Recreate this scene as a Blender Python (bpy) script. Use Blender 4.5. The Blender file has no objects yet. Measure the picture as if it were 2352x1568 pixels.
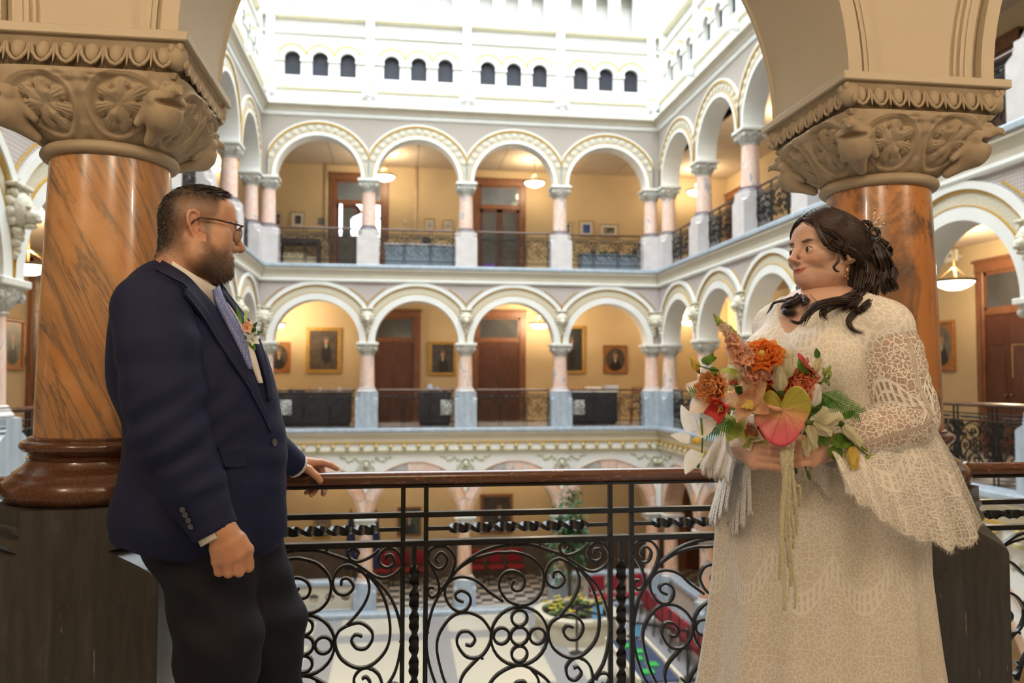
import bpy, math, random
import numpy as np
from mathutils import Vector, Matrix
random.seed(7); np.random.seed(7)
scene = bpy.context.scene
PI = math.pi

# ---------------------------------------------------------------- camera
CAM = (0.9038, 0.0, 1.3128); F_PX = 1829.0; YAW, PITCH, ROLL = .1388, .0451, .0016
_c, _s = math.cos(YAW), math.sin(YAW)
_r = Vector((_c, -_s, 0)); _f = Vector((_s, _c, 0)); _u = Vector((0, 0, 1))
FW = _f*math.cos(PITCH) + _u*math.sin(PITCH); _u2 = _u*math.cos(PITCH) - _f*math.sin(PITCH)
RT = _r*math.cos(ROLL) + _u2*math.sin(ROLL); UP = _u2*math.cos(ROLL) - _r*math.sin(ROLL)
cd = bpy.data.cameras.new('camera'); cam = bpy.data.objects.new('camera', cd)
scene.collection.objects.link(cam); scene.camera = cam
cam.matrix_world = Matrix(((RT.x, UP.x, -FW.x, CAM[0]), (RT.y, UP.y, -FW.y, CAM[1]), (RT.z, UP.z, -FW.z, CAM[2]), (0, 0, 0, 1)))
cd.sensor_width = 36; cd.lens = F_PX/2352*36; cd.clip_start = .02; cd.clip_end = 200
cd.dof.use_dof = True; cd.dof.focus_distance = 2.1; cd.dof.aperture_fstop = 3.4; cd.dof.aperture_blades = 0

# ---------------------------------------------------------------- world and exposure
w = bpy.data.worlds.new('world'); scene.world = w; w.use_nodes = True
w.node_tree.nodes['Background'].inputs[0].default_value = (.93, .96, 1, 1)
w.node_tree.nodes['Background'].inputs[1].default_value = 1.0
vs = scene.view_settings
vs.view_transform = 'Standard'; vs.look = 'None'; vs.gamma = 1; vs.exposure = 0.5; vs.use_curve_mapping = False
scene.cycles.use_denoising = True
scene.cycles.use_adaptive_sampling = True; scene.cycles.adaptive_threshold = .06
scene.cycles.max_bounces = 7; scene.cycles.diffuse_bounces = 4; scene.cycles.glossy_bounces = 3
scene.cycles.transmission_bounces = 6; scene.cycles.transparent_max_bounces = 9
scene.cycles.sample_clamp_indirect = 6.0
SKYLIGHT = 6.5          # brightness of the glazed roof over the atrium
LAMP_W = 62.0           # one pendant lamp of the galleries
HALL_LAMP_W = 76.0      # pendant lamps of the gallery the couple stands in

# ---------------------------------------------------------------- helpers
COL = scene.collection
def link(o): COL.objects.link(o); return o
def acc(o):
    v = Vector((0, 0, 0))
    while o is not None: v = v + o.location; o = o.parent
    return v
def tag(o, label=None, cat=None, group=None, kind=None):
    if label: o['label'] = label
    if cat: o['category'] = cat
    if group: o['group'] = group
    if kind: o['kind'] = kind
    return o
def empty(name, loc=(0, 0, 0), label=None, cat=None, group=None, kind=None, parent=None):
    o = bpy.data.objects.new(name, None); link(o); o.empty_display_size = .1
    if parent: o.parent = parent; o.location = Vector(loc) - acc(parent)
    else: o.location = loc
    return tag(o, label, cat, group, kind)
def children(o): return [c for c in o.children]
def copy_tree(o, loc=None, rotz=None, parent=None):
    c = o.copy(); link(c); c.parent = parent
    for ch in list(o.children): copy_tree(ch, parent=c)
    if loc is not None: c.location = loc
    if rotz is not None: c.rotation_euler = (0, 0, rotz)
    return c
def pray(x, y): return RT*((x-1176)/F_PX) - UP*((y-784)/F_PX) + FW
def atY(x, y, Y): d = pray(x, y); return Vector(CAM) + d*((Y-CAM[1])/d.y)
def atX(x, y, X): d = pray(x, y); return Vector(CAM) + d*((X-CAM[0])/d.x)
def atZ(x, y, Z): d = pray(x, y); return Vector(CAM) + d*((Z-CAM[2])/d.z)

class MB:
    """collects shapes, then links them as one mesh object"""
    def __init__(s): s.v = []; s.f = []
    def add(s, vs, fs):
        n = len(s.v); s.v += [tuple(p) for p in vs]; s.f += [tuple(i+n for i in f) for f in fs]; return s
    def box(s, x0, x1, y0, y1, z0, z1, bev=0.0):
        if bev > 0:
            b = min(bev, abs(x1-x0)/2.01, abs(y1-y0)/2.01, abs(z1-z0)/2.01); vs = []
            for sx, X, dx in ((0, x0, b), (1, x1, -b)):
                for sy, Y, dy in ((0, y0, b), (1, y1, -b)):
                    for sz, Z, dz in ((0, z0, b), (1, z1, -b)):
                        vs += [(X, Y+dy, Z+dz), (X+dx, Y, Z+dz), (X+dx, Y+dy, Z)]
            def I(a, c, e, k): return ((a*2+c)*2+e)*3+k
            fs = [(I(0,0,0,0), I(0,0,1,0), I(0,1,1,0), I(0,1,0,0)), (I(1,0,0,0), I(1,1,0,0), I(1,1,1,0), I(1,0,1,0)),
                  (I(0,0,0,1), I(1,0,0,1), I(1,0,1,1), I(0,0,1,1)), (I(0,1,0,1), I(0,1,1,1), I(1,1,1,1), I(1,1,0,1)),
                  (I(0,0,0,2), I(0,1,0,2), I(1,1,0,2), I(1,0,0,2)), (I(0,0,1,2), I(1,0,1,2), I(1,1,1,2), I(0,1,1,2))]
            for a in (0, 1):
                for c in (0, 1):
                    fs.append((I(a,c,0,0), I(a,c,0,1), I(a,c,1,1), I(a,c,1,0)) if a == c else (I(a,c,0,0), I(a,c,1,0), I(a,c,1,1), I(a,c,0,1)))
                    fs.append((I(a,0,c,0), I(a,1,c,0), I(a,1,c,2), I(a,0,c,2)) if a == c else (I(a,0,c,0), I(a,0,c,2), I(a,1,c,2), I(a,1,c,0)))
                    fs.append((I(0,a,c,1), I(0,a,c,2), I(1,a,c,2), I(1,a,c,1)) if a == c else (I(0,a,c,1), I(1,a,c,1), I(1,a,c,2), I(0,a,c,2)))
                    for e in (0, 1):
                        t = (I(a,c,e,0), I(a,c,e,1), I(a,c,e,2)); fs.append(t if (a+c+e) % 2 == 0 else t[::-1])
            return s.add(vs, fs)
        v = [(x, y, z) for x in (x0, x1) for y in (y0, y1) for z in (z0, z1)]
        return s.add(v, [(0,1,3,2), (4,6,7,5), (0,4,5,1), (2,3,7,6), (0,2,6,4), (1,5,7,3)])
    def rings(s, R, closed=True, cap0=True, cap1=True, loop=False):
        """loft through rings (lists of points, all the same length)"""
        n = len(R[0]); vs = [p for r in R for p in r]; fs = []; m = len(R)
        for i in range(m if loop else m-1):
            for j in range(n if closed else n-1):
                a, b = i*n+j, i*n+(j+1) % n; k = (i+1) % m; c, d = k*n+(j+1) % n, k*n+j
                fs.append((a, b, c, d))
        if closed and not loop:
            if cap0: fs.append(tuple(range(n-1, -1, -1)))
            if cap1: fs.append(tuple(range((m-1)*n, m*n)))
        return s.add(vs, fs)
    def lathe(s, prof, c=(0, 0, 0), seg=24, sq=0.0):
        R = []
        for r, z in prof:
            R.append([(c[0]+r*math.cos(2*PI*j/seg), c[1]+r*math.sin(2*PI*j/seg), c[2]+z) for j in range(seg)])
        return s.rings(R)
    def tube(s, path, r, seg=8, rect=None, twist=0.0, caps=True, up=(0, 1, 0), closed=False):
        """sweep a round (r number or list) or rectangular (rect=(a,b)) section; 'up' fixes the frame"""
        P = [Vector(p) for p in path]; n = len(P); R = []
        upv = Vector(up)
        for i, p in enumerate(P):
            if closed: t = P[(i+1) % n]-P[i-1]
            else: t = P[min(i+1, n-1)]-P[max(i-1, 0)]
            if t.length < 1e-9: t = Vector((0, 0, 1))
            t.normalize(); nn = upv - t*upv.dot(t)
            if nn.length < 1e-4: nn = Vector((1, 0, 0)) - t*t.x
            nn.normalize(); bb = t.cross(nn)
            if twist:
                a = twist*i/(n-1); nn, bb = nn*math.cos(a)+bb*math.sin(a), bb*math.cos(a)-nn*math.sin(a)
            if rect:
                a, b = rect; R.append([p+nn*a+bb*b, p-nn*a+bb*b, p-nn*a-bb*b, p+nn*a-bb*b])
            else:
                rr = r[i] if hasattr(r, '__len__') else r
                R.append([p+(nn*math.cos(2*PI*j/seg)+bb*math.sin(2*PI*j/seg))*rr for j in range(seg)])
        return s.rings(R, loop=closed, cap0=caps, cap1=caps)
    def ell(s, c, r, nu=12, nv=8, rot=None):
        vs = []; fs = []
        for i in range(nv+1):
            th = PI*i/nv
            for j in range(nu):
                ph = 2*PI*j/nu
                p = Vector((r[0]*math.sin(th)*math.cos(ph), r[1]*math.sin(th)*math.sin(ph), r[2]*math.cos(th)))
                if rot: p = rot @ p
                vs.append(p+Vector(c))
        for i in range(nv):
            for j in range(nu):
                fs.append((i*nu+j, (i+1)*nu+j, (i+1)*nu+(j+1) % nu, i*nu+(j+1) % nu))
        return s.add(vs, fs)
    def poly(s, pts, a, b, axis='y'):
        """extrude an outline (x,z) between y=a and y=b (axis y), or (x,y) between z"""
        n = len(pts)
        if axis == 'y': vs = [(p[0], a, p[1]) for p in pts]+[(p[0], b, p[1]) for p in pts]
        else: vs = [(p[0], p[1], a) for p in pts]+[(p[0], p[1], b) for p in pts]
        return s.add(vs, [tuple(range(n)), tuple(range(2*n-1, n-1, -1))]+[(i, n+i, n+(i+1) % n, (i+1) % n) for i in range(n)])
    def arcband(s, cx, zs, r0, r1, y0, y1, x0, x1, seg=28, t0=0.0, t1=PI):
        """extruded half ring over an opening, clipped to the bay x0..x1"""
        R = []
        for i in range(seg+1):
            t = t0+(t1-t0)*i/seg
            q = []
            for r, y in ((r0, y0), (r1, y0), (r1, y1), (r0, y1)):
                X = cx-r*math.cos(t); Z = zs+r*math.sin(t)
                q.append((min(max(X, x0), x1), y, Z))
            R.append(q)
        return s.rings(R)
    def archwall(s, x0, x1, zs, zt, r, y0, y1, seg=28, zb=None):
        """wall slab x0..x1, zs..zt with a round arch opening of radius r springing at zs (legs down to zb)"""
        cx = (x0+x1)/2; ts = [PI*i/seg for i in range(seg+1)]
        ca = math.atan2(zt-zs, (x1-x0)/2); ts = sorted(set(ts+[ca, PI-ca]))
        inn = []; out = []
        for t in ts:
            c_, s_ = math.cos(t), math.sin(t); inn.append((cx-r*c_, zs+r*s_))
            k = min(((x1-x0)/2)/abs(c_) if abs(c_) > 1e-9 else 1e9, (zt-zs)/s_ if s_ > 1e-9 else 1e9)
            out.append((cx-k*c_, zs+k*s_))
        if zb is not None:
            inn = [(cx-r, zb)]+inn+[(cx+r, zb)]; out = [(x0, zb)]+out+[(x1, zb)]
        n = len(inn)
        vs = [(p[0], y0, p[1]) for p in inn]+[(p[0], y0, p[1]) for p in out]+[(p[0], y1, p[1]) for p in inn]+[(p[0], y1, p[1]) for p in out]
        fs = []
        for i in range(n-1):
            fs += [(i, i+1, n+i+1, n+i), (2*n+i+1, 2*n+i, 3*n+i, 3*n+i+1), (2*n+i, 2*n+i+1, i+1, i), (n+i, n+i+1, 3*n+i+1, 3*n+i)]
        fs += [(0, n, 3*n, 2*n), (n-1, 3*n-1, 4*n-1, 2*n-1)]
        return s.add(vs, fs)
    def build(s, name, mat, parent=None, smooth=False, label=None, auto=None):
        o = acc(parent) if parent else Vector((0, 0, 0))
        me = bpy.data.meshes.new(name); me.from_pydata([(p[0]-o.x, p[1]-o.y, p[2]-o.z) for p in s.v], [], s.f)
        if smooth: me.polygons.foreach_set('use_smooth', [True]*len(me.polygons))
        me.update()
        if auto is not None: me.set_sharp_from_angle(angle=math.radians(auto))
        if mat: me.materials.append(mat)
        ob = bpy.data.objects.new(name, me); link(ob)
        if parent: ob.parent = parent
        if label: ob['label'] = label
        return ob
def inst(ob, parent, loc, rot=(0, 0, 0), scale=None, name=None):
    c = ob.copy(); link(c); c.parent = parent; c.location = loc; c.rotation_euler = rot
    if scale: c.scale = scale
    return c

def spline(pts, n=8, closed=False):
    """Catmull-Rom through points"""
    P = [Vector(p) for p in pts]; out = []; m = len(P)
    for i in range(m if closed else m-1):
        if closed: a, b, c, d = P[i-1], P[i], P[(i+1) % m], P[(i+2) % m]
        else: a, b, c, d = P[max(i-1, 0)], P[i], P[i+1], P[min(i+2, m-1)]
        for k in range(n):
            t = k/n
            out.append(.5*((2*b)+(c-a)*t+(2*a-5*b+4*c-d)*t*t+(3*b-a-3*c+d)*t*t*t))
    if not closed: out.append(P[-1])
    return out

# ---------------------------------------------------------------- materials
class Mat:
    def __init__(s, name):
        s.m = bpy.data.materials.new(name); s.m.use_nodes = True; s.t = s.m.node_tree; s.n = s.t.nodes
        s.b = s.n['Principled BSDF']; s._tc = None
    def node(s, ty, **kw):
        d = s.n.new(ty)
        for k, v in kw.items():
            if k in d.inputs: s.put(d.inputs[k], v)
            else: setattr(d, k, v)
        return d
    def put(s, inp, v):
        if v is None: return
        if hasattr(v, 'is_linked') or isinstance(v, bpy.types.NodeSocket): s.t.links.new(v, inp)
        elif hasattr(v, '__len__') and len(v) == 3 and inp.type == 'RGBA': inp.default_value = (*v, 1)
        else: inp.default_value = v
    def co(s, which='Object'):
        if s._tc is None: s._tc = s.node('ShaderNodeTexCoord')
        return s._tc.outputs[which]
    def attr(s, name, out='Fac'): return s.node('ShaderNodeAttribute', attribute_name=name).outputs[out]
    def map(s, v, scale=(1, 1, 1), rot=(0, 0, 0), loc=(0, 0, 0)):
        d = s.node('ShaderNodeMapping'); s.put(d.inputs['Vector'], v); d.inputs['Scale'].default_value = scale
        d.inputs['Rotation'].default_value = rot; d.inputs['Location'].default_value = loc; return d.outputs[0]
    def noise(s, v=None, scale=5, detail=3, rough=.5, dist=0, out=0):
        d = s.node('ShaderNodeTexNoise', Scale=scale, Detail=detail, Roughness=rough, Distortion=dist)
        s.put(d.inputs['Vector'], v if v is not None else s.co()); return d.outputs[out]
    def voro(s, v=None, scale=5, feature='F1', out='Distance', rnd=1):
        d = s.node('ShaderNodeTexVoronoi', feature=feature, Scale=scale, Randomness=rnd)
        s.put(d.inputs['Vector'], v if v is not None else s.co()); return d.outputs[out]
    def wave(s, v=None, scale=5, dist=0, detail=2, kind='BANDS', dirn='X', prof='SIN', dscale=1):
        d = s.node('ShaderNodeTexWave', wave_type=kind, wave_profile=prof, Scale=scale, Distortion=dist, Detail=detail)
        d.inputs['Detail Scale'].default_value = dscale
        if kind == 'BANDS': d.bands_direction = dirn
        s.put(d.inputs['Vector'], v if v is not None else s.co()); return d.outputs['Fac']
    def math(s, op, a, b=0.0, c=None):
        d = s.node('ShaderNodeMath', operation=op); s.put(d.inputs[0], a); s.put(d.inputs[1], b)
        if c is not None: s.put(d.inputs[2], c)
        return d.outputs[0]
    def ramp(s, fac, stops, interp='LINEAR'):
        d = s.node('ShaderNodeValToRGB'); r = d.color_ramp; r.interpolation = interp
        while len(r.elements) < len(stops): r.elements.new(.5)
        for e, (p, c) in zip(r.elements, stops):
            e.position = p; e.color = (*c, 1) if hasattr(c, '__len__') else (c, c, c, 1)
        s.put(d.inputs[0], fac); return d.outputs[0]
    def mix(s, fac, a, b, blend='MIX'):
        d = s.node('ShaderNodeMix', data_type='RGBA', blend_type=blend)
        s.put(d.inputs[0], fac); s.put(d.inputs[6], a); s.put(d.inputs[7], b); return d.outputs[2]
    def sep(s, v):
        d = s.node('ShaderNodeSeparateXYZ'); s.put(d.inputs[0], v); return d.outputs
    def comb(s, x=0, y=0, z=0):
        d = s.node('ShaderNodeCombineXYZ')
        for i, q in enumerate((x, y, z)): s.put(d.inputs[i], q)
        return d.outputs[0]
    def dot(s, v, w_):
        d = s.node('ShaderNodeVectorMath', operation='DOT_PRODUCT'); s.put(d.inputs[0], v); d.inputs[1].default_value = w_; return d.outputs['Value']
    def bump(s, h, strength=.3, dist=.01):
        d = s.node('ShaderNodeBump', Strength=strength, Distance=dist); s.put(d.inputs['Height'], h); return d.outputs[0]
    def fin(s, col=None, rough=None, metal=None, nrm=None, spec=None, alpha=None, emit=None, estr=None, sub=None, coat=None, sheen=None, trans=None):
        b = s.b.inputs
        for k, v in (('Base Color', col), ('Roughness', rough), ('Metallic', metal), ('Normal', nrm), ('Specular IOR Level', spec), ('Alpha', alpha),
                     ('Emission Color', emit), ('Emission Strength', estr), ('Coat Weight', coat), ('Sheen Weight', sheen), ('Transmission Weight', trans)):
            if v is not None: s.put(b[k], v)
        if sub is not None:
            b['Subsurface Weight'].default_value = sub; b['Subsurface Radius'].default_value = (.9, .35, .2); b['Subsurface Scale'].default_value = .008
        return s.m
MATS = {}
def simple(name, c, rough=.6, var=.12, scale=6.0, metal=0.0, bump=0.0, bscale=60, spec=None, stretch=(1, 1, 1), c2=None):
    """a plain procedural material: two close tones mottled by noise, optional fine relief"""
    if name in MATS: return MATS[name]
    m = Mat(name); v = m.map(m.co(), stretch); f = m.noise(v, scale, 4)
    dark = c2 if c2 else tuple(x*(1-var) for x in c); lite = tuple(min(1, x*(1+var)) for x in c) if not c2 else c
    col = m.ramp(f, [(.3, dark), (.7, lite)])
    nrm = m.bump(m.noise(v, bscale, 3), bump, .01) if bump else None
    MATS[name] = m.fin(col, rough, metal, nrm, spec); return MATS[name]
# ---- stone, paint and wood
WHITE = simple('cream_paint', (.755, .755, .725), .55, .03, 3, bump=.05)
BEIGE = simple('beige_paint', (.55, .50, .40), .55, .04, 3)
GOLD = simple('gold_paint', (.50, .29, .035), .45, .15, 20)
BAND = simple('carved_band_plaster', (.58, .53, .41), .7, .25, 45, bump=.6, bscale=45)
STEEL = simple('brushed_grey_metal', (.35, .35, .36), .35, .1, 20, metal=.9)
BLACK = simple('black_metal', (.02, .02, .022), .4, .3, 20)
WALLY = simple('ochre_wall_paint', (.67, .52, .31), .7, .05, 1.2)
CEIL = simple('ceiling_tile_paint', (.66, .54, .40), .8, .04, 2)
BLUESTONE = simple('blue_grey_marble', (.36, .42, .48), .35, .18, 5, stretch=(2, 2, .7))
PALESTONE = simple('pale_pink_marble', (.58, .54, .53), .4, .08, 4)
CAPSTONE = simple('grey_capital_stone', (.50, .49, .45), .7, .3, 28, bump=.8, bscale=30)
DARKRING = simple('dark_base_stone', (.20, .17, .19), .3, .2, 8)
MAHOG = simple('mahogany_wood', (.115, .038, .020), .35, .35, 6, stretch=(6, 6, .6), bump=.1)
OAK = simple('brown_door_casing_wood', (.23, .095, .045), .4, .3, 6, stretch=(6, 6, .6))
def mk_glass(name, c, rough=.08):
    m = Mat(name); f = m.noise(m.co(), 1.5, 2); MATS[name] = m.fin(m.ramp(f, [(.3, tuple(x*.7 for x in c)), (.7, c)]), rough, spec=.6); return MATS[name]
DARKGLASS = mk_glass('dark_window_glass', (.008, .010, .026), .6); DOORGLASS = mk_glass('door_glass', (.10, .10, .10)); BLUEGLASS = mk_glass('transom_glass', (.20, .24, .30))
def _greywall():
    m = Mat('stencilled_grey_wall'); v = m.co()
    p = m.wave(v, 9, 0, 0, dirn='X'); q = m.wave(v, 9, 0, 0, dirn='Z'); g = m.math('MULTIPLY', p, q)
    col = m.ramp(g, [(.2, (.35, .305, .265)), (.75, (.42, .37, .325))]); return m.fin(col, .7)
GREYWALL = _greywall()
def _stencil():
    m = Mat('stencilled_spandrel_paint'); v = m.co()
    p = m.wave(v, 7, 0, 0, dirn='X'); q = m.wave(v, 7, 0, 0, dirn='Z'); g = m.math('MULTIPLY', p, q); d = m.noise(v, 40, 2)
    g = m.math('ADD', g, m.math('MULTIPLY', d, .35))
    return m.fin(m.ramp(g, [(.5, (.42, .36, .35)), (.62, (.60, .56, .52))]), .7)
STENCIL = _stencil()
def _pink(name='pink_veined_marble', base=(.70, .46, .38), vein=(.40, .37, .40), pale=(.76, .60, .50)):
    m = Mat(name); v = m.co(); n = m.noise(m.map(v, (2.2, 2.2, 1), (0, .5, .4)), 2.2, 5, .6, 1.2)
    oi = m.node('ShaderNodeObjectInfo').outputs['Random']; vv = m.node('ShaderNodeVectorMath', operation='ADD'); m.put(vv.inputs[0], v); m.put(vv.inputs[1], m.comb(m.math('MULTIPLY', oi, 9.0), oi, m.math('MULTIPLY', oi, 4.0)))
    n = m.noise(m.map(vv.outputs[0], (2.2, 2.2, 1.1), (0, .5, .4)), 2.0, 5, .6, 1.2)
    col = m.ramp(n, [(.34, vein), (.44, pale), (.55, base), (.68, pale), (.76, vein)])
    return m.fin(col, .3)
PINK = _pink()
ORANGEPINK = _pink('orange_pink_marble', (.62, .33, .20), (.34, .30, .30), (.72, .50, .37))
def _tilefloor(name, c1, c2, s, rough=.35):
    m = Mat(name); ch = m.node('ShaderNodeTexChecker', Scale=s); m.put(ch.inputs['Vector'], m.map(m.co(), (1, 1, 1), loc=(.01, .01, .013)))
    n = m.noise(m.co(), 4, 4); col = m.mix(ch.outputs['Fac'], c1, c2); return m.fin(m.mix(m.math('MULTIPLY', n, .3), col, (.3, .3, .3)), rough)
CHECKER = _tilefloor('checker_marble_floor', (.07, .07, .075), (.62, .60, .56), 3.2)

# ---- levels and plan
YF = 21.117; XL, XR = -2.9, 8.1; BAY = 2.56; SIDE0 = 20.72; YN = 2.655
Z1, Z2, Z3 = -4.72, 0.0, 4.22
SPR = {1: -2.29, 2: 2.22, 3: 6.49}
RAD = 1.09
GD = 3.2     # depth of the galleries behind the arcades

def strip(mb, prof, x0, x1):
    n = len(prof); return mb.rings([[(x0, y, z) for y, z in prof], [(x1, y, z) for y, z in prof]])

# one bay of the arcade, each piece built once and then repeated
T = {}
def bay_template():
    b = BAY; c = b/2
    m = MB(); m.archwall(0, b, SPR[2], 3.84, RAD, -.21, .21); T['spandrel2'] = m.build('spandrel', STENCIL)
    m = MB(); m.arcband(c, SPR[2], RAD-.005, 1.27, -.245, .235, 0, b); T['arch_ring2'] = m.build('arch_ring', WHITE, smooth=True, auto=40)
    m = MB(); m.arcband(c, SPR[2], 1.27, 1.435, -.222, -.2, 0, b); T['arch_band2'] = m.build('arch_band', BAND)
    m = MB(); m.arcband(c, SPR[2], 1.255, 1.272, -.25, -.2, 0, b); m.arcband(c, SPR[2], 1.43, 1.47, -.24, -.2, 0, b); T['gold_ring2'] = m.build('gold_line', GOLD)
    m = MB(); m.arcband(c, SPR[2], 1.468, 1.565, -.265, -.2, 0, b, t0=.40, t1=PI-.40); T['hood2'] = m.build('hood_mould', WHITE)
    m = MB()
    for s in (0, 1):       # gilt outline of the spandrel panel over a column (left and right halves)
        pts = []
        for i in range(13):
            t = .615+i*.035
            pts.append((c-1.625*math.cos(t) if s == 0 else c+1.625*math.cos(t), -.222, SPR[2]+1.625*math.sin(t)))
        m.tube(pts, .014, 5)
    T['spandrel_line2'] = m.build('gold_line', GOLD)
    m = MB(); m.archwall(0, b, SPR[3], 8.1, RAD, -.21, .21); T['spandrel3'] = m.build('spandrel', GREYWALL)
    m = MB(); m.arcband(c, SPR[3], RAD-.005, 1.18, -.25, .235, 0, b); m.arcband(c, SPR[3], 1.435, 1.47, -.26, -.2, 0, b); T['arch_ring3'] = m.build('arch_ring', WHITE)
    m = MB(); m.arcband(c, SPR[3], 1.18, 1.40, -.225, -.2, 0, b); T['arch_band3'] = m.build('arch_band', simple('pale_arch_plaster', (.50, .47, .39), .7, .1, 20))
    m = MB(); m.arcband(c, SPR[3], 1.178, 1.195, -.255, -.2, 0, b); m.arcband(c, SPR[3], 1.39, 1.438, -.252, -.2, 0, b); T['gold_ring3'] = m.build('gold_line', GOLD)
    m = MB()
    for k in range(8):
        a = 2*PI*k/8; m.ell((.045*math.cos(a), -.012, .045*math.sin(a)), (.026, .014, .026), 6, 4)
    m.ell((0, -.02, 0), (.024, .018, .024), 6, 4); T['rosette'] = m.build('rosette', simple('rosette_plaster', (.66, .62, .51), .6, .05, 9))
    m = MB(); m.archwall(0, b, SPR[1], -.33, RAD, -.21, .21); T['spandrel1'] = m.build('spandrel', WHITE)
    m = MB(); m.arcband(c, SPR[1], RAD-.005, 1.17, -.25, .235, 0, b); m.arcband(c, SPR[1], 1.40, 1.425, -.265, -.2, 0, b); T['arch_ring1'] = m.build('arch_ring', simple('brown_pink_stone', (.50, .32, .22), .45, .15, 6))
    for i in range(9):
        m = MB(); m.arcband(c, SPR[1], 1.17, 1.40, -.25, -.2, 0, b, seg=4, t0=PI*i/9+.006, t1=PI*(i+1)/9-.006)
        T['voussoir%d' % i] = m.build('voussoir', (ORANGEPINK, PINK, ORANGEPINK, PINK, simple('grey_voussoir_stone', (.38, .36, .35), .4, .2, 6))[(i*3+i//4) % 5])
    # attic window trio
    m = MB(); ww = .71; x0 = c-1.5*ww
    for k in range(3): m.archwall(x0+k*ww, x0+(k+1)*ww, 9.62, 10.28, .21, -.12, .2, 12, zb=9.17)
    m.box(0, x0, -.12, .2, 8.78, 10.28); m.box(b-x0, b, -.12, .2, 8.78, 10.28); m.box(x0, b-x0, -.12, .2, 8.78, 9.18)
    T['attic_wall'] = m.build('attic_wall', WHITE)
    m = MB()
    for k in range(3):
        cx = x0+(k+.5)*ww; m.arcband(cx, 9.60, .350, .402, -.165, -.1, x0+k*ww, x0+(k+1)*ww, 14)
    for k in (1, 2): m.poly([(x0+k*ww-.05, 9.79), (x0+k*ww+.05, 9.79), (x0+k*ww, 9.66)], -.15, -.1)
    T['attic_gold'] = m.build('gold_line', GOLD)
    m = MB()
    for k in range(3):
        cx = x0+(k+.5)*ww; m.arcband(cx, 9.60, .21, .355, -.16, -.1, x0+k*ww, x0+(k+1)*ww, 14)
    for xa, xb in ((0, x0+.16), (x0+ww-.16, x0+ww+.16), (x0+2*ww-.16, x0+2*ww+.16), (b-x0-.16, b)): m.box(xa, xb, -.18, -.1, 9.54, 9.60)
    T['attic_mould'] = m.build('attic_moulding', WHITE)
    for k in range(3):
        cx = x0+(k+.5)*ww; m = MB(); m.poly([(cx-.22, 9.16), (cx+.22, 9.16), (cx+.22, 9.64)]+[(cx+.22*math.cos(t), 9.64+.22*math.sin(t)) for t in np.linspace(.1, PI, 9)], .0, .015)
        T['pane%d' % k] = m.build('window_pane', DARKGLASS)
    m = MB(); m.box(.14, b-.14, -.055, -.0, 10.36, 10.66); T['attic_panel'] = m.build('frieze_panel', simple('grey_frieze_paint', (.56, .55, .53), .6, .05, 4))
    m = MB(); m.box(-.11, .11, -.2, 0, 9.0, 10.74, .02); m.lathe([(.02, 0), (.12, .03), (.12, .07), (.07, .13), (.02, .2)], (0, -.1, 10.72), 10); T['attic_pilaster'] = m.build('pilaster', WHITE)
    m = MB()    # scrolled console under the attic ledge
    m.tube([(-.17, -.33, 8.74), (-.1, -.37, 8.66), (-.14, -.36, 8.6), (-.2, -.34, 8.66)], .035, 6); m.tube([(.17, -.33, 8.74), (.1, -.37, 8.66), (.14, -.36, 8.6), (.2, -.34, 8.66)], .035, 6)
    m.ell((0, -.37, 8.66), (.09, .07, .1), 8, 6); m.ell((0, -.35, 8.54), (.05, .05, .07), 8, 6); m.box(-.15, .15, -.36, -.2, 8.36, 8.5, .03); T['console'] = m.build('console', WHITE, smooth=True, auto=45)
    m = MB()    # lion head over each column of the middle arcade
    m.ell((0, -.28, 2.86), (.16, .11, .17), 10, 8); m.ell((0, -.37, 2.80), (.085, .10, .075), 10, 6); m.ell((0, -.44, 2.77), (.045, .04, .035), 8, 5); m.ell((0, -.37, 2.71), (.06, .07, .03), 8, 5)
    for k in range(11):
        a = PI*(k-2.5)/6; m.ell((.15*math.cos(a), -.25, 2.87+.17*math.sin(a)), (.055, .06, .055), 6, 5)
    for s in (-1, 1): m.ell((.055*s, -.375, 2.88), (.03, .03, .025), 6, 4); m.ell((.13*s, -.28, 3.0), (.04, .04, .05), 6, 4)
    for k in range(5): m.ell((0.03*(k % 2)-.015, -.27+.01*k, 2.66-.055*k), (.10-.016*k, .06, .05), 8, 5)
    m.box(-.17, .17, -.33, -.2, 3.06, 3.10, .01); T['lion'] = m.build('lion_head', simple('lion_plaster', (.60, .56, .45), .7, .2, 30), smooth=True)
    m = MB(); m.lathe([(.0, 0), (.15, 0), (.15, .03), (.12, .05), (.115, .02), (0, .02)], (0, 0, 0), 16)
    v = [(p[0], -.21-p[2], p[1]-.93) for p in m.v]; m.v = v
    m.ell((0, -.27, -.93), (.07, .07, .08), 8, 6); m.ell((0, -.33, -.96), (.03, .03, .03), 6, 4)
    for s in (-1, 1):
        for k in range(6): m.ell((s*(.19+.085*k), -.22, -.83+.05*math.sin(k*1.7)+.012*k), (.055, .025, .045), 6, 4)
        for k in range(3): m.ell((s*(.17+.03*k), -.22, -.98-.07*k), (.05, .025, .04), 6, 4)
    m.ell((0, -.22, -1.16), (.06, .03, .05), 6, 4); T['medallion'] = m.build('medallion', simple('medallion_plaster', (.56, .54, .42), .7, .2, 30), smooth=True)
    m = MB(); m.ell((0, -.335, -.475), (.055, .045, .055), 8, 6); m.box(-.045, .045, -.34, -.28, -.44, -.40, .01); T['boss'] = m.build('frieze_boss', simple('ochre_boss_paint', (.52, .38, .14), .5, .1, 9), smooth=True)
    for o in T.values(): COL.objects.unlink(o)
bay_template()
USED = set()
def put(key, root, loc, rot=(0, 0, 0)):
    o = T[key]
    c = o if key not in USED else o.copy()
    USED.add(key); link(c); c.parent = root; c.location = loc; c.rotation_euler = rot; return c

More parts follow.
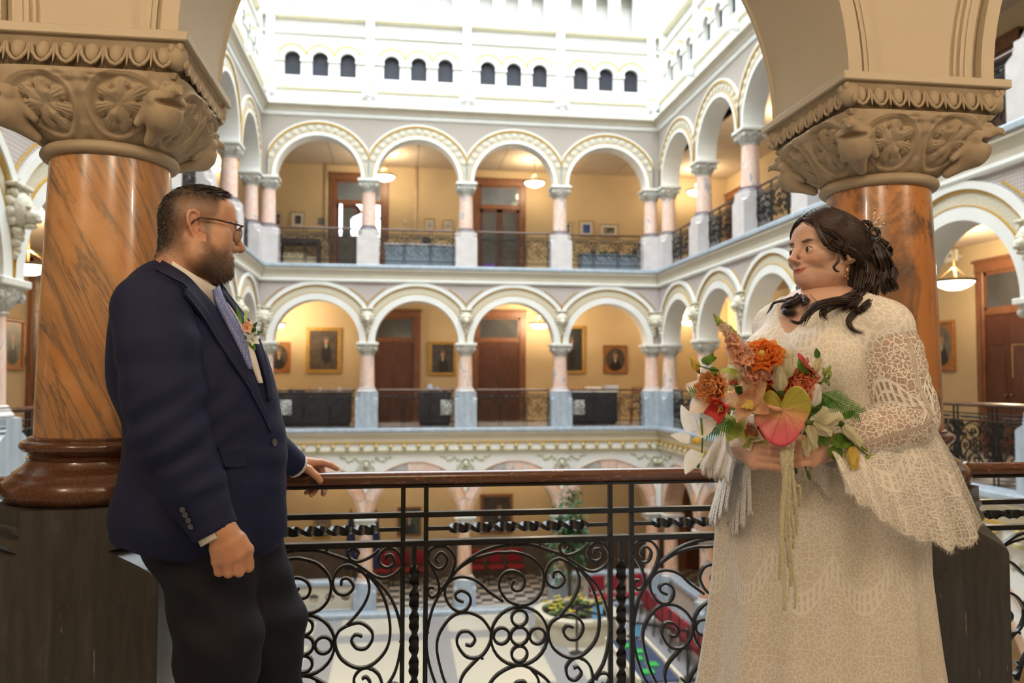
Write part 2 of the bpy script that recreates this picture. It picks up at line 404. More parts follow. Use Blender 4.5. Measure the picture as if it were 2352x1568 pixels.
def arcade(name, nb, end0, end1, rosette_bays, loc, rotz, attic=True, skip=()):
    root = empty(name, kind='structure'); L = nb*BAY
    for k in range(nb):
        x = k*BAY
        for key in ('spandrel2', 'arch_ring2', 'arch_band2', 'gold_ring2', 'hood2', 'spandrel_line2', 'spandrel3', 'arch_ring3', 'arch_band3', 'gold_ring3', 'spandrel1', 'arch_ring1'):
            put(key, root, (x, 0, 0))
        if k in rosette_bays:
            for i in range(19):
                t = PI*(i+.5)/19; X = BAY/2-1.30*math.cos(t)
                if abs(X-BAY/2) < 1.25: put('rosette', root, (x+X, -.222, SPR[3]+1.30*math.sin(t)), (0, -t, 0))
            for i in range(9): put('voussoir%d' % i, root, (x, 0, 0))
        if attic:
            for key in ('attic_wall', 'attic_gold', 'attic_mould', 'pane0', 'pane1', 'pane2', 'attic_panel'): put(key, root, (x, 0, 0))
    for k in range(nb+1):
        x = k*BAY; put('attic_pilaster', root, (x, 0, 0)); put('console', root, (x, 0, 0)); put('lion', root, (x, 0, 0)); put('medallion', root, (x, 0, 0))
    a, e = -end0, L+end1
    if rosette_bays:
        n = int((e-a-.3)/.362)
        for i in range(n): put('boss', root, (a+.3+.362*i, 0, 0))
    def part(nm, prof, mat, xa=a, xb=e): m = MB(); strip(m, prof, xa, xb); return m.build(nm, mat, root)
    for z, nm in ((0, 'ledge'), (Z3, 'ledge')):
        part(nm, [(.05, z), (-.36, z), (-.37, z-.02), (-.37, z-.085), (-.35, z-.1), (.05, z-.1)], BLUESTONE)
    for z, zb in ((0, -.36), (Z3, 3.84)):
        part('cove', [(.2, z-.1), (-.33, z-.1), (-.34, z-.15), (-.30, z-.2), (-.265, z-.27), (-.26, zb), (.2, zb)], BEIGE)
    part('fascia', [(.2, 3.85), (-.285, 3.85), (-.29, 3.80), (-.27, 3.765), (-.2, 3.765), (.2, 3.80)], WHITE)
    part('frieze', [(.2, -.36), (-.3, -.36), (-.3, -.38), (-.27, -.39), (-.27, -.57), (.2, -.57)], WHITE)
    part('frieze_line', [(.1, -.355), (-.31, -.355), (-.31, -.385), (.1, -.385)], GOLD); part('frieze_line', [(.1, -.565), (-.30, -.565), (-.30, -.60), (.1, -.60)], simple('olive_gilt', (.48, .40, .20), .5))
    part('cornice', [(.2, 8.08), (-.235, 8.08), (-.25, 8.12), (-.25, 8.17), (-.29, 8.19), (.2, 8.19)], WHITE)
    part('cornice_cove', [(.2, 8.19), (-.29, 8.19), (-.31, 8.24), (-.36, 8.29), (-.42, 8.315), (-.42, 8.36), (.2, 8.36)], BEIGE)
    part('attic_base', [(.2, 8.36), (-.42, 8.36), (-.26, 8.48), (-.25, 8.74), (.2, 8.74)], WHITE)
    part('attic_ledge', [(.2, 8.74), (-.27, 8.74), (-.32, 8.77), (-.32, 8.81), (-.1, 8.83), (.2, 8.83)], simple('pale_gilt_ledge', (.72, .66, .46), .5, .05))
    part('attic_string', [(.2, 10.24), (-.13, 10.24), (-.2, 10.27), (-.2, 10.31), (-.1, 10.33), (.2, 10.33)], WHITE)
    part('attic_frieze', [(.2, 10.32), (-.04, 10.32), (-.04, 10.70), (.2, 10.70)], WHITE)
    part('attic_rail', [(.2, 10.68), (-.1, 10.68), (-.2, 10.72), (-.2, 10.78), (.2, 10.78)], simple('pale_gilt_ledge', (.72, .66, .46), .5, .05))
    # end piers close the corners
    for xa, xb in ((a, 0), (L, e)):
        if xb-xa > .02:
            m = MB(); m.box(xa, xb, -.21, .21, SPR[1], -.33); m.build('corner_pier', WHITE, root)
            m = MB(); m.box(xa, xb, -.21, .21, SPR[2], 3.84); m.build('corner_pier', STENCIL, root)
            m = MB(); m.box(xa, xb, -.21, .21, SPR[3], 8.1); m.build('corner_pier', GREYWALL, root)
            m = MB(); m.box(xa, xb, -.12, .2, 8.74, 10.3); m.build('corner_pier', WHITE, root)
    # upper clerestory, set back a little
    m = MB(); wz = (11.05, 12.1)
    m.box(a-.6, e+.6, .25, .45, 10.7, wz[0]); m.box(a-.6, e+.6, .25, .45, wz[1], 17.7)
    for k in range(nb):
        for i in range(3):
            xc = k*BAY+BAY/2+(i-1)*.72; m.box(xc+.2, xc+.52, .25, .45, wz[0], wz[1])
        m.box(k*BAY-.0, k*BAY+BAY/2-.92, .25, .45, wz[0], wz[1])
    m.box(a-.6, 0, .25, .45, wz[0], wz[1]); m.box(L, e+.6, .25, .45, wz[0], wz[1]); m.box(a-.6, e+.6, .7, .8, 10.7, 17.7)
    m.build('clerestory', WHITE, root)
    root.location = loc; root.rotation_euler = (0, 0, rotz); return root
arcade('wall_back', 4, .38, .38, range(4), (-2.52, YF, 0), 0)
arcade('wall_right', 7, .397, .2, range(4), (XR, SIDE0, 0), -PI/2)
arcade('wall_left', 7, .2, .397, (6,), (XL, SIDE0-7*BAY, 0), PI/2)

# ---- gallery floors, ceilings, outer walls
def slab(name, x0, x1, y0, y1, z0, z1, mat): m = MB(); m.box(x0, x1, y0, y1, z0, z1); o = m.build(name, mat); tag(o, kind='structure'); return o
XLo, XRo, YFo, YNo = XL-GD, XR+GD, YF+GD, -.9
for z, cz in ((0.0, 3.74), (Z3, 7.72)):
    fm = CHECKER
    slab('floor', XLo, XRo, YF-.02, YFo, z-.1, z, fm); slab('floor', XR-.02, XRo, YNo, YF-.02, z-.1, z, fm)
    slab('floor', XLo, XL+.02, YNo, YF-.02, z-.1, z, fm); slab('floor', XL+.02, XR-.02, YNo, YN+.30, z-.1, z, fm)
for z in (-.45, 3.80):
    cm = CEIL
    slab('ceiling', XLo, XRo, YF+.2, YFo, z-.05, z, cm); slab('ceiling', XR+.2, XRo, YNo, YF+.2, z-.05, z, cm)
    slab('ceiling', XLo, XL-.2, YNo, YF+.2, z-.05, z, cm); slab('ceiling', XL-.2, XR+.2, YNo, YN-.2, z-.05, z, cm)
# top gallery: suspended ceiling of large tiles with a dark gap behind the arcade
def tiles(x0, x1, y0, y1, z, nx, ny):
    root = empty('ceiling', kind='structure')
    dx, dy = (x1-x0)/nx, (y1-y0)/ny
    m = MB(); m.box(.008, dx-.008, .008, dy-.008, 0, .03); o = m.build('ceiling_tile', CEIL, root); o.location = (x0, y0, z)
    for i in range(nx):
        for j in range(ny):
            if i or j: inst(o, root, (x0+i*dx, y0+j*dy, z))
tiles(XLo, XRo, YF+.75, YFo, 7.72, 14, 2); tiles(XR+.75, XRo, YNo, YF+.75, 7.72, 2, 17); tiles(XLo, XL-.75, YNo, YF+.75, 7.72, 2, 17); tiles(XL-.75, XR+.75, YNo, YN-.3, 7.72, 9, 2)
slab('ceiling', XLo-.1, XRo+.1, YF-.1, YFo+.1, 8.36, 8.4, simple('void_shade_tone', (.12, .11, .10), .8)); slab('ceiling', XR-.1, XRo, YNo, YF, 8.36, 8.4, simple('void_shade_tone', (.12, .11, .10), .8))  # dark colour stands in for the shade above the hung tiles
slab('ceiling', XLo, XL+.1, YNo, YF, 8.36, 8.4, simple('void_shade_tone', (.12, .11, .10), .8)); slab('ceiling', XL+.1, XR-.1, YNo, YN+.1, 8.36, 8.4, simple('void_shade_tone', (.12, .11, .10), .8))
slab('wall_gallery_back', XLo, XRo, YFo, YFo+.15, Z1, 8.4, WALLY); slab('wall_gallery_right', XRo, XRo+.15, YNo, YFo, Z1, 8.4, WALLY)
slab('wall_gallery_left', XLo-.15, XLo, YNo, YFo, Z1, 8.4, WALLY); slab('wall_gallery_front', XLo, XRo, YNo-.15, YNo, Z1, 8.4, simple('cream_hall_paint', (.66, .58, .45), .7, .05, 1.2)); slab('trim_2', XLo, XRo, YFo-.03, YFo, Z1, Z1+1.15, simple('dark_wainscot', (.13, .10, .085), .5, .2, 5))
# ground floor: pale and grey stone bands
def _ground():
    m = Mat('ground_stone_floor'); v = m.co(); x, y, z = m.sep(v)
    def band(c, off, per, wd):
        t = m.math('FRACT', m.math('DIVIDE', m.math('ADD', c, off), per)); return m.math('LESS_THAN', t, wd/per)
    f = m.math('MAXIMUM', band(x, 100.93, 2.56, .62), band(y, 100.3, 3.4, .55)); n = m.noise(v, 3, 4)
    return m.fin(m.mix(m.math('MULTIPLY', n, .25), m.mix(f, (.56, .51, .40), (.28, .275, .28)), (.35, .33, .3)), .3)
slab('floor', XLo, XRo, YNo, YFo, Z1-.2, Z1, _ground())
for a in ((XL-.3, XR+.3, YF+.25, YFo), (XLo, XL-.25, YNo, YFo), (XR+.25, XRo, YNo, YFo)): slab('floor', *a, Z1, Z1+.02, CHECKER)
# glazed roof over the atrium
def _sky():
    m = Mat('skylight_glass'); n = m.noise(m.co(), .6, 2); return m.fin((.8, .85, .9), .3, emit=m.ramp(n, [(.3, (.82, .91, 1)), (.7, (.88, .95, 1))]), estr=SKYLIGHT)
SKYM = _sky()
sk = empty('ceiling_skylight', kind='structure')
nx, ny = 5, 8; sx0, sx1, sy0, sy1 = XL-.7, XR+.7, YN-.9, YF+.7
m = MB()
for i in range(nx+1): X = sx0+(sx1-sx0)*i/nx; m.box(X-.06, X+.06, sy0, sy1, 17.42, 17.6)
for j in range(ny+1): Y = sy0+(sy1-sy0)*j/ny; m.box(sx0, sx1, Y-.05, Y+.05, 17.44, 17.6)
m.build('glazing_bar', WHITE, sk)
m = MB(); m.box(.06, (sx1-sx0)/nx-.06, .05, (sy1-sy0)/ny-.05, 17.54, 17.56); pane = m.build('roof_pane', SKYM, sk); pane.location = (sx0, sy0, 0)
for i in range(nx):
    for j in range(ny):
        if i or j: inst(pane, sk, (sx0+(sx1-sx0)*i/nx, sy0+(sy1-sy0)*j/ny, 0))
slab('ceiling', sx0-.3, sx1+.3, sy0-.3, sy1+.3, 17.62, 17.7, WHITE)
# ---------------------------------------------------------------- smooth solids (distance fields turned into meshes)
class SDF:
    """blends simple solids into one continuous surface"""
    def __init__(s): s.items = []
    def ell(s, c, r, k=.01, rot=None, neg=False):
        s.items.append(('e', np.array(c, float), np.array(r, float), k, None if rot is None else np.array(rot, float), neg)); return s
    def cap(s, a, b, ra, rb, k=.01, neg=False, flat=None):
        s.items.append(('c', np.array(a, float), np.array(b, float), ra, rb, k, neg, flat)); return s
    def chain(s, pts, rs, k=.01):
        for i in range(len(pts)-1): s.cap(pts[i], pts[i+1], rs[i], rs[i+1], k)
        return s
    def value(s, P):
        D = None
        for it in s.items:
            if it[0] == 'e':
                _, c, r, k, rot, neg = it; q = P-c
                if rot is not None: q = q @ rot
                k0 = np.sqrt(((q/r)**2).sum(-1)); k1 = np.sqrt(((q/(r*r))**2).sum(-1))
                d = np.where(k1 > 1e-9, k0*(k0-1)/np.maximum(k1, 1e-9), -r.min())
            else:
                _, a, b, ra, rb, k, neg, flat = it; ab = b-a; l2 = max((ab*ab).sum(), 1e-12)
                t = np.clip(((P-a) @ ab)/l2, 0, 1); q = P-a-t[..., None]*ab
                if flat is not None:
                    ax, sc = flat; ax = np.array(ax, float); comp = q @ ax; q = q+ax*(comp*(1/sc-1))[..., None]
                d = np.sqrt((q*q).sum(-1))-(ra+(rb-ra)*t)
            if D is None: D = d; continue
            if neg:
                d = -d; h = np.clip(.5-.5*(d-D)/k, 0, 1) if k > 0 else (d > D)*0.0
                D = d*(1-h)+D*h+k*h*(1-h)
            else:
                h = np.clip(.5+.5*(d-D)/k, 0, 1); D = d*(1-h)+D*h-k*h*(1-h)
        return D
    def bounds(s, pad):
        lo = np.full(3, 1e9); hi = np.full(3, -1e9)
        for it in s.items:
            if it[0] == 'e':
                if it[5]: continue
                R = it[2].max() if it[4] is not None else it[2]; lo = np.minimum(lo, it[1]-R); hi = np.maximum(hi, it[1]+R)
            else:
                if it[6]: continue
                for p, r in ((it[1], it[3]), (it[2], it[4])): lo = np.minimum(lo, p-r); hi = np.maximum(hi, p+r)
        return lo-pad, hi+pad
    def mesh(s, h, clip=None):
        """surface nets at cell size h -> verts, quads"""
        lo, hi = s.bounds(3*h)
        n = np.ceil((hi-lo)/h).astype(int)+1
        xs = [lo[i]+h*np.arange(n[i]) for i in range(3)]
        V = np.full(n, 1.0); BK = 12
        for i in range(0, n[0], BK):
            for j in range(0, n[1], BK):
                for k in range(0, n[2], BK):
                    a = [xs[0][i:i+BK+1], xs[1][j:j+BK+1], xs[2][k:k+BK+1]]
                    c = np.array([(q[0]+q[-1])/2 for q in a]); rad = .5*math.sqrt(sum((q[-1]-q[0])**2 for q in a))+h
                    v0 = float(s.value(c[None])[0])
                    if abs(v0) > rad*1.7+.004 and clip is None: V[i:i+BK, j:j+BK, k:k+BK] = v0; continue
                    g = np.stack(np.meshgrid(xs[0][i:i+BK], xs[1][j:j+BK], xs[2][k:k+BK], indexing='ij'), -1); d = s.value(g)
                    if clip is not None: d = np.maximum(d, clip(g))
                    V[i:i+BK, j:j+BK, k:k+BK] = d
        return surfnets(V, lo, h)
def surfnets(V, lo, h):
    S = V < 0; n = np.array(V.shape); c = n-1
    cnt = np.zeros(c); acc_ = np.zeros((*c, 3))
    cor = [(a, b, d) for a in (0, 1) for b in (0, 1) for d in (0, 1)]
    def sub(A, o): return A[o[0]:o[0]+c[0], o[1]:o[1]+c[1], o[2]:o[2]+c[2]]
    for ax in range(3):
        for o in cor:
            if o[ax]: continue
            o2 = list(o); o2[ax] = 1; A = sub(V, o); B = sub(V, o2); x = (A < 0) != (B < 0)
            t = np.where(x, A/np.where(x, A-B, 1), 0); cnt += x
            for k in range(3): acc_[..., k] += np.where(x, (t if k == ax else o[k]), 0)
    on = cnt > 0; idx = -np.ones(c, int); idx[on] = np.arange(on.sum())
    cells = np.argwhere(on); vs = (acc_[on]/cnt[on][:, None]+cells)*h+lo
    F = []
    for ax in range(3):
        b_, d_ = [(1, 2), (2, 0), (0, 1)][ax]
        A = np.take(S, range(0, n[ax]-1), ax); B = np.take(S, range(1, n[ax]), ax); x = A != B
        sl = [slice(None)]*3
        for k in (b_, d_): sl[k] = slice(1, n[k]-1)
        E = np.argwhere(x[tuple(sl)]); E[:, b_] += 1; E[:, d_] += 1
        if len(E) == 0: continue
        e1 = np.zeros(3, int); e1[b_] = 1; e2 = np.zeros(3, int); e2[d_] = 1
        q = [idx[tuple((E-u).T)] for u in (e1*0, e1, e1+e2, e2)]; q = np.stack(q, 1)
        fl = A[tuple(E.T)]; q[fl] = q[fl][:, ::-1]
        # orientation
        F.append(q[:, ::-1])
    return vs, np.concatenate(F)
def npmesh(name, vs, fs, mat, parent=None, smooth=True, attrs=None, label=None, relax=0):
    o = acc(parent) if parent else Vector((0, 0, 0))
    vs = np.asarray(vs, float)
    if relax and len(vs):
        fs_ = np.asarray(fs)
        for _ in range(relax):
            a_ = np.zeros_like(vs); c_ = np.zeros(len(vs))
            for i in range(4):
                j = (i+1) % 4; np.add.at(a_, fs_[:, i], vs[fs_[:, j]]); np.add.at(a_, fs_[:, j], vs[fs_[:, i]]); np.add.at(c_, fs_[:, i], 1); np.add.at(c_, fs_[:, j], 1)
            vs = vs*.4+.6*a_/np.maximum(c_, 1)[:, None]
    me = bpy.data.meshes.new(name); me.from_pydata((vs-np.array(o)).tolist(), [], [tuple(int(i) for i in f) for f in fs])
    if smooth: me.polygons.foreach_set('use_smooth', [True]*len(me.polygons))
    if attrs:
        for k, a in attrs.items():
            at = me.attributes.new(k, 'FLOAT', 'POINT'); at.data.foreach_set('value', np.asarray(a, np.float32))
    me.update(); me.materials.append(mat)
    ob = bpy.data.objects.new(name, me); link(ob)
    if parent: ob.parent = parent
    if label: ob['label'] = label
    return ob, vs

# ---------------------------------------------------------------- arcade of the gallery the couple stands in
NX = [-2.635, -.01, 2.615, 5.24, 7.865]; ZAB = 2.307
wf = empty('wall_front', kind='structure')
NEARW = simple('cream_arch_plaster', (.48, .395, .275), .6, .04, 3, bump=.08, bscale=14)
for i in range(4):
    x0, x1 = NX[i], NX[i+1]; r = (x1-x0)/2-.25; c = (x0+x1)/2
    m = MB(); m.archwall(x0, x1, ZAB, 3.95, r, YN-.22, YN+.22, 48); m.build('spandrel', NEARW, wf, smooth=True, auto=30)
    m = MB(); m.arcband(c, ZAB, r-.012, r+.035, YN-.262, YN+.262, x0, x1, 48); m.build('arch_ring', NEARW, wf, smooth=True, auto=30)
    m = MB()
    for q in range(5):
        a0, a1 = PI*q/5, PI*(q+1)/5
        m.arcband(c, ZAB, r+.04+.075*q/5, r+.04+.075*(q+1)/5, YN-.225-.022*math.sin((a0+a1)/2), YN-.2, x0, x1, 48)
    m.build('arch_moulding', NEARW, wf, smooth=True, auto=30)
    m = MB(); m.tube([(c-(r-.004)*math.cos(t), YN+.262, ZAB+(r-.004)*math.sin(t)) for t in np.linspace(0, PI, 49)], .016, 8); m.build('edge_bead', NEARW, wf, smooth=True)
m = MB(); m.box(XL-.2, XR+.2, YN-.2, YN+.2, 3.95, 17.7); m.build('upper_wall', NEARW, wf)
m = MB(); m.box(XL-.2, XR+.2, YN-.2, YN+.2, Z1, -.1); m.build('lower_wall', NEARW, wf)
m = MB(); m.box(XL-.1, XR+.1, YN-.1, YN+.36, -.1, -.0005); m.build('ledge', BLUESTONE, wf)
# near columns
def orange_marble(name, d, seed, dens):
    m = Mat(name); v = m.map(m.co(), loc=(seed, seed*.7, seed*1.3))
    u = m.dot(v, (.88*d, .35, .46)); w_ = m.dot(v, (-.46*d, 0, .88))
    st = m.comb(m.math('MULTIPLY', u, 9.0), m.math('MULTIPLY', w_, 1.1), m.math('MULTIPLY', m.dot(v, (0, 1, 0)), 1.0))
    n1 = m.noise(st, 1.0, 5, .62, .6); n2 = m.noise(st, 3.2, 4, .7, .4); n3 = m.noise(v, 3.0, 4, .6); fine = m.noise(v, 160, 2)
    base = m.ramp(n3, [(.3, (.43, .165, .045)), (.5, (.52, .23, .075)), (.7, (.60, .33, .15))])
    vein = m.ramp(n1, [(.44-dens, 0), (.49, .3), (.53, 1.0), (.57, .25), (.66, .8), (.73, 0.0)])
    thin = m.ramp(n2, [(.60, 0), (.64, .9), (.68, 0)])
    grey = m.mix(n2, (.21, .15, .10), (.07, .05, .04))
    col = m.mix(m.math('MINIMUM', m.math('ADD', m.math('MULTIPLY', vein, .85), m.math('MULTIPLY', thin, .5)), .95), base, grey)
    col = m.mix(m.math('MULTIPLY', fine, .18), col, (.5, .3, .16)); return m.fin(col, .22, coat=.15)
MARB_L = orange_marble('amber_marble_diagonal_veins', 1, 0.0, .03)
def orange_patchy():
    m = Mat('amber_marble_dark_patches'); v = m.map(m.co(), (1, 1, .6), (0, .35, 0), (.3, 1.1, 3.0)); n1 = m.noise(v, 4.2, 6, .68, .8); n2 = m.noise(v, 11, 5, .7, .5); n3 = m.noise(v, 2.2, 3)
    base = m.ramp(n3, [(.3, (.40, .15, .045)), (.7, (.55, .24, .08))]); f = m.ramp(n1, [(.48, 0), (.57, .6), (.66, .95)]); t = m.ramp(n2, [(.62, 0), (.67, .8), (.71, .1)])
    col = m.mix(m.math('MINIMUM', m.math('ADD', f, t), 1), base, (.085, .055, .04)); return m.fin(col, .24, coat=.15)
MARB_R = orange_patchy()
def _carved():
    m = Mat('carved_limestone'); n = m.noise(m.co(), 9, 5, .6); f = m.noise(m.co(), 220, 2); pt = m.node('ShaderNodeNewGeometry').outputs['Pointiness']
    col = m.ramp(n, [(.3, (.27, .195, .115)), (.7, (.38, .29, .185))]); col = m.mix(m.math('MULTIPLY', f, .22), col, (.52, .43, .31))
    return m.fin(col, .75, nrm=m.bump(f, .12, .002))
CARVED = _carved()
REDGRAN = simple('polished_brown_granite', (.105, .042, .022), .14, .3, 130, spec=.6)
def _ped():
    m = Mat('streaked_marble_shade_tone'); v = m.map(m.co(), (9, 9, 1.3), (0, .12, 0)); n = m.noise(v, 3.2, 6, .65, .4); k = m.noise(m.map(m.co(), (22, 22, 3.2), (0, -.2, 0)), 3, 3); d = m.voro(m.co(), 75)
    col = m.ramp(n, [(.3, (.034, .030, .027)), (.6, (.062, .056, .052)), (.75, (.10, .094, .09))])  # same blue-grey stone as the far pedestals, its shade put into the base tones
    col = m.mix(m.ramp(k, [(.70, 0), (.76, .5)]), col, (.42, .36, .27)); col = m.mix(m.ramp(d, [(.03, .6), (.10, 0)]), col, (.36, .31, .22))
    return m.fin(col, .3)
PEDM = _ped()
def pedestal_rings(hx, hy, z0, z1, neck, shoulder, ch):
    def ring(z, c, g=0):
        a, b = hx+g, hy+g
        return [(a, -b+c, z), (a, b-c, z), (a-c, b, z), (-a+c, b, z), (-a, b-c, z), (-a, -b+c, z), (-a+c, -b, z), (a-c, -b, z)]
    R = [ring(z0, .004)]; zs = z1-neck-shoulder
    for i in range(9): t = i/8; R.append(ring(zs+shoulder*t, .004+(ch-.004)*(1-math.cos(t*PI/2))**.8))
    for dz, dc in ((.006, -.022), (.018, -.026), (.03, -.012), (.036, .0), (.048, 0), (.054, -.014), (.066, -.014), (.07, 0)): R.append(ring(z1-neck+dz, ch+dc))
    R.append(ring(z1, ch)); return R
def capital_grid():
    NU, NVV = 150, 104; Vs = []; Fs = []
    u, v = np.meshgrid(np.linspace(-1, 1, NU), np.linspace(0, 1, NVV), indexing='ij')
    s = u*.20; t = v*.178; h = np.zeros_like(u)
    rnd = np.random.RandomState(3)
    def sig(x): return 1/(1+np.exp(-np.clip(x, -40, 40)))
    for cx, cy, R, ph in ((-.098, .082, .080, .3), (.098, .088, .084, 1.1)):
        d = np.hypot(s-cx, t-cy); a = np.arctan2(t-cy, s-cx)+ph
        inside = sig((R-d)/.0025)
        h = h*(1-inside)+inside*(-.013)
        h += np.exp(-((d-R*.96)/.0085)**2)*.017-np.exp(-((d-R*.96)/.0025)**2)*.003
        rl = R*.80*(.70+.30*np.abs(np.cos(3.5*a))**.55)*(1+.06*np.cos(a-ph)); lf = sig((rl-d)/.0016)
        h += lf*(.012+.010*(np.abs(np.cos(3.5*a))-.5)*np.clip(d/(R*.7), 0, 1)+.0016*np.cos(35*a)*np.clip(d/(R*.5), 0, 1)+.004*np.sin(np.clip(d/(R*.75), 0, 1)*PI))
        for k in range(7):
            an = (2*k+1)*PI/7-ph; hx, hy = cx+R*.52*math.cos(an), cy+R*.52*math.sin(an); h -= np.exp(-(((s-hx)**2+(t-hy)**2)/.0055**2))*.013
        # folded lobes
        for k in range(3):
            an = 1.2+2.1*k-ph; hx, hy = cx+R*.38*math.cos(an), cy+R*.38*math.sin(an); h += np.exp(-(((s-hx)/.014)**2+((t-hy)/.011)**2))*.007
    for cx, cy, rx, ry, am in ((-.005, .158, .045, .016, .016), (.055, .168, .03, .012, .012), (-.06, .168, .03, .012, .010), (0, .02, .018, .02, .008), (.0, .125, .016, .02, .010), (-.19, .06, .03, .08, .01), (.19, .06, .03, .08, .01)):
        h += np.exp(-(((s-cx)/rx)**4+((t-cy)/ry)**4))*am
    for k in range(26):
        cx, cy = rnd.uniform(-.2, .2), rnd.uniform(.0, .178); w2 = rnd.uniform(.004, .009); h += np.exp(-(((s-cx)/w2)**2+((t-cy)/(w2*2.2))**2))*rnd.uniform(-.006, .006)
    h *= np.clip(v/.06, 0, 1)*np.clip((1-v)/.03, 0, 1)*np.clip((1-np.abs(u))/.05, .3, 1)
    Rv = .176+.105*np.sin(np.clip(v, 0, 1)*PI/2)**.85; n = 2.0+4.0*v**1.3
    th = u*PI/4
    rr = Rv/(np.abs(np.cos(th))**n+np.abs(np.sin(th))**n)**(1/n)
    rr = rr+h*.95
    for k in range(4):
        A = th+k*PI/2; b0 = len(Vs); P = np.stack([rr*np.cos(A), rr*np.sin(A), 2.012+.18*v], -1).reshape(-1, 3); Vs += P.tolist()
        i, j = np.meshgrid(np.arange(NU-1), np.arange(NVV-1), indexing='ij'); a = (i*NVV+j).ravel()+b0
        Fs += np.stack([a, a+NVV, a+NVV+1, a+1], 1).tolist()
    return np.array(Vs), np.array(Fs)
def eagle():
    s = SDF(); dz = 2.0
    s.ell((.335, 0, 2.150), (.036, .029, .028), .012); s.ell((.368, 0, 2.140), (.030, .014, .015), .010); s.cap((.385, 0, 2.138), (.398, 0, 2.126), .009, .004, .006)
    for q in (-1, 1): s.ell((.350, q*.020, 2.162), (.016, .010, .008), .005); s.ell((.352, q*.026, 2.152), (.006, .005, .005), .002, neg=True)
    s.cap((.325, 0, 2.135), (.300, 0, 2.085), .034, .046, .02); s.ell((.305, 0, 2.088), (.055, .052, .05), .02); s.cap((.30, 0, 2.07), (.225, 0, 2.02), .038, .016, .02)
    for q in (-1, 1):
        s.cap((.30, q*.035, 2.11), (.25, q*.05, 2.06), .022, .012, .01); s.cap((.29, q*.045, 2.13), (.27, q*.075, 2.155), .02, .012, .012)
    s.cap((.318, -.03, 2.118), (.318, .03, 2.118), .03, .03, .004); s.ell((.356, 0, 2.108), (.030, .06, .011), .006, neg=True)
    return s.mesh(.0032)
col_parts = {}
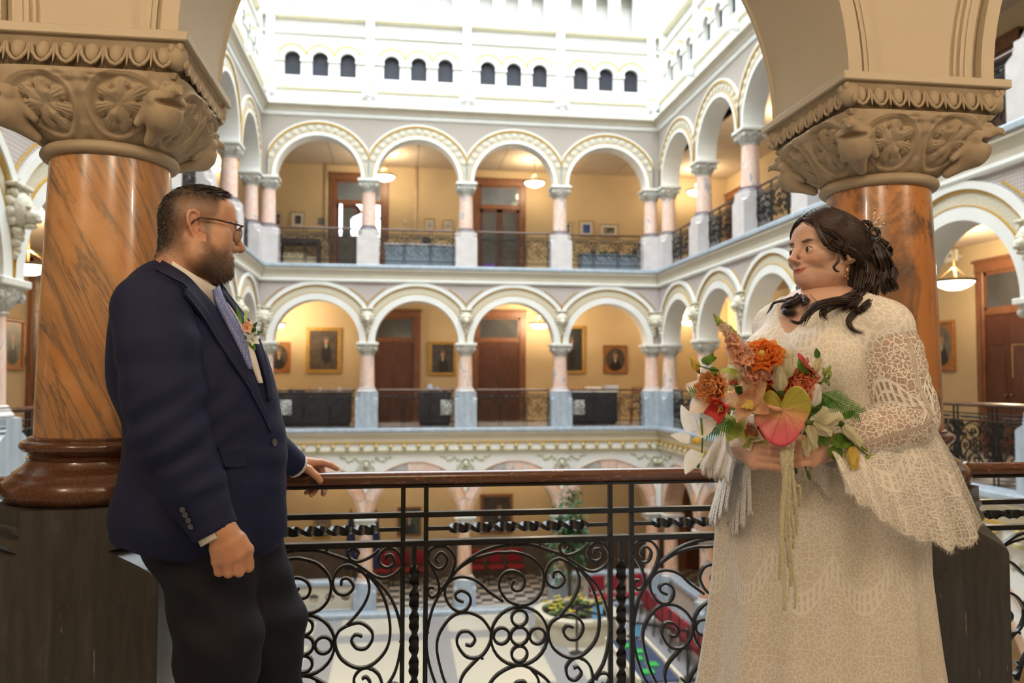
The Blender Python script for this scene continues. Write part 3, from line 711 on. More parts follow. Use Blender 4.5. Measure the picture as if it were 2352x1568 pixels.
def near_column(x, label, shaft_mat):
    root = empty('column', (x, YN, 0), label, 'column', 'gallery columns beside the couple')
    first = not col_parts
    if first:
        root.location = (0, 0, 0)
        m = MB(); m.rings(pedestal_rings(.25, .295, 0.0, .945, .115, .085, .135)); col_parts['pedestal'] = m.build('pedestal', PEDM)
        m = MB(); pr = [(.205, .945), (.262, .946), (.274, .958), (.2795, .978), (.274, 1.0), (.262, 1.014), (.25, 1.020), (.248, 1.027), (.238, 1.034), (.222, 1.046), (.212, 1.058), (.209, 1.066), (.213, 1.072), (.208, 1.074), (.203, 1.080), (.208, 1.087), (.222, 1.091), (.230, 1.1), (.2325, 1.108), (.229, 1.117), (.22, 1.123), (.209, 1.125), (.209, 1.131), (.2, 1.135), (.12, 1.135)]
        m.lathe(pr, seg=72); col_parts['base'] = m.build('base', REDGRAN, smooth=True, auto=50)
        m = MB(); m.lathe([(.196-.0225*(t**1.4), 1.13+.85*t) for t in np.linspace(0, 1, 14)], seg=72); col_parts['shaft'] = m.build('shaft', MARB_L, smooth=True, auto=60)
        m = MB(); m.lathe([(.15, 1.975), (.182, 1.975), (.193, 1.979), (.199, 1.987), (.2, 1.994), (.197, 2.003), (.19, 2.01), (.18, 2.014), (.12, 2.014)], seg=72); col_parts['astragal'] = m.build('astragal', simple('smooth_limestone', (.38, .295, .19), .6, .1, 6), smooth=True, auto=60)
        vs_, fs_ = capital_grid(); cp, _ = npmesh('capital', vs_, fs_, CARVED); col_parts['capital'] = cp
        m = MB(); R = []
        for z, a in ((2.18, .255), (2.192, .262), (2.196, .262), (2.198, .245), (2.21, .25), (2.24, .262), (2.27, .28), (2.281, .285), (2.281, .1)): R.append([(a, -a, z), (a, a, z), (-a, a, z), (-a, -a, z)])
        m.rings(R); col_parts['ovolo'] = m.build('ovolo', CARVED)
        m = MB(); m.box(-.3, .3, -.3, .3, 2.279, ZAB, .003); col_parts['abacus'] = m.build('abacus', NEARW)
        m = MB(); m.ell((0, 0, 0), (.020, .016, .033), 12, 10)
        m.tube([(-.031, .0, .036), (-.030, -.006, .01), (-.024, -.008, -.018), (-.012, -.006, -.036), (0, -.004, -.042), (.012, -.006, -.036), (.024, -.008, -.018), (.030, -.006, .01), (.031, 0, .036)], .0055, 6)
        col_parts['egg'] = m.build('egg', CARVED, smooth=True)
        m = MB(); m.ell((0, -.004, -.012), (.0035, .006, .036), 6, 6); col_parts['dart'] = m.build('dart', CARVED, smooth=True)
        m = MB(); m.ell((0, 0, 0), (.034, .034, .040), 12, 10)
        for k in range(7): m.ell((.026*math.cos(k*.9), .026*math.sin(k*.9), -.02+.007*k), (.012, .012, .016), 8, 6)
        col_parts['corner_leaf'] = m.build('corner_leaf', CARVED, smooth=True)
        vs_, fs_ = eagle(); col_parts['eagle'], _ = npmesh('eagle_head', vs_, fs_, CARVED)
    def use(k, p, loc=(0, 0, 0), rot=(0, 0, 0)):
        o = col_parts[k]
        if not o.get('_u'): o['_u'] = 1; c = o
        else: c = o.copy(); link(c)
        c.parent = p; c.location = loc; c.rotation_euler = rot; return c
    for k in ('pedestal', 'base', 'astragal', 'abacus'): use(k, root)
    sh = use('shaft', root)
    if shaft_mat is not MARB_L: sh.data = sh.data.copy(); sh.data.materials[0] = shaft_mat
    cp = use('capital', root); use('ovolo', cp)
    for k in range(4):
        a = k*PI/2; ca, sa = math.cos(a), math.sin(a)
        def P(x_, y_, z_): return (x_*ca-y_*sa, x_*sa+y_*ca, z_)
        for i in range(8):
            use('egg', cp, P((i-3.5)*.0655, -.268, 2.243), (-.25, 0, a))
        for i in range(7): use('dart', cp, P((i-3)*.0655, -.272, 2.245), (-.25, 0, a))
        use('corner_leaf', cp, P(.258, -.258, 2.243), (0, 0, a)); use('eagle', cp, (0, 0, .0), (0, 0, a+PI/4))
    root.location = (x, YN, 0); return root
near_column(NX[1], 'amber marble column with dark diagonal veins behind the man in navy suit', MARB_L)
near_column(NX[2], 'amber marble column with dark blotches behind the woman in lace', MARB_R)
for o in col_parts.values():
    if '_u' in o: del o['_u']
for o in bpy.data.objects:
    if '_u' in o: del o['_u']

# ---------------------------------------------------------------- iron railing
YR = 2.63
IRON = simple('black_painted_iron', (.010, .009, .009), .30, .4, 30, spec=.4, bump=.15, bscale=90)
def _handrail():
    m = Mat('worn_varnished_handrail'); v = m.co(); g = m.noise(m.map(v, (1.2, 30, 30)), 3, 4); n = m.noise(m.map(v, (9, 55, 55)), 2.2, 6, .7, .5); q = m.noise(v, 3.5, 2); k = m.math('MULTIPLY', m.ramp(n, [(.60, 0), (.63, 1)]), m.ramp(q, [(.42, 0), (.55, 1)]))
    col = m.ramp(g, [(.3, (.075, .026, .012)), (.7, (.135, .05, .022))]); col = m.mix(k, col, (.46, .17, .045))
    return m.fin(col, m.math('ADD', m.math('MULTIPLY', k, .4), .2), spec=.6)
RAIL = _handrail()
# scrolls traced in one panel; 3.03 units to a pixel, quatrefoil centre at (160,1240)
SCR = [
 [(-384,930),(-294,800),(-164,710),(-14,665),(60,662),(130,660),(240,695),(310,770),(330,850),(310,940),(250,1005),(170,1025),(80,995),(25,920),(20,860),(55,805),(110,788),(170,812),(195,865),(175,915),(130,925),(105,895),(125,852)],
 [(-229,1005),(-274,985),(-284,950),(-244,925),(-194,950),(-179,1000),(-204,1050),(-254,1070),(-314,1040),(-354,970),(-354,900),(-304,845),(-224,830),(-134,860),(-54,930),(46,1000)],
 [(-404,735),(-424,700),(-384,660),(-344,700),(-364,760),(-414,775),(-469,720),(-464,650),(-404,615),(-334,630),(-289,700),(-299,770),(-334,850),(-394,930)],
 [(-464,735),(-414,830),(-399,930),(-444,970),(-479,940),(-464,905),(-434,905)],
 [(-384,925),(-264,770),(-114,660),(60,610),(230,605),(350,640),(480,690),(620,780),(700,785),(775,730),(785,670),(745,605),(690,592),(640,635),(640,690),(690,722),(735,690),(720,640),(685,640),(678,668)],
 [(640,600),(580,650),(500,680),(450,660),(440,610),(480,595),(505,620),(490,640)],
 [(520,750),(440,705),(370,740),(340,830),(370,890),(430,900),(475,850),(440,795),(400,800),(395,840)],
 [(500,725),(560,785),(575,880),(530,990),(440,1100),(380,1150),(360,1230),(400,1330),(500,1390),(600,1370),(690,1270),(715,1140),(690,980),(640,860),(560,760)],
 [(560,755),(680,870),(750,1000),(785,1150),(780,1280),(740,1440),(650,1568),(560,1650)],
 [(430,1110),(520,1090),(590,1140),(600,1200),(560,1260),(500,1260),(465,1210),(490,1170),(535,1180)],
 [(-384,930),(-444,1050),(-484,1240),(-474,1400),(-424,1568),(-350,1700)],
 [(-214,1300),(-174,1305),(-149,1260),(-194,1210),(-254,1220),(-274,1290),(-214,1380),(-124,1390),(-64,1330),(-34,1240),(-54,1180),(-114,1110),(-214,1075),(-314,1110),(-394,1220),(-414,1330),(-384,1480),(-354,1568),(-300,1680)],
 [(-124,1392),(-224,1500),(-254,1590),(-230,1680),(-150,1720),(-90,1660),(-130,1610)],
 [(535,1465),(565,1455),(590,1500),(550,1545),(500,1530),(485,1460),(530,1400),(590,1395),(650,1450),(670,1560),(640,1680)],
 [(690,1545),(715,1505),(760,1500),(785,1535),(770,1575),(735,1570)],
 [(-120,1760),(-60,1600),(20,1500),(160,1442),(280,1490),(370,1568),(440,1700),(450,1800)],
 [(240,1470),(290,1540),(290,1640),(230,1710),(150,1700),(110,1630),(140,1565),(200,1560),(215,1610)],
]
RINGS = [(160,1240,60),(35,1240,54),(285,1240,54),(160,1115,54),(160,1365,54),(160,1240,198)]
PC = atY(1192.8, 1459.6, YR)
def Lp(zx, zy): p = atY(1140+zx*.3303, 1050+zy*.3303, YR); return (p.x-PC.x, p.z-PC.z)
PITCH_P = (atY(1192.8, 1460, YR).x-atY(699, 1462, YR).x)
ZH = .985; ZB = [atY(1000, 1180, YR).z, atY(1000, 1213, YR).z, atY(1000, 1245, YR).z]
PB = 2*PC.z-ZB[2]        # bottom bar
def panel_curves(n):
    out = []
    for c in SCR: out.append([(x, 0, min(max(z, PB-PC.z+.012), ZB[2]-PC.z-.012)) for x, z in (Lp(*p) for p in [(q.x, q.y) for q in spline([(a, b, 0) for a, b in c], n)])])
    rings = []
    for x, y, r in RINGS:
        cx, cz = Lp(x, y); rr = r*.3303*abs(atY(1200, 1460, YR).x-atY(1199, 1460, YR).x)
        rings.append([(cx+rr*math.cos(t), 0, cz+rr*math.sin(t)) for t in np.linspace(0, 2*PI, max(8, 4*n)+1)[:-1]])
    return out, rings
def railing(name, fine, L=1.07):
    """railing of one bay, origin at the floor under its middle"""
    root = empty(name)
    xs = [-PITCH_P, 0, PITCH_P]; hw = PITCH_P/2; g = .037
    def mk(nm, fn, mat=IRON, smooth=False, parent=root): m = MB(); fn(m); return m.build(nm, mat, parent, smooth, auto=40 if smooth else None)
    sg = 20 if fine else 8
    o = mk('handrail', lambda m: m.tube([(x, 0, ZH) for x in np.linspace(-L+.075, L-.075, 9)], .0235, sg, up=(0, 0, 1)), RAIL, True)
    for s in (-1, 1):
        mk('handrail_end', lambda m: m.tube([(s*(L-.08), 0, ZH), (s*(L-.075), 0, ZH), (s*(L-.065), 0, ZH), (s*(L-.055), 0, ZH), (s*(L-.04), 0, ZH), (s*(L-.02), 0, ZH), (s*(L+.0), 0, ZH)], [.024, .029, .029, .020, .024, .024, .012], sg, up=(0, 0, 1)), RAIL, True, o)
    mk('flat_bar', lambda m: m.box(-L+.04, L-.04, -.014, .014, ZH-.030, ZH-.022))
    mk('top_bar', lambda m: m.box(-L+.02, L-.02, -.014, .014, ZB[0]-.0085, ZB[0]+.0085, .002)); mk('middle_bar', lambda m: m.box(-L+.02, L-.02, -.018, .018, ZB[2]-.009, ZB[2]+.009, .002)); mk('bottom_bar', lambda m: m.box(-L, L, -.018, .018, PB-.01, PB+.01, .002))
    posts = [-hw-g, -hw+g, hw-g, hw+g]
    for p in posts: mk('post', lambda m: m.box(p-.0075, p+.0075, -.009, .009, .0, ZH-.02, .001))
    for p in (-L+.06, L-.06): mk('post', lambda m: m.box(p-.0075, p+.0075, -.009, .009, .0, ZH-.02, .001))
    N = 30 if fine else 8
    for p in (-hw, hw):
        zt, zb2 = ZB[2]-.075, PB+.05
        mk('twisted_bar', lambda m: (m.box(p-.0065, p+.0065, -.0065, .0065, zt, ZB[2]), m.tube([(p, 0, z) for z in np.linspace(zb2, zt, N*2)], 0, rect=(.0145, .0085), twist=PI*7, up=(0, 1, 0)), m.box(p-.0065, p+.0065, -.0065, .0065, PB, zb2)), smooth=fine)
    for a, b in ((-L+.06, posts[0]), (posts[1], posts[2]), (posts[3], L-.06)):
        e = .075
        mk('twisted_bar', lambda m: (m.box(a, a+e, -.006, .006, ZB[1]-.006, ZB[1]+.006), m.tube([(x, 0, ZB[1]) for x in np.linspace(a+e, b-e, N*2)], 0, rect=(.0145, .0085), twist=PI*6, up=(0, 1, 0)), m.box(b-e, b, -.006, .006, ZB[1]-.006, ZB[1]+.006)), smooth=fine)
    cs, rs = panel_curves(7 if fine else 2); first = None
    for x in xs:
        if fine:
            if first is None:
                first = []
                for c in cs: first.append(mk('scroll', lambda m: m.tube([(q[0], 0, q[2]+PC.z) for q in c], 0, rect=(.0085, .0042)), smooth=True))
                for r in rs: first.append(mk('ring', lambda m: m.tube([(q[0], 0, q[2]+PC.z) for q in r], 0, rect=(.0085, .0042), closed=True), smooth=True))
                rv = None
                for zx, zy in ((220,1240),(98,1240),(160,1302),(160,1178),(345,1240),(-28,1240),(160,1435),(160,1030),(335,845),(500,725),(-390,930),(785,690),(-475,700),(783,1210),(-478,1210),(590,1395),(430,1110),(-100,1390),(100,600),(300,600)):
                    q = Lp(zx, zy)
                    if rv is None: m = MB(); m.ell((0, 0, 0), (.0055, .006, .0055), 8, 6); rv = m.build('rivet', IRON, root, True); first.append(rv)
                    else: first.append(inst(rv, root, (0, 0, 0)))
                    first[-1].location = (q[0], -.010, q[1]+PC.z)
                for o in first: o.location.x += x
            else:
                for o in first: inst(o, root, (o.location.x-xs[0]+x, o.location.y, o.location.z))
        else:
            if first is None:
                m = MB()
                for c in cs: m.tube([(q[0], 0, q[2]+PC.z) for q in c], 0, rect=(.010, .006))
                for r in rs: m.tube([(q[0], 0, q[2]+PC.z) for q in r], 0, rect=(.010, .006), closed=True)
                first = m.build('scrollwork', IRON, root); first['kind'] = 'stuff'; first.location.x = x
            else: inst(first, root, (x, 0, 0))
    return root
rl = railing('iron_railing', True)
RC = (NX[1]+NX[2])/2
# centre the pattern on the traced panel
rl.location = (PC.x, YR, 0); tag(rl, 'black wrought iron railing with wooden handrail between the couple', 'railing', 'iron railings')
r2 = copy_tree(rl, (PC.x+2.625, YR, 0)); tag(r2, 'black wrought iron railing at the far right behind the woman', 'railing', 'iron railings')
r3 = copy_tree(rl, (PC.x-2.625, YR, 0)); tag(r3, 'black wrought iron railing at the far left beyond the veined column', 'railing', 'iron railings')
# ---------------------------------------------------------------- columns around the atrium
def cap_mesh(z0, z1, r0, a1):
    m = MB(); R = []; rnd = random.Random(4); N = 32
    for i in range(9):
        v = i/8; Rv = r0+(a1-r0)*math.sin(v*PI/2)**.8; n = 2+5*v; q = []
        for j in range(N):
            th = 2*PI*j/N; rr = Rv/(abs(math.cos(th))**n+abs(math.sin(th))**n)**(1/n)
            rr += (.018*math.cos(8*th+(PI if i % 4 < 2 else 0))+rnd.uniform(-.008, .008))*(1 if 0 < i < 8 else 0); q.append((rr*math.cos(th), rr*math.sin(th), z0+(z1-z0)*v))
        R.append(q)
    m.rings(R)
    for k in range(4):
        a = PI/4+k*PI/2; m.ell((.30*math.cos(a), .30*math.sin(a), z0+.6*(z1-z0)), (.05, .05, .06), 8, 6)
    return m
def far_column(zf, hp, top, ped, shaft, name='column'):
    """pedestal height hp on floor zf, capital ends at top"""
    root = empty('column')
    m = MB(); m.rings(pedestal_rings(.285, .285, zf, zf+hp, .13, .09, .14)); m.build('pedestal', ped, root)
    m = MB(); z = zf+hp; m.lathe([(.19, z), (.25, z), (.265, z+.025), (.25, z+.05), (.235, z+.06), (.235, z+.08), (.21, z+.09), (.225, z+.105), (.2, z+.12)], seg=20); m.build('base', DARKRING if ped is not BLUESTONE else PALESTONE, root, True, auto=50)
    m = MB(); m.lathe([(.192, z+.11), (.19, z+.3), (.183, z+.6), (.172, top-.34), (.172, top-.32)], seg=24); m.build('shaft', shaft, root, True, auto=60)
    m = MB(); m.lathe([(.17, top-.34), (.19, top-.335), (.195, top-.325), (.19, top-.31), (.17, top-.305)], seg=20); m.build('astragal', CAPSTONE, root, True)
    cap_mesh(top-.305, top-.07, .165, .25).build('capital', CAPSTONE, root, True, auto=50)
    m = MB(); m.box(-.285, .285, -.285, .285, top-.075, top, .012); m.build('abacus', simple('abacus_paint', (.68, .67, .62), .5, .04), root)
    return root
ORD = ['first', 'second', 'third', 'fourth', 'fifth', 'sixth', 'seventh', 'eighth', 'ninth']
protos = {2: far_column(0, .93, SPR[2], BLUESTONE, PINK), 3: far_column(Z3, .93, SPR[3], PALESTONE, PINK), 1: far_column(Z1, .75, SPR[1], BLUESTONE, ORANGEPINK)}
LV = {2: 'middle-floor pink column on blue-grey pedestal', 3: 'top-floor pink column on pale pedestal', 1: 'ground-floor orange-pink column'}
done = set()
def place_col(lv, x, y, rz, label):
    o = protos[lv] if lv not in done else copy_tree(protos[lv]); done.add(lv); o.location = (x, y, 0); o.rotation_euler = (0, 0, rz)
    tag(o, label, 'column', {1: 'ground-floor columns', 2: 'middle-floor columns', 3: 'top-floor columns'}[lv])
for lv in (2, 3, 1):
    for k in range(5): place_col(lv, -2.52+BAY*k, YF, 0, '%s, %s from the left in the back row' % (LV[lv], ORD[k]))
    for k in range(8): place_col(lv, XR, SIDE0-BAY*k, -PI/2, '%s, %s from the back in the right-hand row' % (LV[lv], ORD[k]))
    for k in range(8): place_col(lv, XL, SIDE0-BAY*k, PI/2, '%s, %s from the back in the left-hand row' % (LV[lv], ORD[k]))
fr = railing('iron_railing', False, 1.0)
used_r = False
def place_rail(x, y, z, rz, label):
    global used_r
    o = fr if not used_r else copy_tree(fr); used_r = True; o.location = (x, y, z); o.rotation_euler = (0, 0, rz); tag(o, label, 'railing', 'iron railings')
for z, nm in ((0, 'middle'), (Z3, 'top')):
    for k in range(4): place_rail(-2.52+BAY*(k+.5), YF, z, 0, 'black iron railing of the %s gallery, %s bay from the left at the back' % (nm, ORD[k]))
    for k in range(7):
        place_rail(XR, SIDE0-BAY*(k+.5), z, -PI/2, 'black iron railing of the %s gallery, %s bay from the back on the right' % (nm, ORD[k]))
        place_rail(XL, SIDE0-BAY*(k+.5), z, PI/2, 'black iron railing of the %s gallery, %s bay from the back on the left' % (nm, ORD[k]))

# ---------------------------------------------------------------- pendant lamps
def _bowl():
    m = Mat('glowing_lamp_glass'); n = m.noise(m.co(), 6, 3); return m.fin((.9, .8, .6), .4, emit=m.ramp(n, [(.3, (1, .80, .48)), (.7, (1, .87, .60))]), estr=5.0)
BOWL = _bowl(); BRASS = simple('aged_brass', (.30, .20, .08), .35, .2, 12, metal=.8); BRONZE = simple('dark_bronze', (.06, .045, .03), .4, .3, 9, metal=.5)
def lamp(loc, ceil, label, watt=LAMP_W, d=.62, tint=(1, .79, .52)):
    x, y, z = loc; root = empty('pendant_lamp', (x, y, z), label, 'lamp', 'pendant lamps'); R = d/2
    m = MB(); m.lathe([(.01, -.13), (.10, -.125), (R*.55, -.10), (R*.82, -.055), (R*.97, 0), (R*.97, .005), (.05, .004)], (x, y, z), 28); m.build('bowl', BOWL, root, True, auto=70)
    m = MB(); m.lathe([(R*.93, 0), (R*1.05, .0), (R*1.09, .022), (R*1.05, .04), (R*.93, .04)], (x, y, z), 28); m.build('rim', BRONZE, root, True, auto=50)
    m = MB(); m.tube([(x, y, z+.0), (x, y, ceil-.02)], .011, 6, up=(1, 0, 0)); m.ell((x, y, z+.25), (.02, .02, .03), 8, 6)
    for k in range(3): a = 2*PI*k/3; m.tube([(x+R*math.cos(a), y+R*math.sin(a), z+.03), (x, y, z+.26)], .006, 5, up=(1, 0, 0))
    m.build('stem', BRASS, root); m = MB(); m.lathe([(.01, -.05), (.05, -.045), (.07, -.01), (.07, 0)], (x, y, ceil), 12); m.build('canopy', BRASS, root, True)
    ld = bpy.data.lights.new('lamp_light', 'POINT'); ld.energy = watt; ld.color = tint; ld.shadow_soft_size = .12
    lo = bpy.data.objects.new('lamp_light', ld); link(lo); lo.parent = root; lo.location = (0, 0, .22)
    return root
yl = YF+1.75
for px, py, lab in ((883, 414, 'glowing bowl lamp beside the first free column, top back gallery'), (1228, 428, 'glowing bowl lamp right of the glazed door, top back gallery')):
    p = atY(px, py-8, yl); lamp((p.x, p.y, p.z), 7.72, lab)
p = atY(1240, 745, yl); lamp((p.x, p.y, p.z), 3.75, 'glowing bowl lamp behind the arch, middle back gallery', LAMP_W*2.2)
p = atY(655, 745, yl); lamp((p.x-.3, p.y, p.z), 3.75, 'added bowl lamp, unseen behind the left arch foot, middle back gallery', LAMP_W*2.4)  # extra unseen lamp put in to brighten the middle gallery
xr = XR+1.75
for px, py, lab, ce in ((1600, 440, 'glowing bowl lamp behind the second column, top right gallery', 7.72), (1795, 318, 'bowl lamp high behind the right arches, top right gallery', 7.72), (1584, 738, 'small bowl lamp behind the first right arch, middle right gallery', 3.75), (2192, 648, 'large glowing bowl lamp right of the blotched column', 3.75)):
    p = atX(px, py, xr); lamp((p.x, p.y, p.z), ce, lab, LAMP_W*(1 if ce > 5 else 1.9))
xl = XL-1.75
for px, py, lab, ce in ((484, 385, 'glowing lamp above the man, top left gallery', 7.72), (65, 612, 'bowl lamp at the left edge beside the lion head', 3.75)):
    p = atX(px, py, xl); lamp((p.x, p.y, p.z), ce, lab, LAMP_W*(1 if ce > 5 else 1.9))
for k, (x, y) in enumerate(((4.4, YF+1.7), (-.6, YF+1.7))): lamp((x, y, -1.05), -.5, ('bowl lamp of the ground gallery behind the %s railing post' % ('right', 'left')[k]))
lamp((XR+1.75, 14.5, -1.05), -.5, 'bowl lamp of the ground gallery on the right side')
for x, y, lab in ((-1.6, -.1, 'left'), (1.1, -.45, 'middle'), (4.3, -.1, 'right')): lamp((x, y, 2.95), 3.75, 'bowl lamp over the gallery walk near the camera, %s one' % lab, HALL_LAMP_W, tint=(1, .86, .69))

# ---------------------------------------------------------------- doors
def door(n, x0, x1, zf, zt, wall, leaf='wood', tr=True):
    """casing x0..x1 wide on wall ('b' back, 'r' right, 'l' left); x is then world X or world Y"""
    root = empty('door_%d' % n, kind='structure')
    W = x1-x0; H = zt-zf; cw = min(.2, W*.16)
    m = MB(); m.box(0, cw, -.09, 0, 0, H, .012); m.box(W-cw, W, -.09, 0, 0, H, .012); m.box(0, W, -.11, 0, H-.24, H, .015); m.box(-.03, W+.03, -.14, 0, H-.05, H, .01); m.box(cw*.55, cw*.75, -.105, -.08, 0, H-.24); m.box(W-cw*.75, W-cw*.55, -.105, -.08, 0, H-.24); m.build('casing', OAK, root)
    ht = H-.24; hd = ht*.76 if tr else ht
    if tr:
        m = MB(); m.box(cw, W-cw, -.07, 0, hd, hd+.10, .01); m.build('transom_bar', OAK, root)
        m = MB(); m.box(cw+.05, W-cw-.05, -.045, -.03, hd+.14, ht-.05); m.build('transom_pane', BLUEGLASS if leaf == 'glass' else DOORGLASS, root)
        m = MB(); m.box(cw, W-cw, -.06, -.02, hd+.1, hd+.14); m.box(cw, W-cw, -.06, -.02, ht-.05, ht); m.box(cw, cw+.05, -.06, -.02, hd+.1, ht); m.box(W-cw-.05, W-cw, -.06, -.02, hd+.1, ht); m.build('transom_frame', OAK, root)
    w2 = (W-2*cw)/2
    for s in (0, 1):
        a = cw+s*w2
        if leaf == 'wood':
            m = MB(); m.box(a+.004, a+w2-.004, -.05, -.01, 0, hd-.005, .004); lf = m.build('leaf', MAHOG, root)
            for z0, z1 in ((.12, hd*.28), (hd*.34, hd*.72), (hd*.78, hd-.12)):
                m = MB(); m.box(a+.09, a+w2-.09, -.062, -.05, z0, z1, .01); m.build('panel', MAHOG, lf)
            m = MB(); m.ell((a+(w2-.06 if s == 0 else .06), -.085, hd*.42), (.03, .03, .03), 8, 6); m.build('knob', BRASS, lf, True)
        else:
            m = MB(); fw_ = .09
            m.box(a, a+fw_, -.05, -.01, 0, hd); m.box(a+w2-fw_, a+w2, -.05, -.01, 0, hd); m.box(a, a+w2, -.05, -.01, 0, .2); m.box(a, a+w2, -.05, -.01, hd-.1, hd); lf = m.build('leaf', MAHOG, root)
            m = MB(); m.box(a+fw_, a+w2-fw_, -.035, -.025, .2, hd-.1); m.build('pane', DOORGLASS, lf)
    if wall == 'b': root.location = (x0, YFo, zf)
    elif wall == 'r': root.location = (XRo, x1, zf); root.rotation_euler = (0, 0, -PI/2)
    else: root.location = (XLo, x0, zf); root.rotation_euler = (0, 0, PI/2)
    return root
def bx(px, py=800): return atY(px, py, YFo).x
def bz(px, py): return atY(px, py, YFo).z
door(1, bx(838), bx(966), 0, bz(940, 711), 'b'); door(2, bx(1083), bx(1207), 0, bz(1150, 712), 'b')
d3 = door(3, bx(757, 450), bx(893, 450), Z3, bz(800, 398), 'b', 'glass'); door(4, bx(1087, 450), bx(1207, 450), Z3, bz(1150, 411), 'b', 'glass')
# daylight window glowing through the glazed door of the top gallery
def _win():
    m = Mat('bright_window_reflection_glass'); return m.fin((.8, .85, .9), .2, emit=m.ramp(m.noise(m.co(), 2, 2), [(.3, (.85, .93, 1)), (.7, (1, 1, 1))]), estr=3.5)
WINM = _win(); wp = empty('window_1', (0, 0, 0), kind='structure')
def pane_poly(x0, x1, y0, y1, arch=False):
    a, b = atY(x0, y1, YFo-.06), atY(x1, y0, YFo-.06); m = MB()
    pts = [(a.x, a.z), (b.x, a.z), (b.x, b.z)] + ([(b.x-(b.x-a.x)*(1-math.cos(t)), a.z+(b.z-a.z)*max(.35, math.sin(t))) for t in (1.2, .9, .6, .35)] if arch else [(a.x, b.z)])
    m.poly(pts, YFo-.064, YFo-.058); m.build('lit_pane', WINM, wp)
pane_poly(808, 834, 468, 500, True); pane_poly(806, 834, 504, 541); pane_poly(852, 873, 468, 499); pane_poly(852, 873, 504, 584); pane_poly(779, 786, 466, 541)
# doors on the side walls
def ry(px, py=600): return atX(px, py, XRo).y
def rz_(px, py): return atX(px, py, XRo).z
def ly(px, py=600): return atX(px, py, XLo).y
door(5, ry(2400), ry(2247), 0, rz_(2250, 600), 'r'); door(6, ry(1606, 800), ry(1556, 800), 0, 3.3, 'r'); door(7, ry(1600, 520), ry(1548, 520), Z3, rz_(1560, 452), 'r', 'wood'); door(8, ry(1715, 480), ry(1672, 480), Z3, 7.2, 'r'); door(9, ry(2352, 100), ry(2258, 100), Z3, 7.25, 'r')
door(10, ly(66), ly(104), 0, atX(80, 590, XLo).z, 'l'); door(11, ly(548, 480), ly(560, 480), Z3, 7.0, 'l')
door(12, bx(1560, 1200), bx(1655, 1200), Z1, -1.9, 'b')
# conduits on the top back wall
for px in (750, 955):
    m = MB(); X = bx(px, 450); m.tube([(X, YFo-.04, Z3+.02), (X, YFo-.04, 7.7)], .045, 8, up=(1, 0, 0)); o = m.build('conduit_pipe', simple('cream_pipe_paint', (.66, .55, .38), .5), None, True); tag(o, 'cream vertical pipe on the top gallery wall %s' % ('left of the bright door' if px == 750 else 'between the two doors'), 'pipe')

# ---------------------------------------------------------------- paintings
def portrait_mat(name, hx, hz, hs, oval, bg=(.055, .04, .028), pale=.0, tint=(.42, .24, .15)):
    m = Mat(name); g = m.co('Generated'); x, y, z = m.sep(g); n = m.noise(m.co(), 7, 4)
    X = m.math('SUBTRACT', x, .5+hx); Z = m.math('SUBTRACT', z, .5+hz)
    def elli(cx, cz, rx, rz, soft=.25):
        a = m.math('DIVIDE', m.math('SUBTRACT', X, cx), rx); b = m.math('DIVIDE', m.math('SUBTRACT', Z, cz), rz)
        d = m.math('SQRT', m.math('ADD', m.math('MULTIPLY', a, a), m.math('MULTIPLY', b, b))); return m.ramp(d, [(1-soft, 1), (1.0, 0)])
    base = m.ramp(n, [(.3, bg), (.75, tuple(c*2.2+.01 for c in bg))])
    col = m.mix(elli(.02, -hs*3.6, hs*2.1, hs*2.9), base, (.018, .016, .018))
    col = m.mix(elli(0, -hs*1.3, hs*.42, hs*.8), col, (.42, .40, .36)); col = m.mix(elli(0, 0, hs*.78, hs*1.05), col, tint); col = m.mix(elli(0, hs*.75, hs*.8, hs*.5), col, (.16, .13, .11))
    if oval:
        a = m.math('DIVIDE', m.math('SUBTRACT', x, .5), .47); b = m.math('DIVIDE', m.math('SUBTRACT', z, .5), .47); d = m.math('SQRT', m.math('ADD', m.math('MULTIPLY', a, a), m.math('MULTIPLY', b, b)))
        col = m.mix(m.ramp(d, [(.93, 0), (.97, 1)]), col, (.40, .17, .05))
    return m.fin(col, .35)
FRAMES = {'gold': simple('gilt_frame', (.50, .30, .07), .4, .25, 14, metal=.2), 'orange': simple('orange_wood_frame', (.40, .16, .045), .4, .2, 9), 'brown': simple('brown_wood_frame', (.24, .11, .05), .4, .2, 9), 'cream': simple('slim_oak_frame', (.55, .38, .18), .5, .1, 9)}
npic = 0
def picture(x0, x1, z0, z1, wall, frame, fw_, mat, label, group, mount=None, cat='painting', name='framed_portrait'):
    """x0..x1 along the wall (world X, or world Y on side walls)"""
    root = empty(name); W, H = x1-x0, z1-z0
    m = MB()
    for a, b, c, d in ((0, W, 0, fw_), (0, W, H-fw_, H), (0, fw_, fw_, H-fw_), (W-fw_, W, fw_, H-fw_)): m.box(a, b, -.06, 0, c, d, .012)
    m.build('frame', FRAMES[frame], root)
    q = fw_*.9; m = MB(); m.box(q, W-q, -.03, -.012, q, H-q); cv = m.build('canvas' if not mount else 'mount', mat if not mount else simple('white_mount_board', (.72, .70, .64), .8, .04), root)
    if mount: m = MB(); m.box(q+mount, W-q-mount, -.033, -.03, q+mount, H-q-mount); m.build('print', mat, root)
    if wall == 'b': root.location = (x0, YFo, z0)
    elif wall == 'r': root.location = (XRo, x1, z0); root.rotation_euler = (0, 0, -PI/2)
    else: root.location = (XLo, x0, z0); root.rotation_euler = (0, 0, PI/2)
    tag(root, label, cat, group); return root
def picb(px0, px1, py0, py1, *a, **k):
    p, q = atY(px0, py1, YFo), atY(px1, py0, YFo); return picture(p.x, q.x, p.z, q.z, 'b', *a, **k)
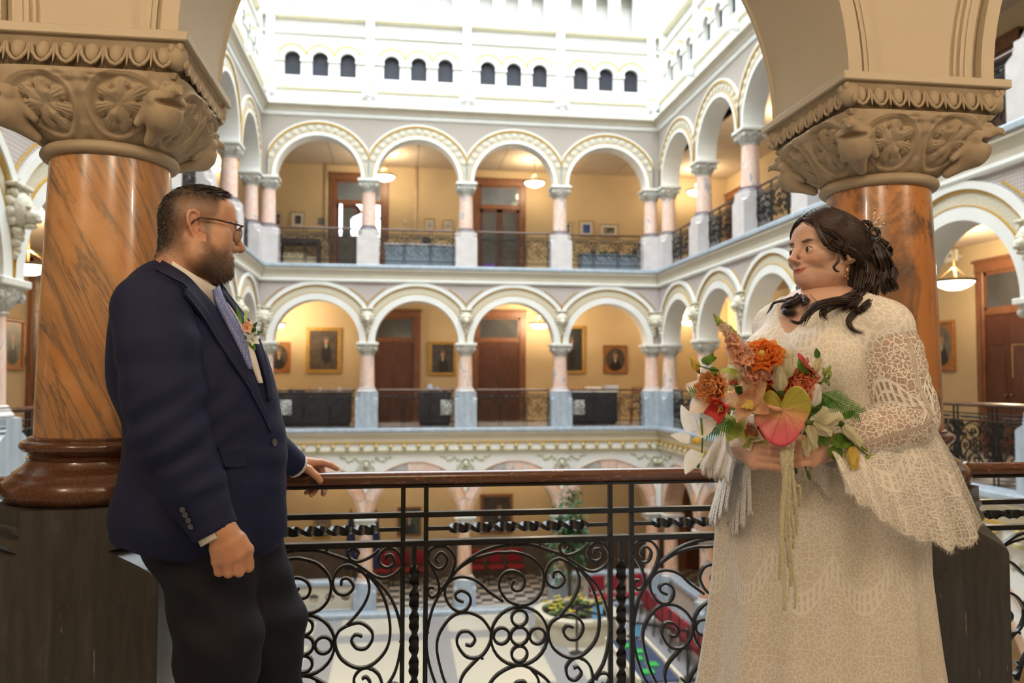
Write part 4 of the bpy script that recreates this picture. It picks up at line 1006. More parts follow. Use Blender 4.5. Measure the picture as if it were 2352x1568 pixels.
G2, G3, G1 = 'portraits of the middle back gallery', 'small framed prints of the top gallery', 'portraits of the ground floor'
picb(612, 668, 785, 855, 'orange', .05, portrait_mat('oval_portrait_a', .02, .17, .13, True), 'oval portrait in orange wood frame, farthest left on the middle floor', G2)
picb(702, 785, 752, 857, 'gold', .11, portrait_mat('robed_man_portrait', .08, .24, .095, False), 'large gilt-framed portrait of a standing man in black, middle floor', G2)
picb(985, 1048, 785, 862, 'gold', .09, portrait_mat('dark_suit_portrait', .0, .16, .13, False, (.04, .035, .035)), 'gilt-framed portrait of a dark-suited man between the two doors', G2)
picb(1290, 1344, 748, 858, 'gold', .10, portrait_mat('dim_tall_portrait', -.1, .2, .10, False, (.02, .022, .022)), 'tall dim painting in gilt frame partly behind a column', G2)
picb(1385, 1440, 793, 858, 'brown', .045, portrait_mat('oval_portrait_b', .0, .15, .14, True, (.05, .04, .035)), 'oval portrait of a bearded man in brown frame, right bay', G2)
picb(1103, 1178, 1133, 1226, 'brown', .09, portrait_mat('ground_portrait_a', .1, .12, .13, False, (.03, .02, .016)), 'wood-framed portrait below the railing, centre, ground floor', G1)
picb(912, 968, 1163, 1231, 'brown', .06, portrait_mat('ground_portrait_b', 0, .15, .15, False, (.03, .05, .035)), 'portrait with green background below the railing left of centre', G1)
picb(720, 762, 1185, 1236, 'gold', .05, portrait_mat('ground_portrait_c', 0, .15, .16, False, (.12, .11, .10)), 'small pale portrait below the railing near the navy jacket', G1)
def print_mat(name, c1, c2, s=5): m = Mat(name); return m.fin(m.ramp(m.noise(m.co(), s, 3), [(.4, c1), (.6, c2)]), .5)
for i, (a, b, c, d, c1, c2, lab) in enumerate(((628, 650, 486, 521, (.02, .02, .02), (.3, .2, .1), 'dark print half hidden by the left corner columns, top floor'), (668, 701, 487, 523, (.03, .05, .05), (.15, .10, .08), 'white-mounted dark print left of the bright door, top floor'), (975, 998, 503, 528, (.05, .08, .16), (.6, .55, .5), 'small blue notice frame, left of a pair, top floor'), (1018, 1041, 505, 530, (.03, .04, .08), (.6, .55, .5), 'small dark notice frame, right of a pair, top floor'), (1292, 1314, 510, 540, (.1, .12, .08), (.3, .3, .25), 'print half hidden behind the fourth column, top floor'), (1330, 1363, 508, 543, (.03, .08, .35), (.06, .14, .45), 'blue print in white mount, top floor right bay'), (1377, 1419, 515, 545, (.04, .05, .03), (.35, .28, .2), 'dark landscape print in white mount, top floor right bay'))):
    picb(a, b, c, d, 'cream', .03, print_mat('print_%d' % i, c1, c2), lab, G3, mount=.09 if b-a > 30 else .05, cat='picture', name='framed_print')
a, b = atX(2198, 852, XRo), atX(2155, 741, XRo); picture(a.y, b.y+.25, a.z, b.z+.02, 'r', 'orange', .07, portrait_mat('oval_portrait_c', .0, .16, .14, True, (.10, .09, .07)), 'oval portrait in orange frame right of the blotched column', 'portraits of the side galleries')
a, b = atX(20, 850, XLo), atX(52, 735, XLo); picture(a.y-.35, b.y, a.z, b.z, 'l', 'orange', .06, portrait_mat('oval_portrait_d', .0, .16, .14, True, (.10, .09, .07)), 'oval portrait in orange frame at the left edge of the picture', 'portraits of the side galleries')
a, b = atX(2365, 866, XRo), atX(2329, 790, XRo); picture(a.y, b.y, a.z, b.z, 'r', 'cream', .03, print_mat('blue_grey_print', (.25, .32, .42), (.6, .62, .62), 3), 'white-mounted print at the right edge past the dark door', 'portraits of the side galleries', mount=.12, cat='picture', name='framed_print')

# ---------------------------------------------------------------- gallery furniture and small things
def bxo(name, p0, p1, mat, label, cat, group=None, bev=.01):
    m = MB(); m.box(*[q for pr in zip(p0, p1) for q in pr], bev); o = m.build(name, mat); return tag(o, label, cat, group)
DKWOOD = simple('black_case_wood', (.035, .03, .035), .35, .3, 8); PAPER = simple('notice_paper', (.70, .70, .64), .8, .06, 30)
def case(x0, x1, y0, y1, zf, h, label, top=DKWOOD, body=DKWOOD, notice=None):
    root = empty('display_case', ((x0+x1)/2, (y0+y1)/2, zf), label, 'cabinet', 'display cases')
    m = MB(); m.box(x0, x1, y0, y1, zf+.08, zf+h-.05, .01); m.box(x0+.04, x1-.04, y0+.04, y1-.04, zf, zf+.08); m.build('body', body, root)
    m = MB(); m.box(x0-.03, x1+.03, y0-.03, y1+.03, zf+h-.05, zf+h, .01); m.build('top', top, root)
    n = max(2, int((x1-x0)/.6)); dx = (x1-x0)/n
    for i in range(n): m = MB(); m.box(x0+i*dx+.05, x0+(i+1)*dx-.05, y0-.012, y0, zf+.16, zf+h-.13, .004); m.build('panel', body, root)
    return root
def at2(px, py, Y): return atY(px, py, Y)
yc0, yc1 = YF+.55, YF+1.15
def case_px(px0, px1, zf, h, lab, **k): return case(at2(px0, 900, yc0).x, at2(px1, 900, yc0).x, yc0, yc1, zf, h, lab, **k)
case_px(632, 806, 0, .92, 'black display case behind the first middle-floor railing'); case_px(962, 1036, 0, .92, 'black display case right of the first dark door'); case_px(1312, 1418, 0, .95, 'black display table with pale top under the bearded portrait', top=simple('pale_table_top', (.6, .57, .5), .5))
for i, (px, lab) in enumerate(((655, 'under the oval portrait'), (1026, 'beside the second column'), (1330, 'under the tall dim painting'))):
    p = at2(px, 935, yc0-.02); bxo('notice_sheet', (p.x-.16, yc0-.024, p.z-.2), (p.x+.16, yc0-.013, p.z+.2), PAPER, 'white notice sheet on a black case %s' % lab, 'notice', 'notice sheets', 0)
small = ((668, 888, .07, .09, (.02, .02, .02), 'small black box'), (712, 884, .05, .16, (.35, .15, .08), 'small red-brown figure'), (735, 886, .08, .12, (.45, .5, .55), 'pale blue framed card'), (755, 886, .04, .13, (.4, .12, .06), 'small red figure'), (780, 886, .09, .12, (.6, .58, .52), 'white framed card'), (795, 890, .05, .07, (.5, .3, .2), 'small tan ornament'), (690, 893, .12, .05, (.03, .03, .03), 'low black dish'))
for px, py, w2, h2, c, lab in small:
    p = at2(px, py, yc0+.2); m = MB(); m.lathe([(w2*.55, 0), (w2*.6, .01), (w2*.35, h2*.3), (w2*.5, h2*.65), (w2*.3, h2), (.01, h2)], (p.x, yc0+.2, .92), 10) if h2 > .1 else m.box(p.x-w2, p.x+w2, yc0+.12, yc0+.28, .92, .92+h2, .01)
    o = m.build('table_ornament', simple('orn_'+lab.replace(' ', '_'), c, .5), None, True, auto=40); tag(o, '%s on the left black display case' % lab, 'ornament', 'ornaments on the display cases')
for px, py, w2, h2, c, lab in ((988, 884, .10, .20, (.4, .48, .6), 'blue and white vase'), (1003, 886, .09, .14, (.3, .36, .5), 'low blue pot'), (1022, 889, .09, .08, (.02, .02, .02), 'small black box'), (1040, 890, .06, .08, (.7, .1, .04), 'small red box')):
    p = at2(px, py, yc0+.2); m = MB(); m.lathe([(w2*.5, 0), (w2*.9, h2*.35), (w2*.95, h2*.55), (w2*.5, h2*.85), (w2*.6, h2), (.01, h2)], (p.x, yc0+.2, .92), 12); o = m.build('table_ornament', simple('orn_'+lab.replace(' ', '_'), c, .4), None, True); tag(o, '%s on the black case beside the second column' % lab, 'ornament', 'ornaments on the display cases')
for k, (px, w2, c, lab) in enumerate(((1322, .17, (.55, .18, .08), 'red and tan printed sheet'), (1362, .21, (.62, .55, .45), 'tan stack of papers'), (1402, .19, (.45, .43, .42), 'grey stack of papers'))):
    p = at2(px, 888, yc0+.3); bxo('paper_stack', (p.x-w2, yc0+.1, .951), (p.x+w2, yc0+.5, .951+.06+.04*k), simple('paper_%d' % k, c, .8, .2, 9), '%s on the pale table top under the bearded portrait' % lab, 'papers', 'papers on the table')
# top gallery furniture
def table(x0, x1, y0, y1, zf, h, mat, label, name='console_table'):
    root = empty(name, ((x0+x1)/2, (y0+y1)/2, zf), label, 'table'); m = MB(); m.box(x0, x1, y0, y1, zf+h-.14, zf+h, .01); m.build('top', mat, root)
    for x in (x0, x1-.09):
        for y in (y0, y1-.09): m = MB(); m.box(x, x+.09, y, y+.09, zf, zf+h-.14, .01); m.build('leg', mat, root)
    return root
yt0 = YFo-.75; tx = lambda px: at2(px, 570, yt0).x
table(tx(637), tx(734), yt0, YFo-.15, Z3, 1.12, simple('dark_table_wood', (.06, .04, .045), .4, .3, 6), 'dark console table against the top back wall at left')
for k, (a, b, h) in enumerate(((648, 700, .72), (702, 726, .60))): bxo('storage_box', (tx(a), yt0+.15, Z3+.003), (tx(b), yt0+.5, Z3+h), simple('cream_box_card', (.60, .52, .36), .8, .1, 5), 'cream box under the console table, %s one' % ('wide left', 'small right')[k], 'box', 'boxes under the table')
SLATE = simple('slate_blue_cabinet_paint', (.20, .25, .29), .5, .1, 4); yk = YF+.9
case(at2(884, 590, yk).x, at2(1046, 590, yk).x, yk, yk+.5, Z3, .78, 'slate blue low cabinet between the top-floor doors', top=PALESTONE, body=SLATE); case(at2(1335, 600, yk).x, at2(1472, 600, yk).x, yk, yk+.5, Z3, .62, 'slate blue low cabinet in the right bay of the top floor', top=SLATE, body=SLATE)
def bag(px, py, z, s, label, name='backpack'):
    p = at2(px, py, yk+.25); q = SDF(); q.ell((p.x, p.y, z+s*.5), (s*.55, s*.35, s*.52), .02); q.ell((p.x, p.y-s*.3, z+s*.36), (s*.38, s*.16, s*.28), .03); v_, f_ = q.mesh(.025); v_[:, 2] = np.maximum(v_[:, 2], z); o, _ = npmesh(name, v_, f_, simple('black_nylon', (.015, .015, .018), .6, .3, 30)); tag(o, label, 'bag')
bag(980, 565, Z3+.785, .24, 'black backpack on the slate cabinet between top-floor doors')
bag(1460, 575, Z3+.625, .2, 'dark bag on the slate cabinet beside the right corner columns')
for k in range(3):
    p = at2(1362+24*k, 578, yk+.25); m = MB()
    for j in range(6): a = j*1.05+k; m.ell((p.x+.06*math.cos(a), p.y+.05*math.sin(a), Z3+.66+.02*(j % 3)), (.07, .03, .03), 6, 4)
    o = m.build('leafy_garland', simple('dark_leaves', (.03, .05, .02), .6, .3, 20)); tag(o, ('left', 'middle', 'right')[k]+' dark green clump on the slate cabinet, right bay', 'plant', 'clumps on the slate cabinet')
p = at2(1123, 602, YF+.7); bxo('storage_crate', (p.x-.16, YF+.6, Z3+.001), (p.x+.16, YF+.9, Z3+.22), simple('purple_plastic', (.14, .05, .28), .4), 'small purple crate on the floor before the glazed top-floor door', 'crate')
p = at2(738, 508, YFo); bxo('wall_plaque', (p.x-.09, YFo-.03, p.z-.1), (p.x+.09, YFo-.002, p.z+.1), simple('grey_plaque', (.18, .18, .19), .5), 'dark grey square plaque left of the bright door', 'plaque')
p = at2(930, 510, YFo); bxo('thermostat', (p.x-.05, YFo-.05, p.z-.05), (p.x+.05, YFo-.002, p.z+.05), PAPER, 'small white box on the top back wall right of the bright door', 'thermostat')
p = atX(2185, 588, XRo-.2); 
es = empty('exit_sign', (p.x, p.y, p.z), 'white box sign hanging above the large bowl lamp', 'sign'); m = MB(); m.box(p.x-.03, p.x+.03, p.y-.17, p.y+.17, p.z-.11, p.z+.11, .01); m.build('housing', PAPER, es); m = MB(); m.box(p.x-.03, XRo, p.y-.03, p.y+.03, p.z-.02, p.z+.02); m.build('bracket', PAPER, es)
p = atX(56, 828, XLo); bxo('switch_plate', (XLo+.002, p.y-.05, p.z-.09), (XLo+.02, p.y+.05, p.z+.09), STEEL, 'small grey switch plate beside the left-edge portrait', 'switch')
p = atX(597, 100, XL-.0); m = MB(); m.ell((XL+.3, p.y+.0, p.z), (.09, .09, .09), 12, 8); cs_ = empty('security_camera', (XL+.2, p.y, p.z), 'white dome camera high in the left back corner', 'camera'); m.build('dome', simple('white_plastic', (.8, .82, .82), .3), cs_, True); m = MB(); m.box(XL+.1, XL+.3, p.y-.03, p.y+.03, p.z+.05, p.z+.1); m.lathe([(.08, -.14), (.09, -.06), (.06, -.04)], (XL+.3, p.y, p.z), 12); m.build('mount', BLACK, cs_)
# wooden chair in the right bay of the middle gallery
def wood_chair(x, y, zf, rz, label):
    root = empty('wooden_chair', (0, 0, 0), label, 'chair'); W = simple('honey_wood', (.30, .13, .04), .4, .2, 8, stretch=(3, 3, 1))
    m = MB(); m.box(-.23, .23, -.22, .22, .42, .46, .01); m.build('seat', W, root)
    for sx in (-.2, .2):
        m = MB(); m.box(sx-.02, sx+.02, -.21, -.17, 0, .42); m.build('leg', W, root); m = MB(); m.box(sx-.02, sx+.02, .17, .21, 0, 1.05); m.build('leg', W, root)
    m = MB(); m.box(-.2, .2, .175, .205, .85, 1.05, .01); m.box(-.2, .2, .18, .2, .6, .66); m.build('backrest', W, root); root.location = (x, y, zf); root.rotation_euler = (0, 0, rz)
p = at2(1466, 900, YF+.8); wood_chair(p.x, YF+.8, 0, -.4, 'honey-coloured wooden chair beside the right corner columns')

# ---------------------------------------------------------------- ground floor of the atrium
STONE = simple('cream_stone', (.58, .52, .40), .6, .08, 5); PINKPANEL = simple('pinkish_panel_stone', (.50, .40, .34), .5, .1, 4)
def parapet(k, label):
    x0, x1 = -2.52+BAY*k+.29, -2.52+BAY*(k+1)-.29; root = empty('parapet', ((x0+x1)/2, YF, Z1), label, 'parapet', 'stone parapets')
    m = MB(); n = 5; dx = (x1-x0)/n; zc = Z1+.42
    for i in range(n):
        cx = x0+(i+.5)*dx
        m.archwall(x0+i*dx, x0+(i+1)*dx, zc, Z1+.72, .12, YF-.1, YF+.1, 10); q = MB(); q.archwall(x0+i*dx, x0+(i+1)*dx, 0, .3, .12, YF-.1, YF+.1, 10); m.add([(p[0], p[1], zc-p[2]) for p in q.v], [f[::-1] for f in q.f])
    m.build('pierced_wall', STONE, root)
    m = MB(); m.box(x0, x1, YF-.16, YF+.16, Z1+.72, Z1+.84, .02); m.build('coping', BLUESTONE, root); m = MB(); m.box(x0, x1, YF-.15, YF+.15, Z1, Z1+.12, .01); m.build('plinth', BLUESTONE, root)
parapet(0, 'pierced stone parapet with round holes below the railing at left'); parapet(3, 'pierced stone parapet at the back right of the ground floor')
def side_parapet(k):
    y1 = SIDE0-BAY*k-.29; y0 = SIDE0-BAY*(k+1)+.29; root = empty('parapet', (XR, (y0+y1)/2, Z1), 'grey-topped stone parapet of the right side, %s from the back' % ORD[k], 'parapet', 'stone parapets')
    m = MB(); m.box(XR-.1, XR+.1, y0, y1, Z1+.1, Z1+.72, .01); m.build('wall', PINKPANEL, root); m = MB(); m.box(XR-.18, XR+.18, y0, y1, Z1+.72, Z1+.84, .02); m.build('coping', BLUESTONE, root); m = MB(); m.box(XR-.14, XR+.14, y0, y1, Z1, Z1+.1, .01); m.build('plinth', BLUESTONE, root)
for k in range(4): side_parapet(k)
o = MB(); o.box(XL+.05, XR-.05, YF-.62, YF-.3, Z1, Z1+.12, .02); st = o.build('trim_1', BLUESTONE); tag(st, kind='structure')
RED = simple('crimson_chair_fabric', (.26, .012, .022), .8, .15, 40, bump=.2)
def red_chair():
    root = empty('banquet_chair')
    m = MB(); m.box(-.24, .24, -.24, .22, .40, .47, .03); m.build('seat', RED, root, True, auto=40); m = MB(); m.box(-.23, .23, .19, .25, .52, .92, .03); m.build('backrest', RED, root, True, auto=40)
    for sx in (-.22, .22):
        m = MB(); m.tube([(sx, -.22, 0), (sx, -.21, .40)], .013, 6, up=(1, 0, 0)); m.build('leg', BLACK, root); m = MB(); m.tube([(sx, .28, 0), (sx, .22, .42), (sx, .24, .9)], .013, 6, up=(1, 0, 0)); m.build('leg', BLACK, root)
    return root
rc = red_chair(); nchair = 0
def place_chair(x, y, rz, label):
    global nchair
    o = rc if nchair == 0 else copy_tree(rc); nchair += 1; o.location = (x, y, Z1+.02); o.rotation_euler = (0, 0, rz); tag(o, label, 'chair', 'crimson banquet chairs')
for i, px in enumerate((876, 921, 966, 1094, 1139, 1184)):
    p = atY(px, 1300, YFo-.7); place_chair(p.x, YFo-.7, 0, 'crimson chair against the back wall of the ground floor, %s from the left' % ORD[i])
for i, px in enumerate((1372, 1422, 1472)):
    p = atY(px+8, 1365, 20.05+.05*i); place_chair(p.x, p.y, .25, 'crimson chair by the planter, %s from the left of three' % ORD[i])
A, B_ = atZ(1500, 1392, Z1+.47), atZ(1625, 1500, Z1+.47); dv = (B_-A); ang = math.atan2(dv.y, dv.x)
nrow = int(dv.length/.54)+2
for i in range(min(nrow, 9)):
    q = A+dv.normalized()*(.54*i); place_chair(q.x, q.y, ang+PI, 'crimson chair in the long row on the right, %s from the back' % ORD[i])
# curved planter with bedding plants
pc = atZ(1322, 1456, Z1); PX_, PY_ = pc.x, pc.y
pl = empty('stone_planter', (PX_, PY_, Z1), 'curved cream stone planter on the atrium floor', 'planter')
m = MB(); m.lathe([(.7, 0), (.94, 0), (.94, .45), (1.0, .47), (1.0, .56), (.8, .58), (.8, .45), (.7, .45)], (PX_, PY_, Z1), 40); m.build('wall', STONE, pl, True, auto=35)
m = MB(); m.lathe([(.01, .46), (.8, .46), (.8, .50), (.01, .52)], (PX_, PY_, Z1), 24); m.build('soil', simple('dark_soil', (.04, .03, .02), .9, .3, 30), pl)
LEAFY = simple('bedding_leaves', (.10, .16, .04), .6, .4, 20); YEL = simple('yellow_petals', (.75, .55, .03), .6, .15, 30)
def bed_plant():
    root = empty('bedding_plant'); m = MB(); rnd = random.Random(2)
    for j in range(9): a = j*2.4; m.ell((.09*math.cos(a)*rnd.random(), .09*math.sin(a), .08+.06*rnd.random()), (.07, .04, .03), 6, 4)
    m.build('leaves', LEAFY, root)
    for j in range(4): m = MB(); a = j*1.7; m.ell((.08*math.cos(a), .08*math.sin(a), .17+.03*j), (.035, .035, .02), 6, 4); m.build('flower', YEL, root)
    return root
bp = bed_plant(); nb_ = 0
for i in range(16):
    a = 2*PI*i/16+.1; r_ = .68 if i % 2 else .45
    o = bp if nb_ == 0 else copy_tree(bp); nb_ += 1; o.location = (PX_+r_*math.cos(a), PY_+r_*math.sin(a), Z1+.5); tag(o, ('outer' if i % 2 else 'inner')+' leafy bedding plant with yellow flowers, %s clockwise in the curved planter' % (ORD[i//2]), 'plant', 'bedding plants in the planter')
# tall ficus
pf = atZ(1330, 1395, Z1); FX, FY = atY(1308, 1200, 19.95).x, 19.95
fi = empty('potted_ficus', (FX, FY, Z1), 'tall leafy potted tree behind the railing', 'plant'); m = MB(); m.lathe([(.16, 0), (.22, .35), (.24, .36), (.24, .4), (.2, .4), (.02, .38)], (FX, FY, Z1), 18); m.build('pot', simple('dark_green_pot', (.03, .04, .035), .4), fi, True, auto=40)
m = MB(); rnd = random.Random(9); tips = []
for k in range(7):
    a = k*.9; e = Vector((FX+.36*math.cos(a)*rnd.uniform(.3, 1), FY+.22*math.sin(a), Z1+rnd.uniform(1.6, 3.0))); m.tube([(FX, FY, Z1+.38), (FX+.05*math.cos(a), FY+.05*math.sin(a), Z1+1.2), tuple(e)], [.03, .02, .008], 6, up=(1, 0, 0)); tips.append(e)
m.build('trunk', simple('brown_bark', (.10, .07, .04), .8, .3, 12), fi)
m = MB()
for k in range(760):
    e = rnd.choice(tips); c = e+Vector((rnd.gauss(0, .15), rnd.gauss(0, .13), rnd.gauss(-.15, .35))); c.x = min(max(c.x, FX-.42), FX+.36); c.y = min(max(c.y, FY-.3), FY+.3); d = Vector((rnd.gauss(0, 1), rnd.gauss(0, 1), -.6)).normalized()*rnd.uniform(.15, .24); s_ = d.cross(Vector((0, 0, 1))).normalized()*.042
    m.add([c, c+d*.5+s_+Vector((0, 0, .02)), c+d, c+d*.5-s_+Vector((0, 0, .02)), c+d*.5-Vector((0, 0, .005))], [(0, 1, 4), (1, 2, 4), (2, 3, 4), (3, 0, 4)])
lv_ = m.build('leaves', simple('ficus_leaf', (.06, .15, .06), .4, .35, 12), fi); lv_['kind'] = 'stuff'
# rope barriers with blue signs
BLUESIGN = simple('light_blue_card', (.16, .42, .70), .6, .05)
def stanchion(x, y, label):
    root = empty('barrier_post', (x, y, Z1), label, 'post', 'belt barrier posts'); m = MB(); m.lathe([(.17, 0), (.17, .015), (.05, .05), (.03, .06)], (x, y, Z1), 20); m.build('base', BLACK, root, True, auto=40); m = MB(); m.tube([(x, y, Z1+.05), (x, y, Z1+.98)], .028, 10, up=(1, 0, 0)); m.lathe([(.03, .9), (.04, .91), (.04, 1.0), (.02, 1.02)], (x, y, Z1), 12); m.build('pole', BLACK, root, True, auto=40); return Vector((x, y, Z1+.95))
s1 = stanchion(*atZ(1325, 1500, Z1).xy, 'black barrier post in front of the curved planter'); s2 = stanchion(*atZ(1580, 1560, Z1).xy, 'black barrier post beside the crimson chair row'); s3 = stanchion(*atZ(1455, 1462, Z1).xy, 'black barrier post behind the dark game table')
m = MB(); u12 = (s2-s1).normalized()*.046; u13 = (s3-s1).normalized()*.046; m.tube([s1+u12, (s1+s2)/2-Vector((0, 0, .04)), s2-u12], 0, rect=(.025, .002), up=(0, 0, 1)); tag(m.build('barrier_belt', BLACK), 'black belt strung between two barrier posts, front one', 'belt', 'barrier belts'); m = MB(); m.tube([s1+u13, s3-u13], 0, rect=(.025, .002), up=(0, 0, 1)); tag(m.build('barrier_belt', BLACK), 'black belt strung between two barrier posts, rear one', 'belt', 'barrier belts')
for t, (a, b), lab in ((.55, (s1, s2), 'light blue sign hung on the front barrier belt'), (.35, (s1, s3), 'light blue sign hung on the rear barrier belt')):
    q = a+(b-a)*t; bxo('hanging_sign', (q.x-.12, q.y-.012, q.z-.32), (q.x+.12, q.y-.004, q.z-.02), BLUESIGN, lab, 'sign', 'blue signs', 0)
gt = atZ(1470, 1510, Z1+.7); g0 = empty('game_table', (gt.x, gt.y, Z1), 'long table with pale edge and dark blue top beside the chair row', 'table')
m = MB(); m.box(gt.x-.35, gt.x+.35, gt.y-1.2, gt.y+1.0, Z1+.68, Z1+.72, .005); m.build('top', simple('dark_blue_board', (.03, .045, .10), .5), g0)
m = MB(); m.box(gt.x-.42, gt.x-.35, gt.y-1.25, gt.y+1.05, Z1+.66, Z1+.78, .01); m.box(gt.x+.35, gt.x+.42, gt.y-1.25, gt.y+1.05, Z1+.66, Z1+.78, .01); m.build('edge', STONE, g0)
for sx in (-.35, .35):
    for sy in (-1.1, .9): m = MB(); m.box(gt.x+sx-.03, gt.x+sx+.03, gt.y+sy-.03, gt.y+sy+.03, Z1, Z1+.68); m.build('leg', STONE, g0)
for k in range(5): bxo('green_card', (gt.x-.2+.18*(k % 2), gt.y-.9+.35*k, Z1+.722), (gt.x+.02+.18*(k % 2), gt.y-.68+.35*k, Z1+.74), simple('bright_green_card', (.02, .35, .06), .5), 'bright green card on the dark blue table, %s from the front' % ORD[k], 'card', 'green cards', 0)
# flags beside the ground-floor columns
for px, lab in ((806, 'left'), (863, 'right')):
    p = atY(px, 1230, YF+.9); f = empty('flag', (p.x, p.y, Z1), 'furled dark blue flag on a pole, %s of the green portrait' % ('far left' if px < 850 else 'just left'), 'flag', 'furled flags'); m = MB(); m.tube([(p.x, p.y, Z1), (p.x, p.y, Z1+2.5)], .018, 6, up=(1, 0, 0)); m.lathe([(.2, 0), (.2, .04), (.03, .08)], (p.x, p.y, Z1), 12); m.build('pole', BRASS, f)
    m = MB(); m.rings([[(p.x+(.05+.10*t)*math.cos(a)*(1+.25*math.sin(5*a)), p.y+(.05+.08*t)*math.sin(a)*(1+.25*math.sin(5*a)), Z1+2.4-1.5*t) for a in np.linspace(0, 2*PI, 21)[:-1]] for t in np.linspace(0, 1, 6)]); m.build('cloth', simple('navy_flag_cloth', (.02, .03, .10), .8, .2, 9), f, True)
# ---------------------------------------------------------------- people: shared helpers
def NP(px, py, Y): p = atY(px, py, Y); return np.array((p.x, p.y, p.z))
def Rz(a): c, s = math.cos(a), math.sin(a); return np.array(((c, -s, 0), (s, c, 0), (0, 0, 1.)))
def Ry(a): c, s = math.cos(a), math.sin(a); return np.array(((c, 0, s), (0, 1, 0), (-s, 0, c)))
def Rx(a): c, s = math.cos(a), math.sin(a); return np.array(((1, 0, 0), (0, c, -s), (0, s, c)))
def join_meshes(L):
    V = []; F = []; A = {}; n = 0
    keys = set(k for _, _, at in L for k in at)
    for v, f, at in L:
        V.append(v); F += [tuple(int(i)+n for i in q) for q in f]; n += len(v)
        for k in keys: A.setdefault(k, []).append(np.asarray(at.get(k, np.zeros(len(v))), float))
    return np.concatenate(V), F, {k: np.concatenate(a) for k, a in A.items()}
def relax(vs, fs, n):
    fs = np.asarray(fs)
    for _ in range(n):
        a_ = np.zeros_like(vs); c_ = np.zeros(len(vs))
        for i in range(4):
            j = (i+1) % 4; np.add.at(a_, fs[:, i], vs[fs[:, j]]); np.add.at(a_, fs[:, j], vs[fs[:, i]]); np.add.at(c_, fs[:, i], 1); np.add.at(c_, fs[:, j], 1)
        vs = vs*.5+.5*a_/np.maximum(c_, 1)[:, None]
    return vs
def normals_of(vs, fs):
    N = np.zeros_like(vs); fs = np.asarray(fs); n = np.cross(vs[fs[:, 2]]-vs[fs[:, 0]], vs[fs[:, 3]]-vs[fs[:, 1]])
    for i in range(4): np.add.at(N, fs[:, i], n)
    return N/np.maximum(np.linalg.norm(N, axis=1), 1e-12)[:, None]
def strands(P, D, N, L, wd, bend=.3, seg=3, rnd=np.random):
    """tapering ribbons from P along D (unit), bending; returns verts, faces"""
    n = len(P); S = np.cross(D, N); S /= np.maximum(np.linalg.norm(S, axis=1), 1e-9)[:, None]; a = rnd.uniform(0, PI, n)[:, None]; S = S*np.cos(a)+np.cross(D, S)*np.sin(a)
    B = rnd.normal(0, 1, (n, 3))*bend; V = []
    for i in range(seg+1):
        t = i/seg; c = P+D*(L*t)[:, None]+B*(L*t*t)[:, None]*.5; w_ = wd*(1-t)**.7+1e-5
        V += [c-S*w_, c+S*w_]
    V = np.stack(V, 1).reshape(-1, 3); F = []; k = 2*(seg+1); base = np.arange(n)*k
    for i in range(seg): F.append(np.stack([base+2*i, base+2*i+1, base+2*i+3, base+2*i+2], 1))
    return V, np.concatenate(F)
def sig(x): return 1/(1+np.exp(-np.clip(x, -40, 40)))
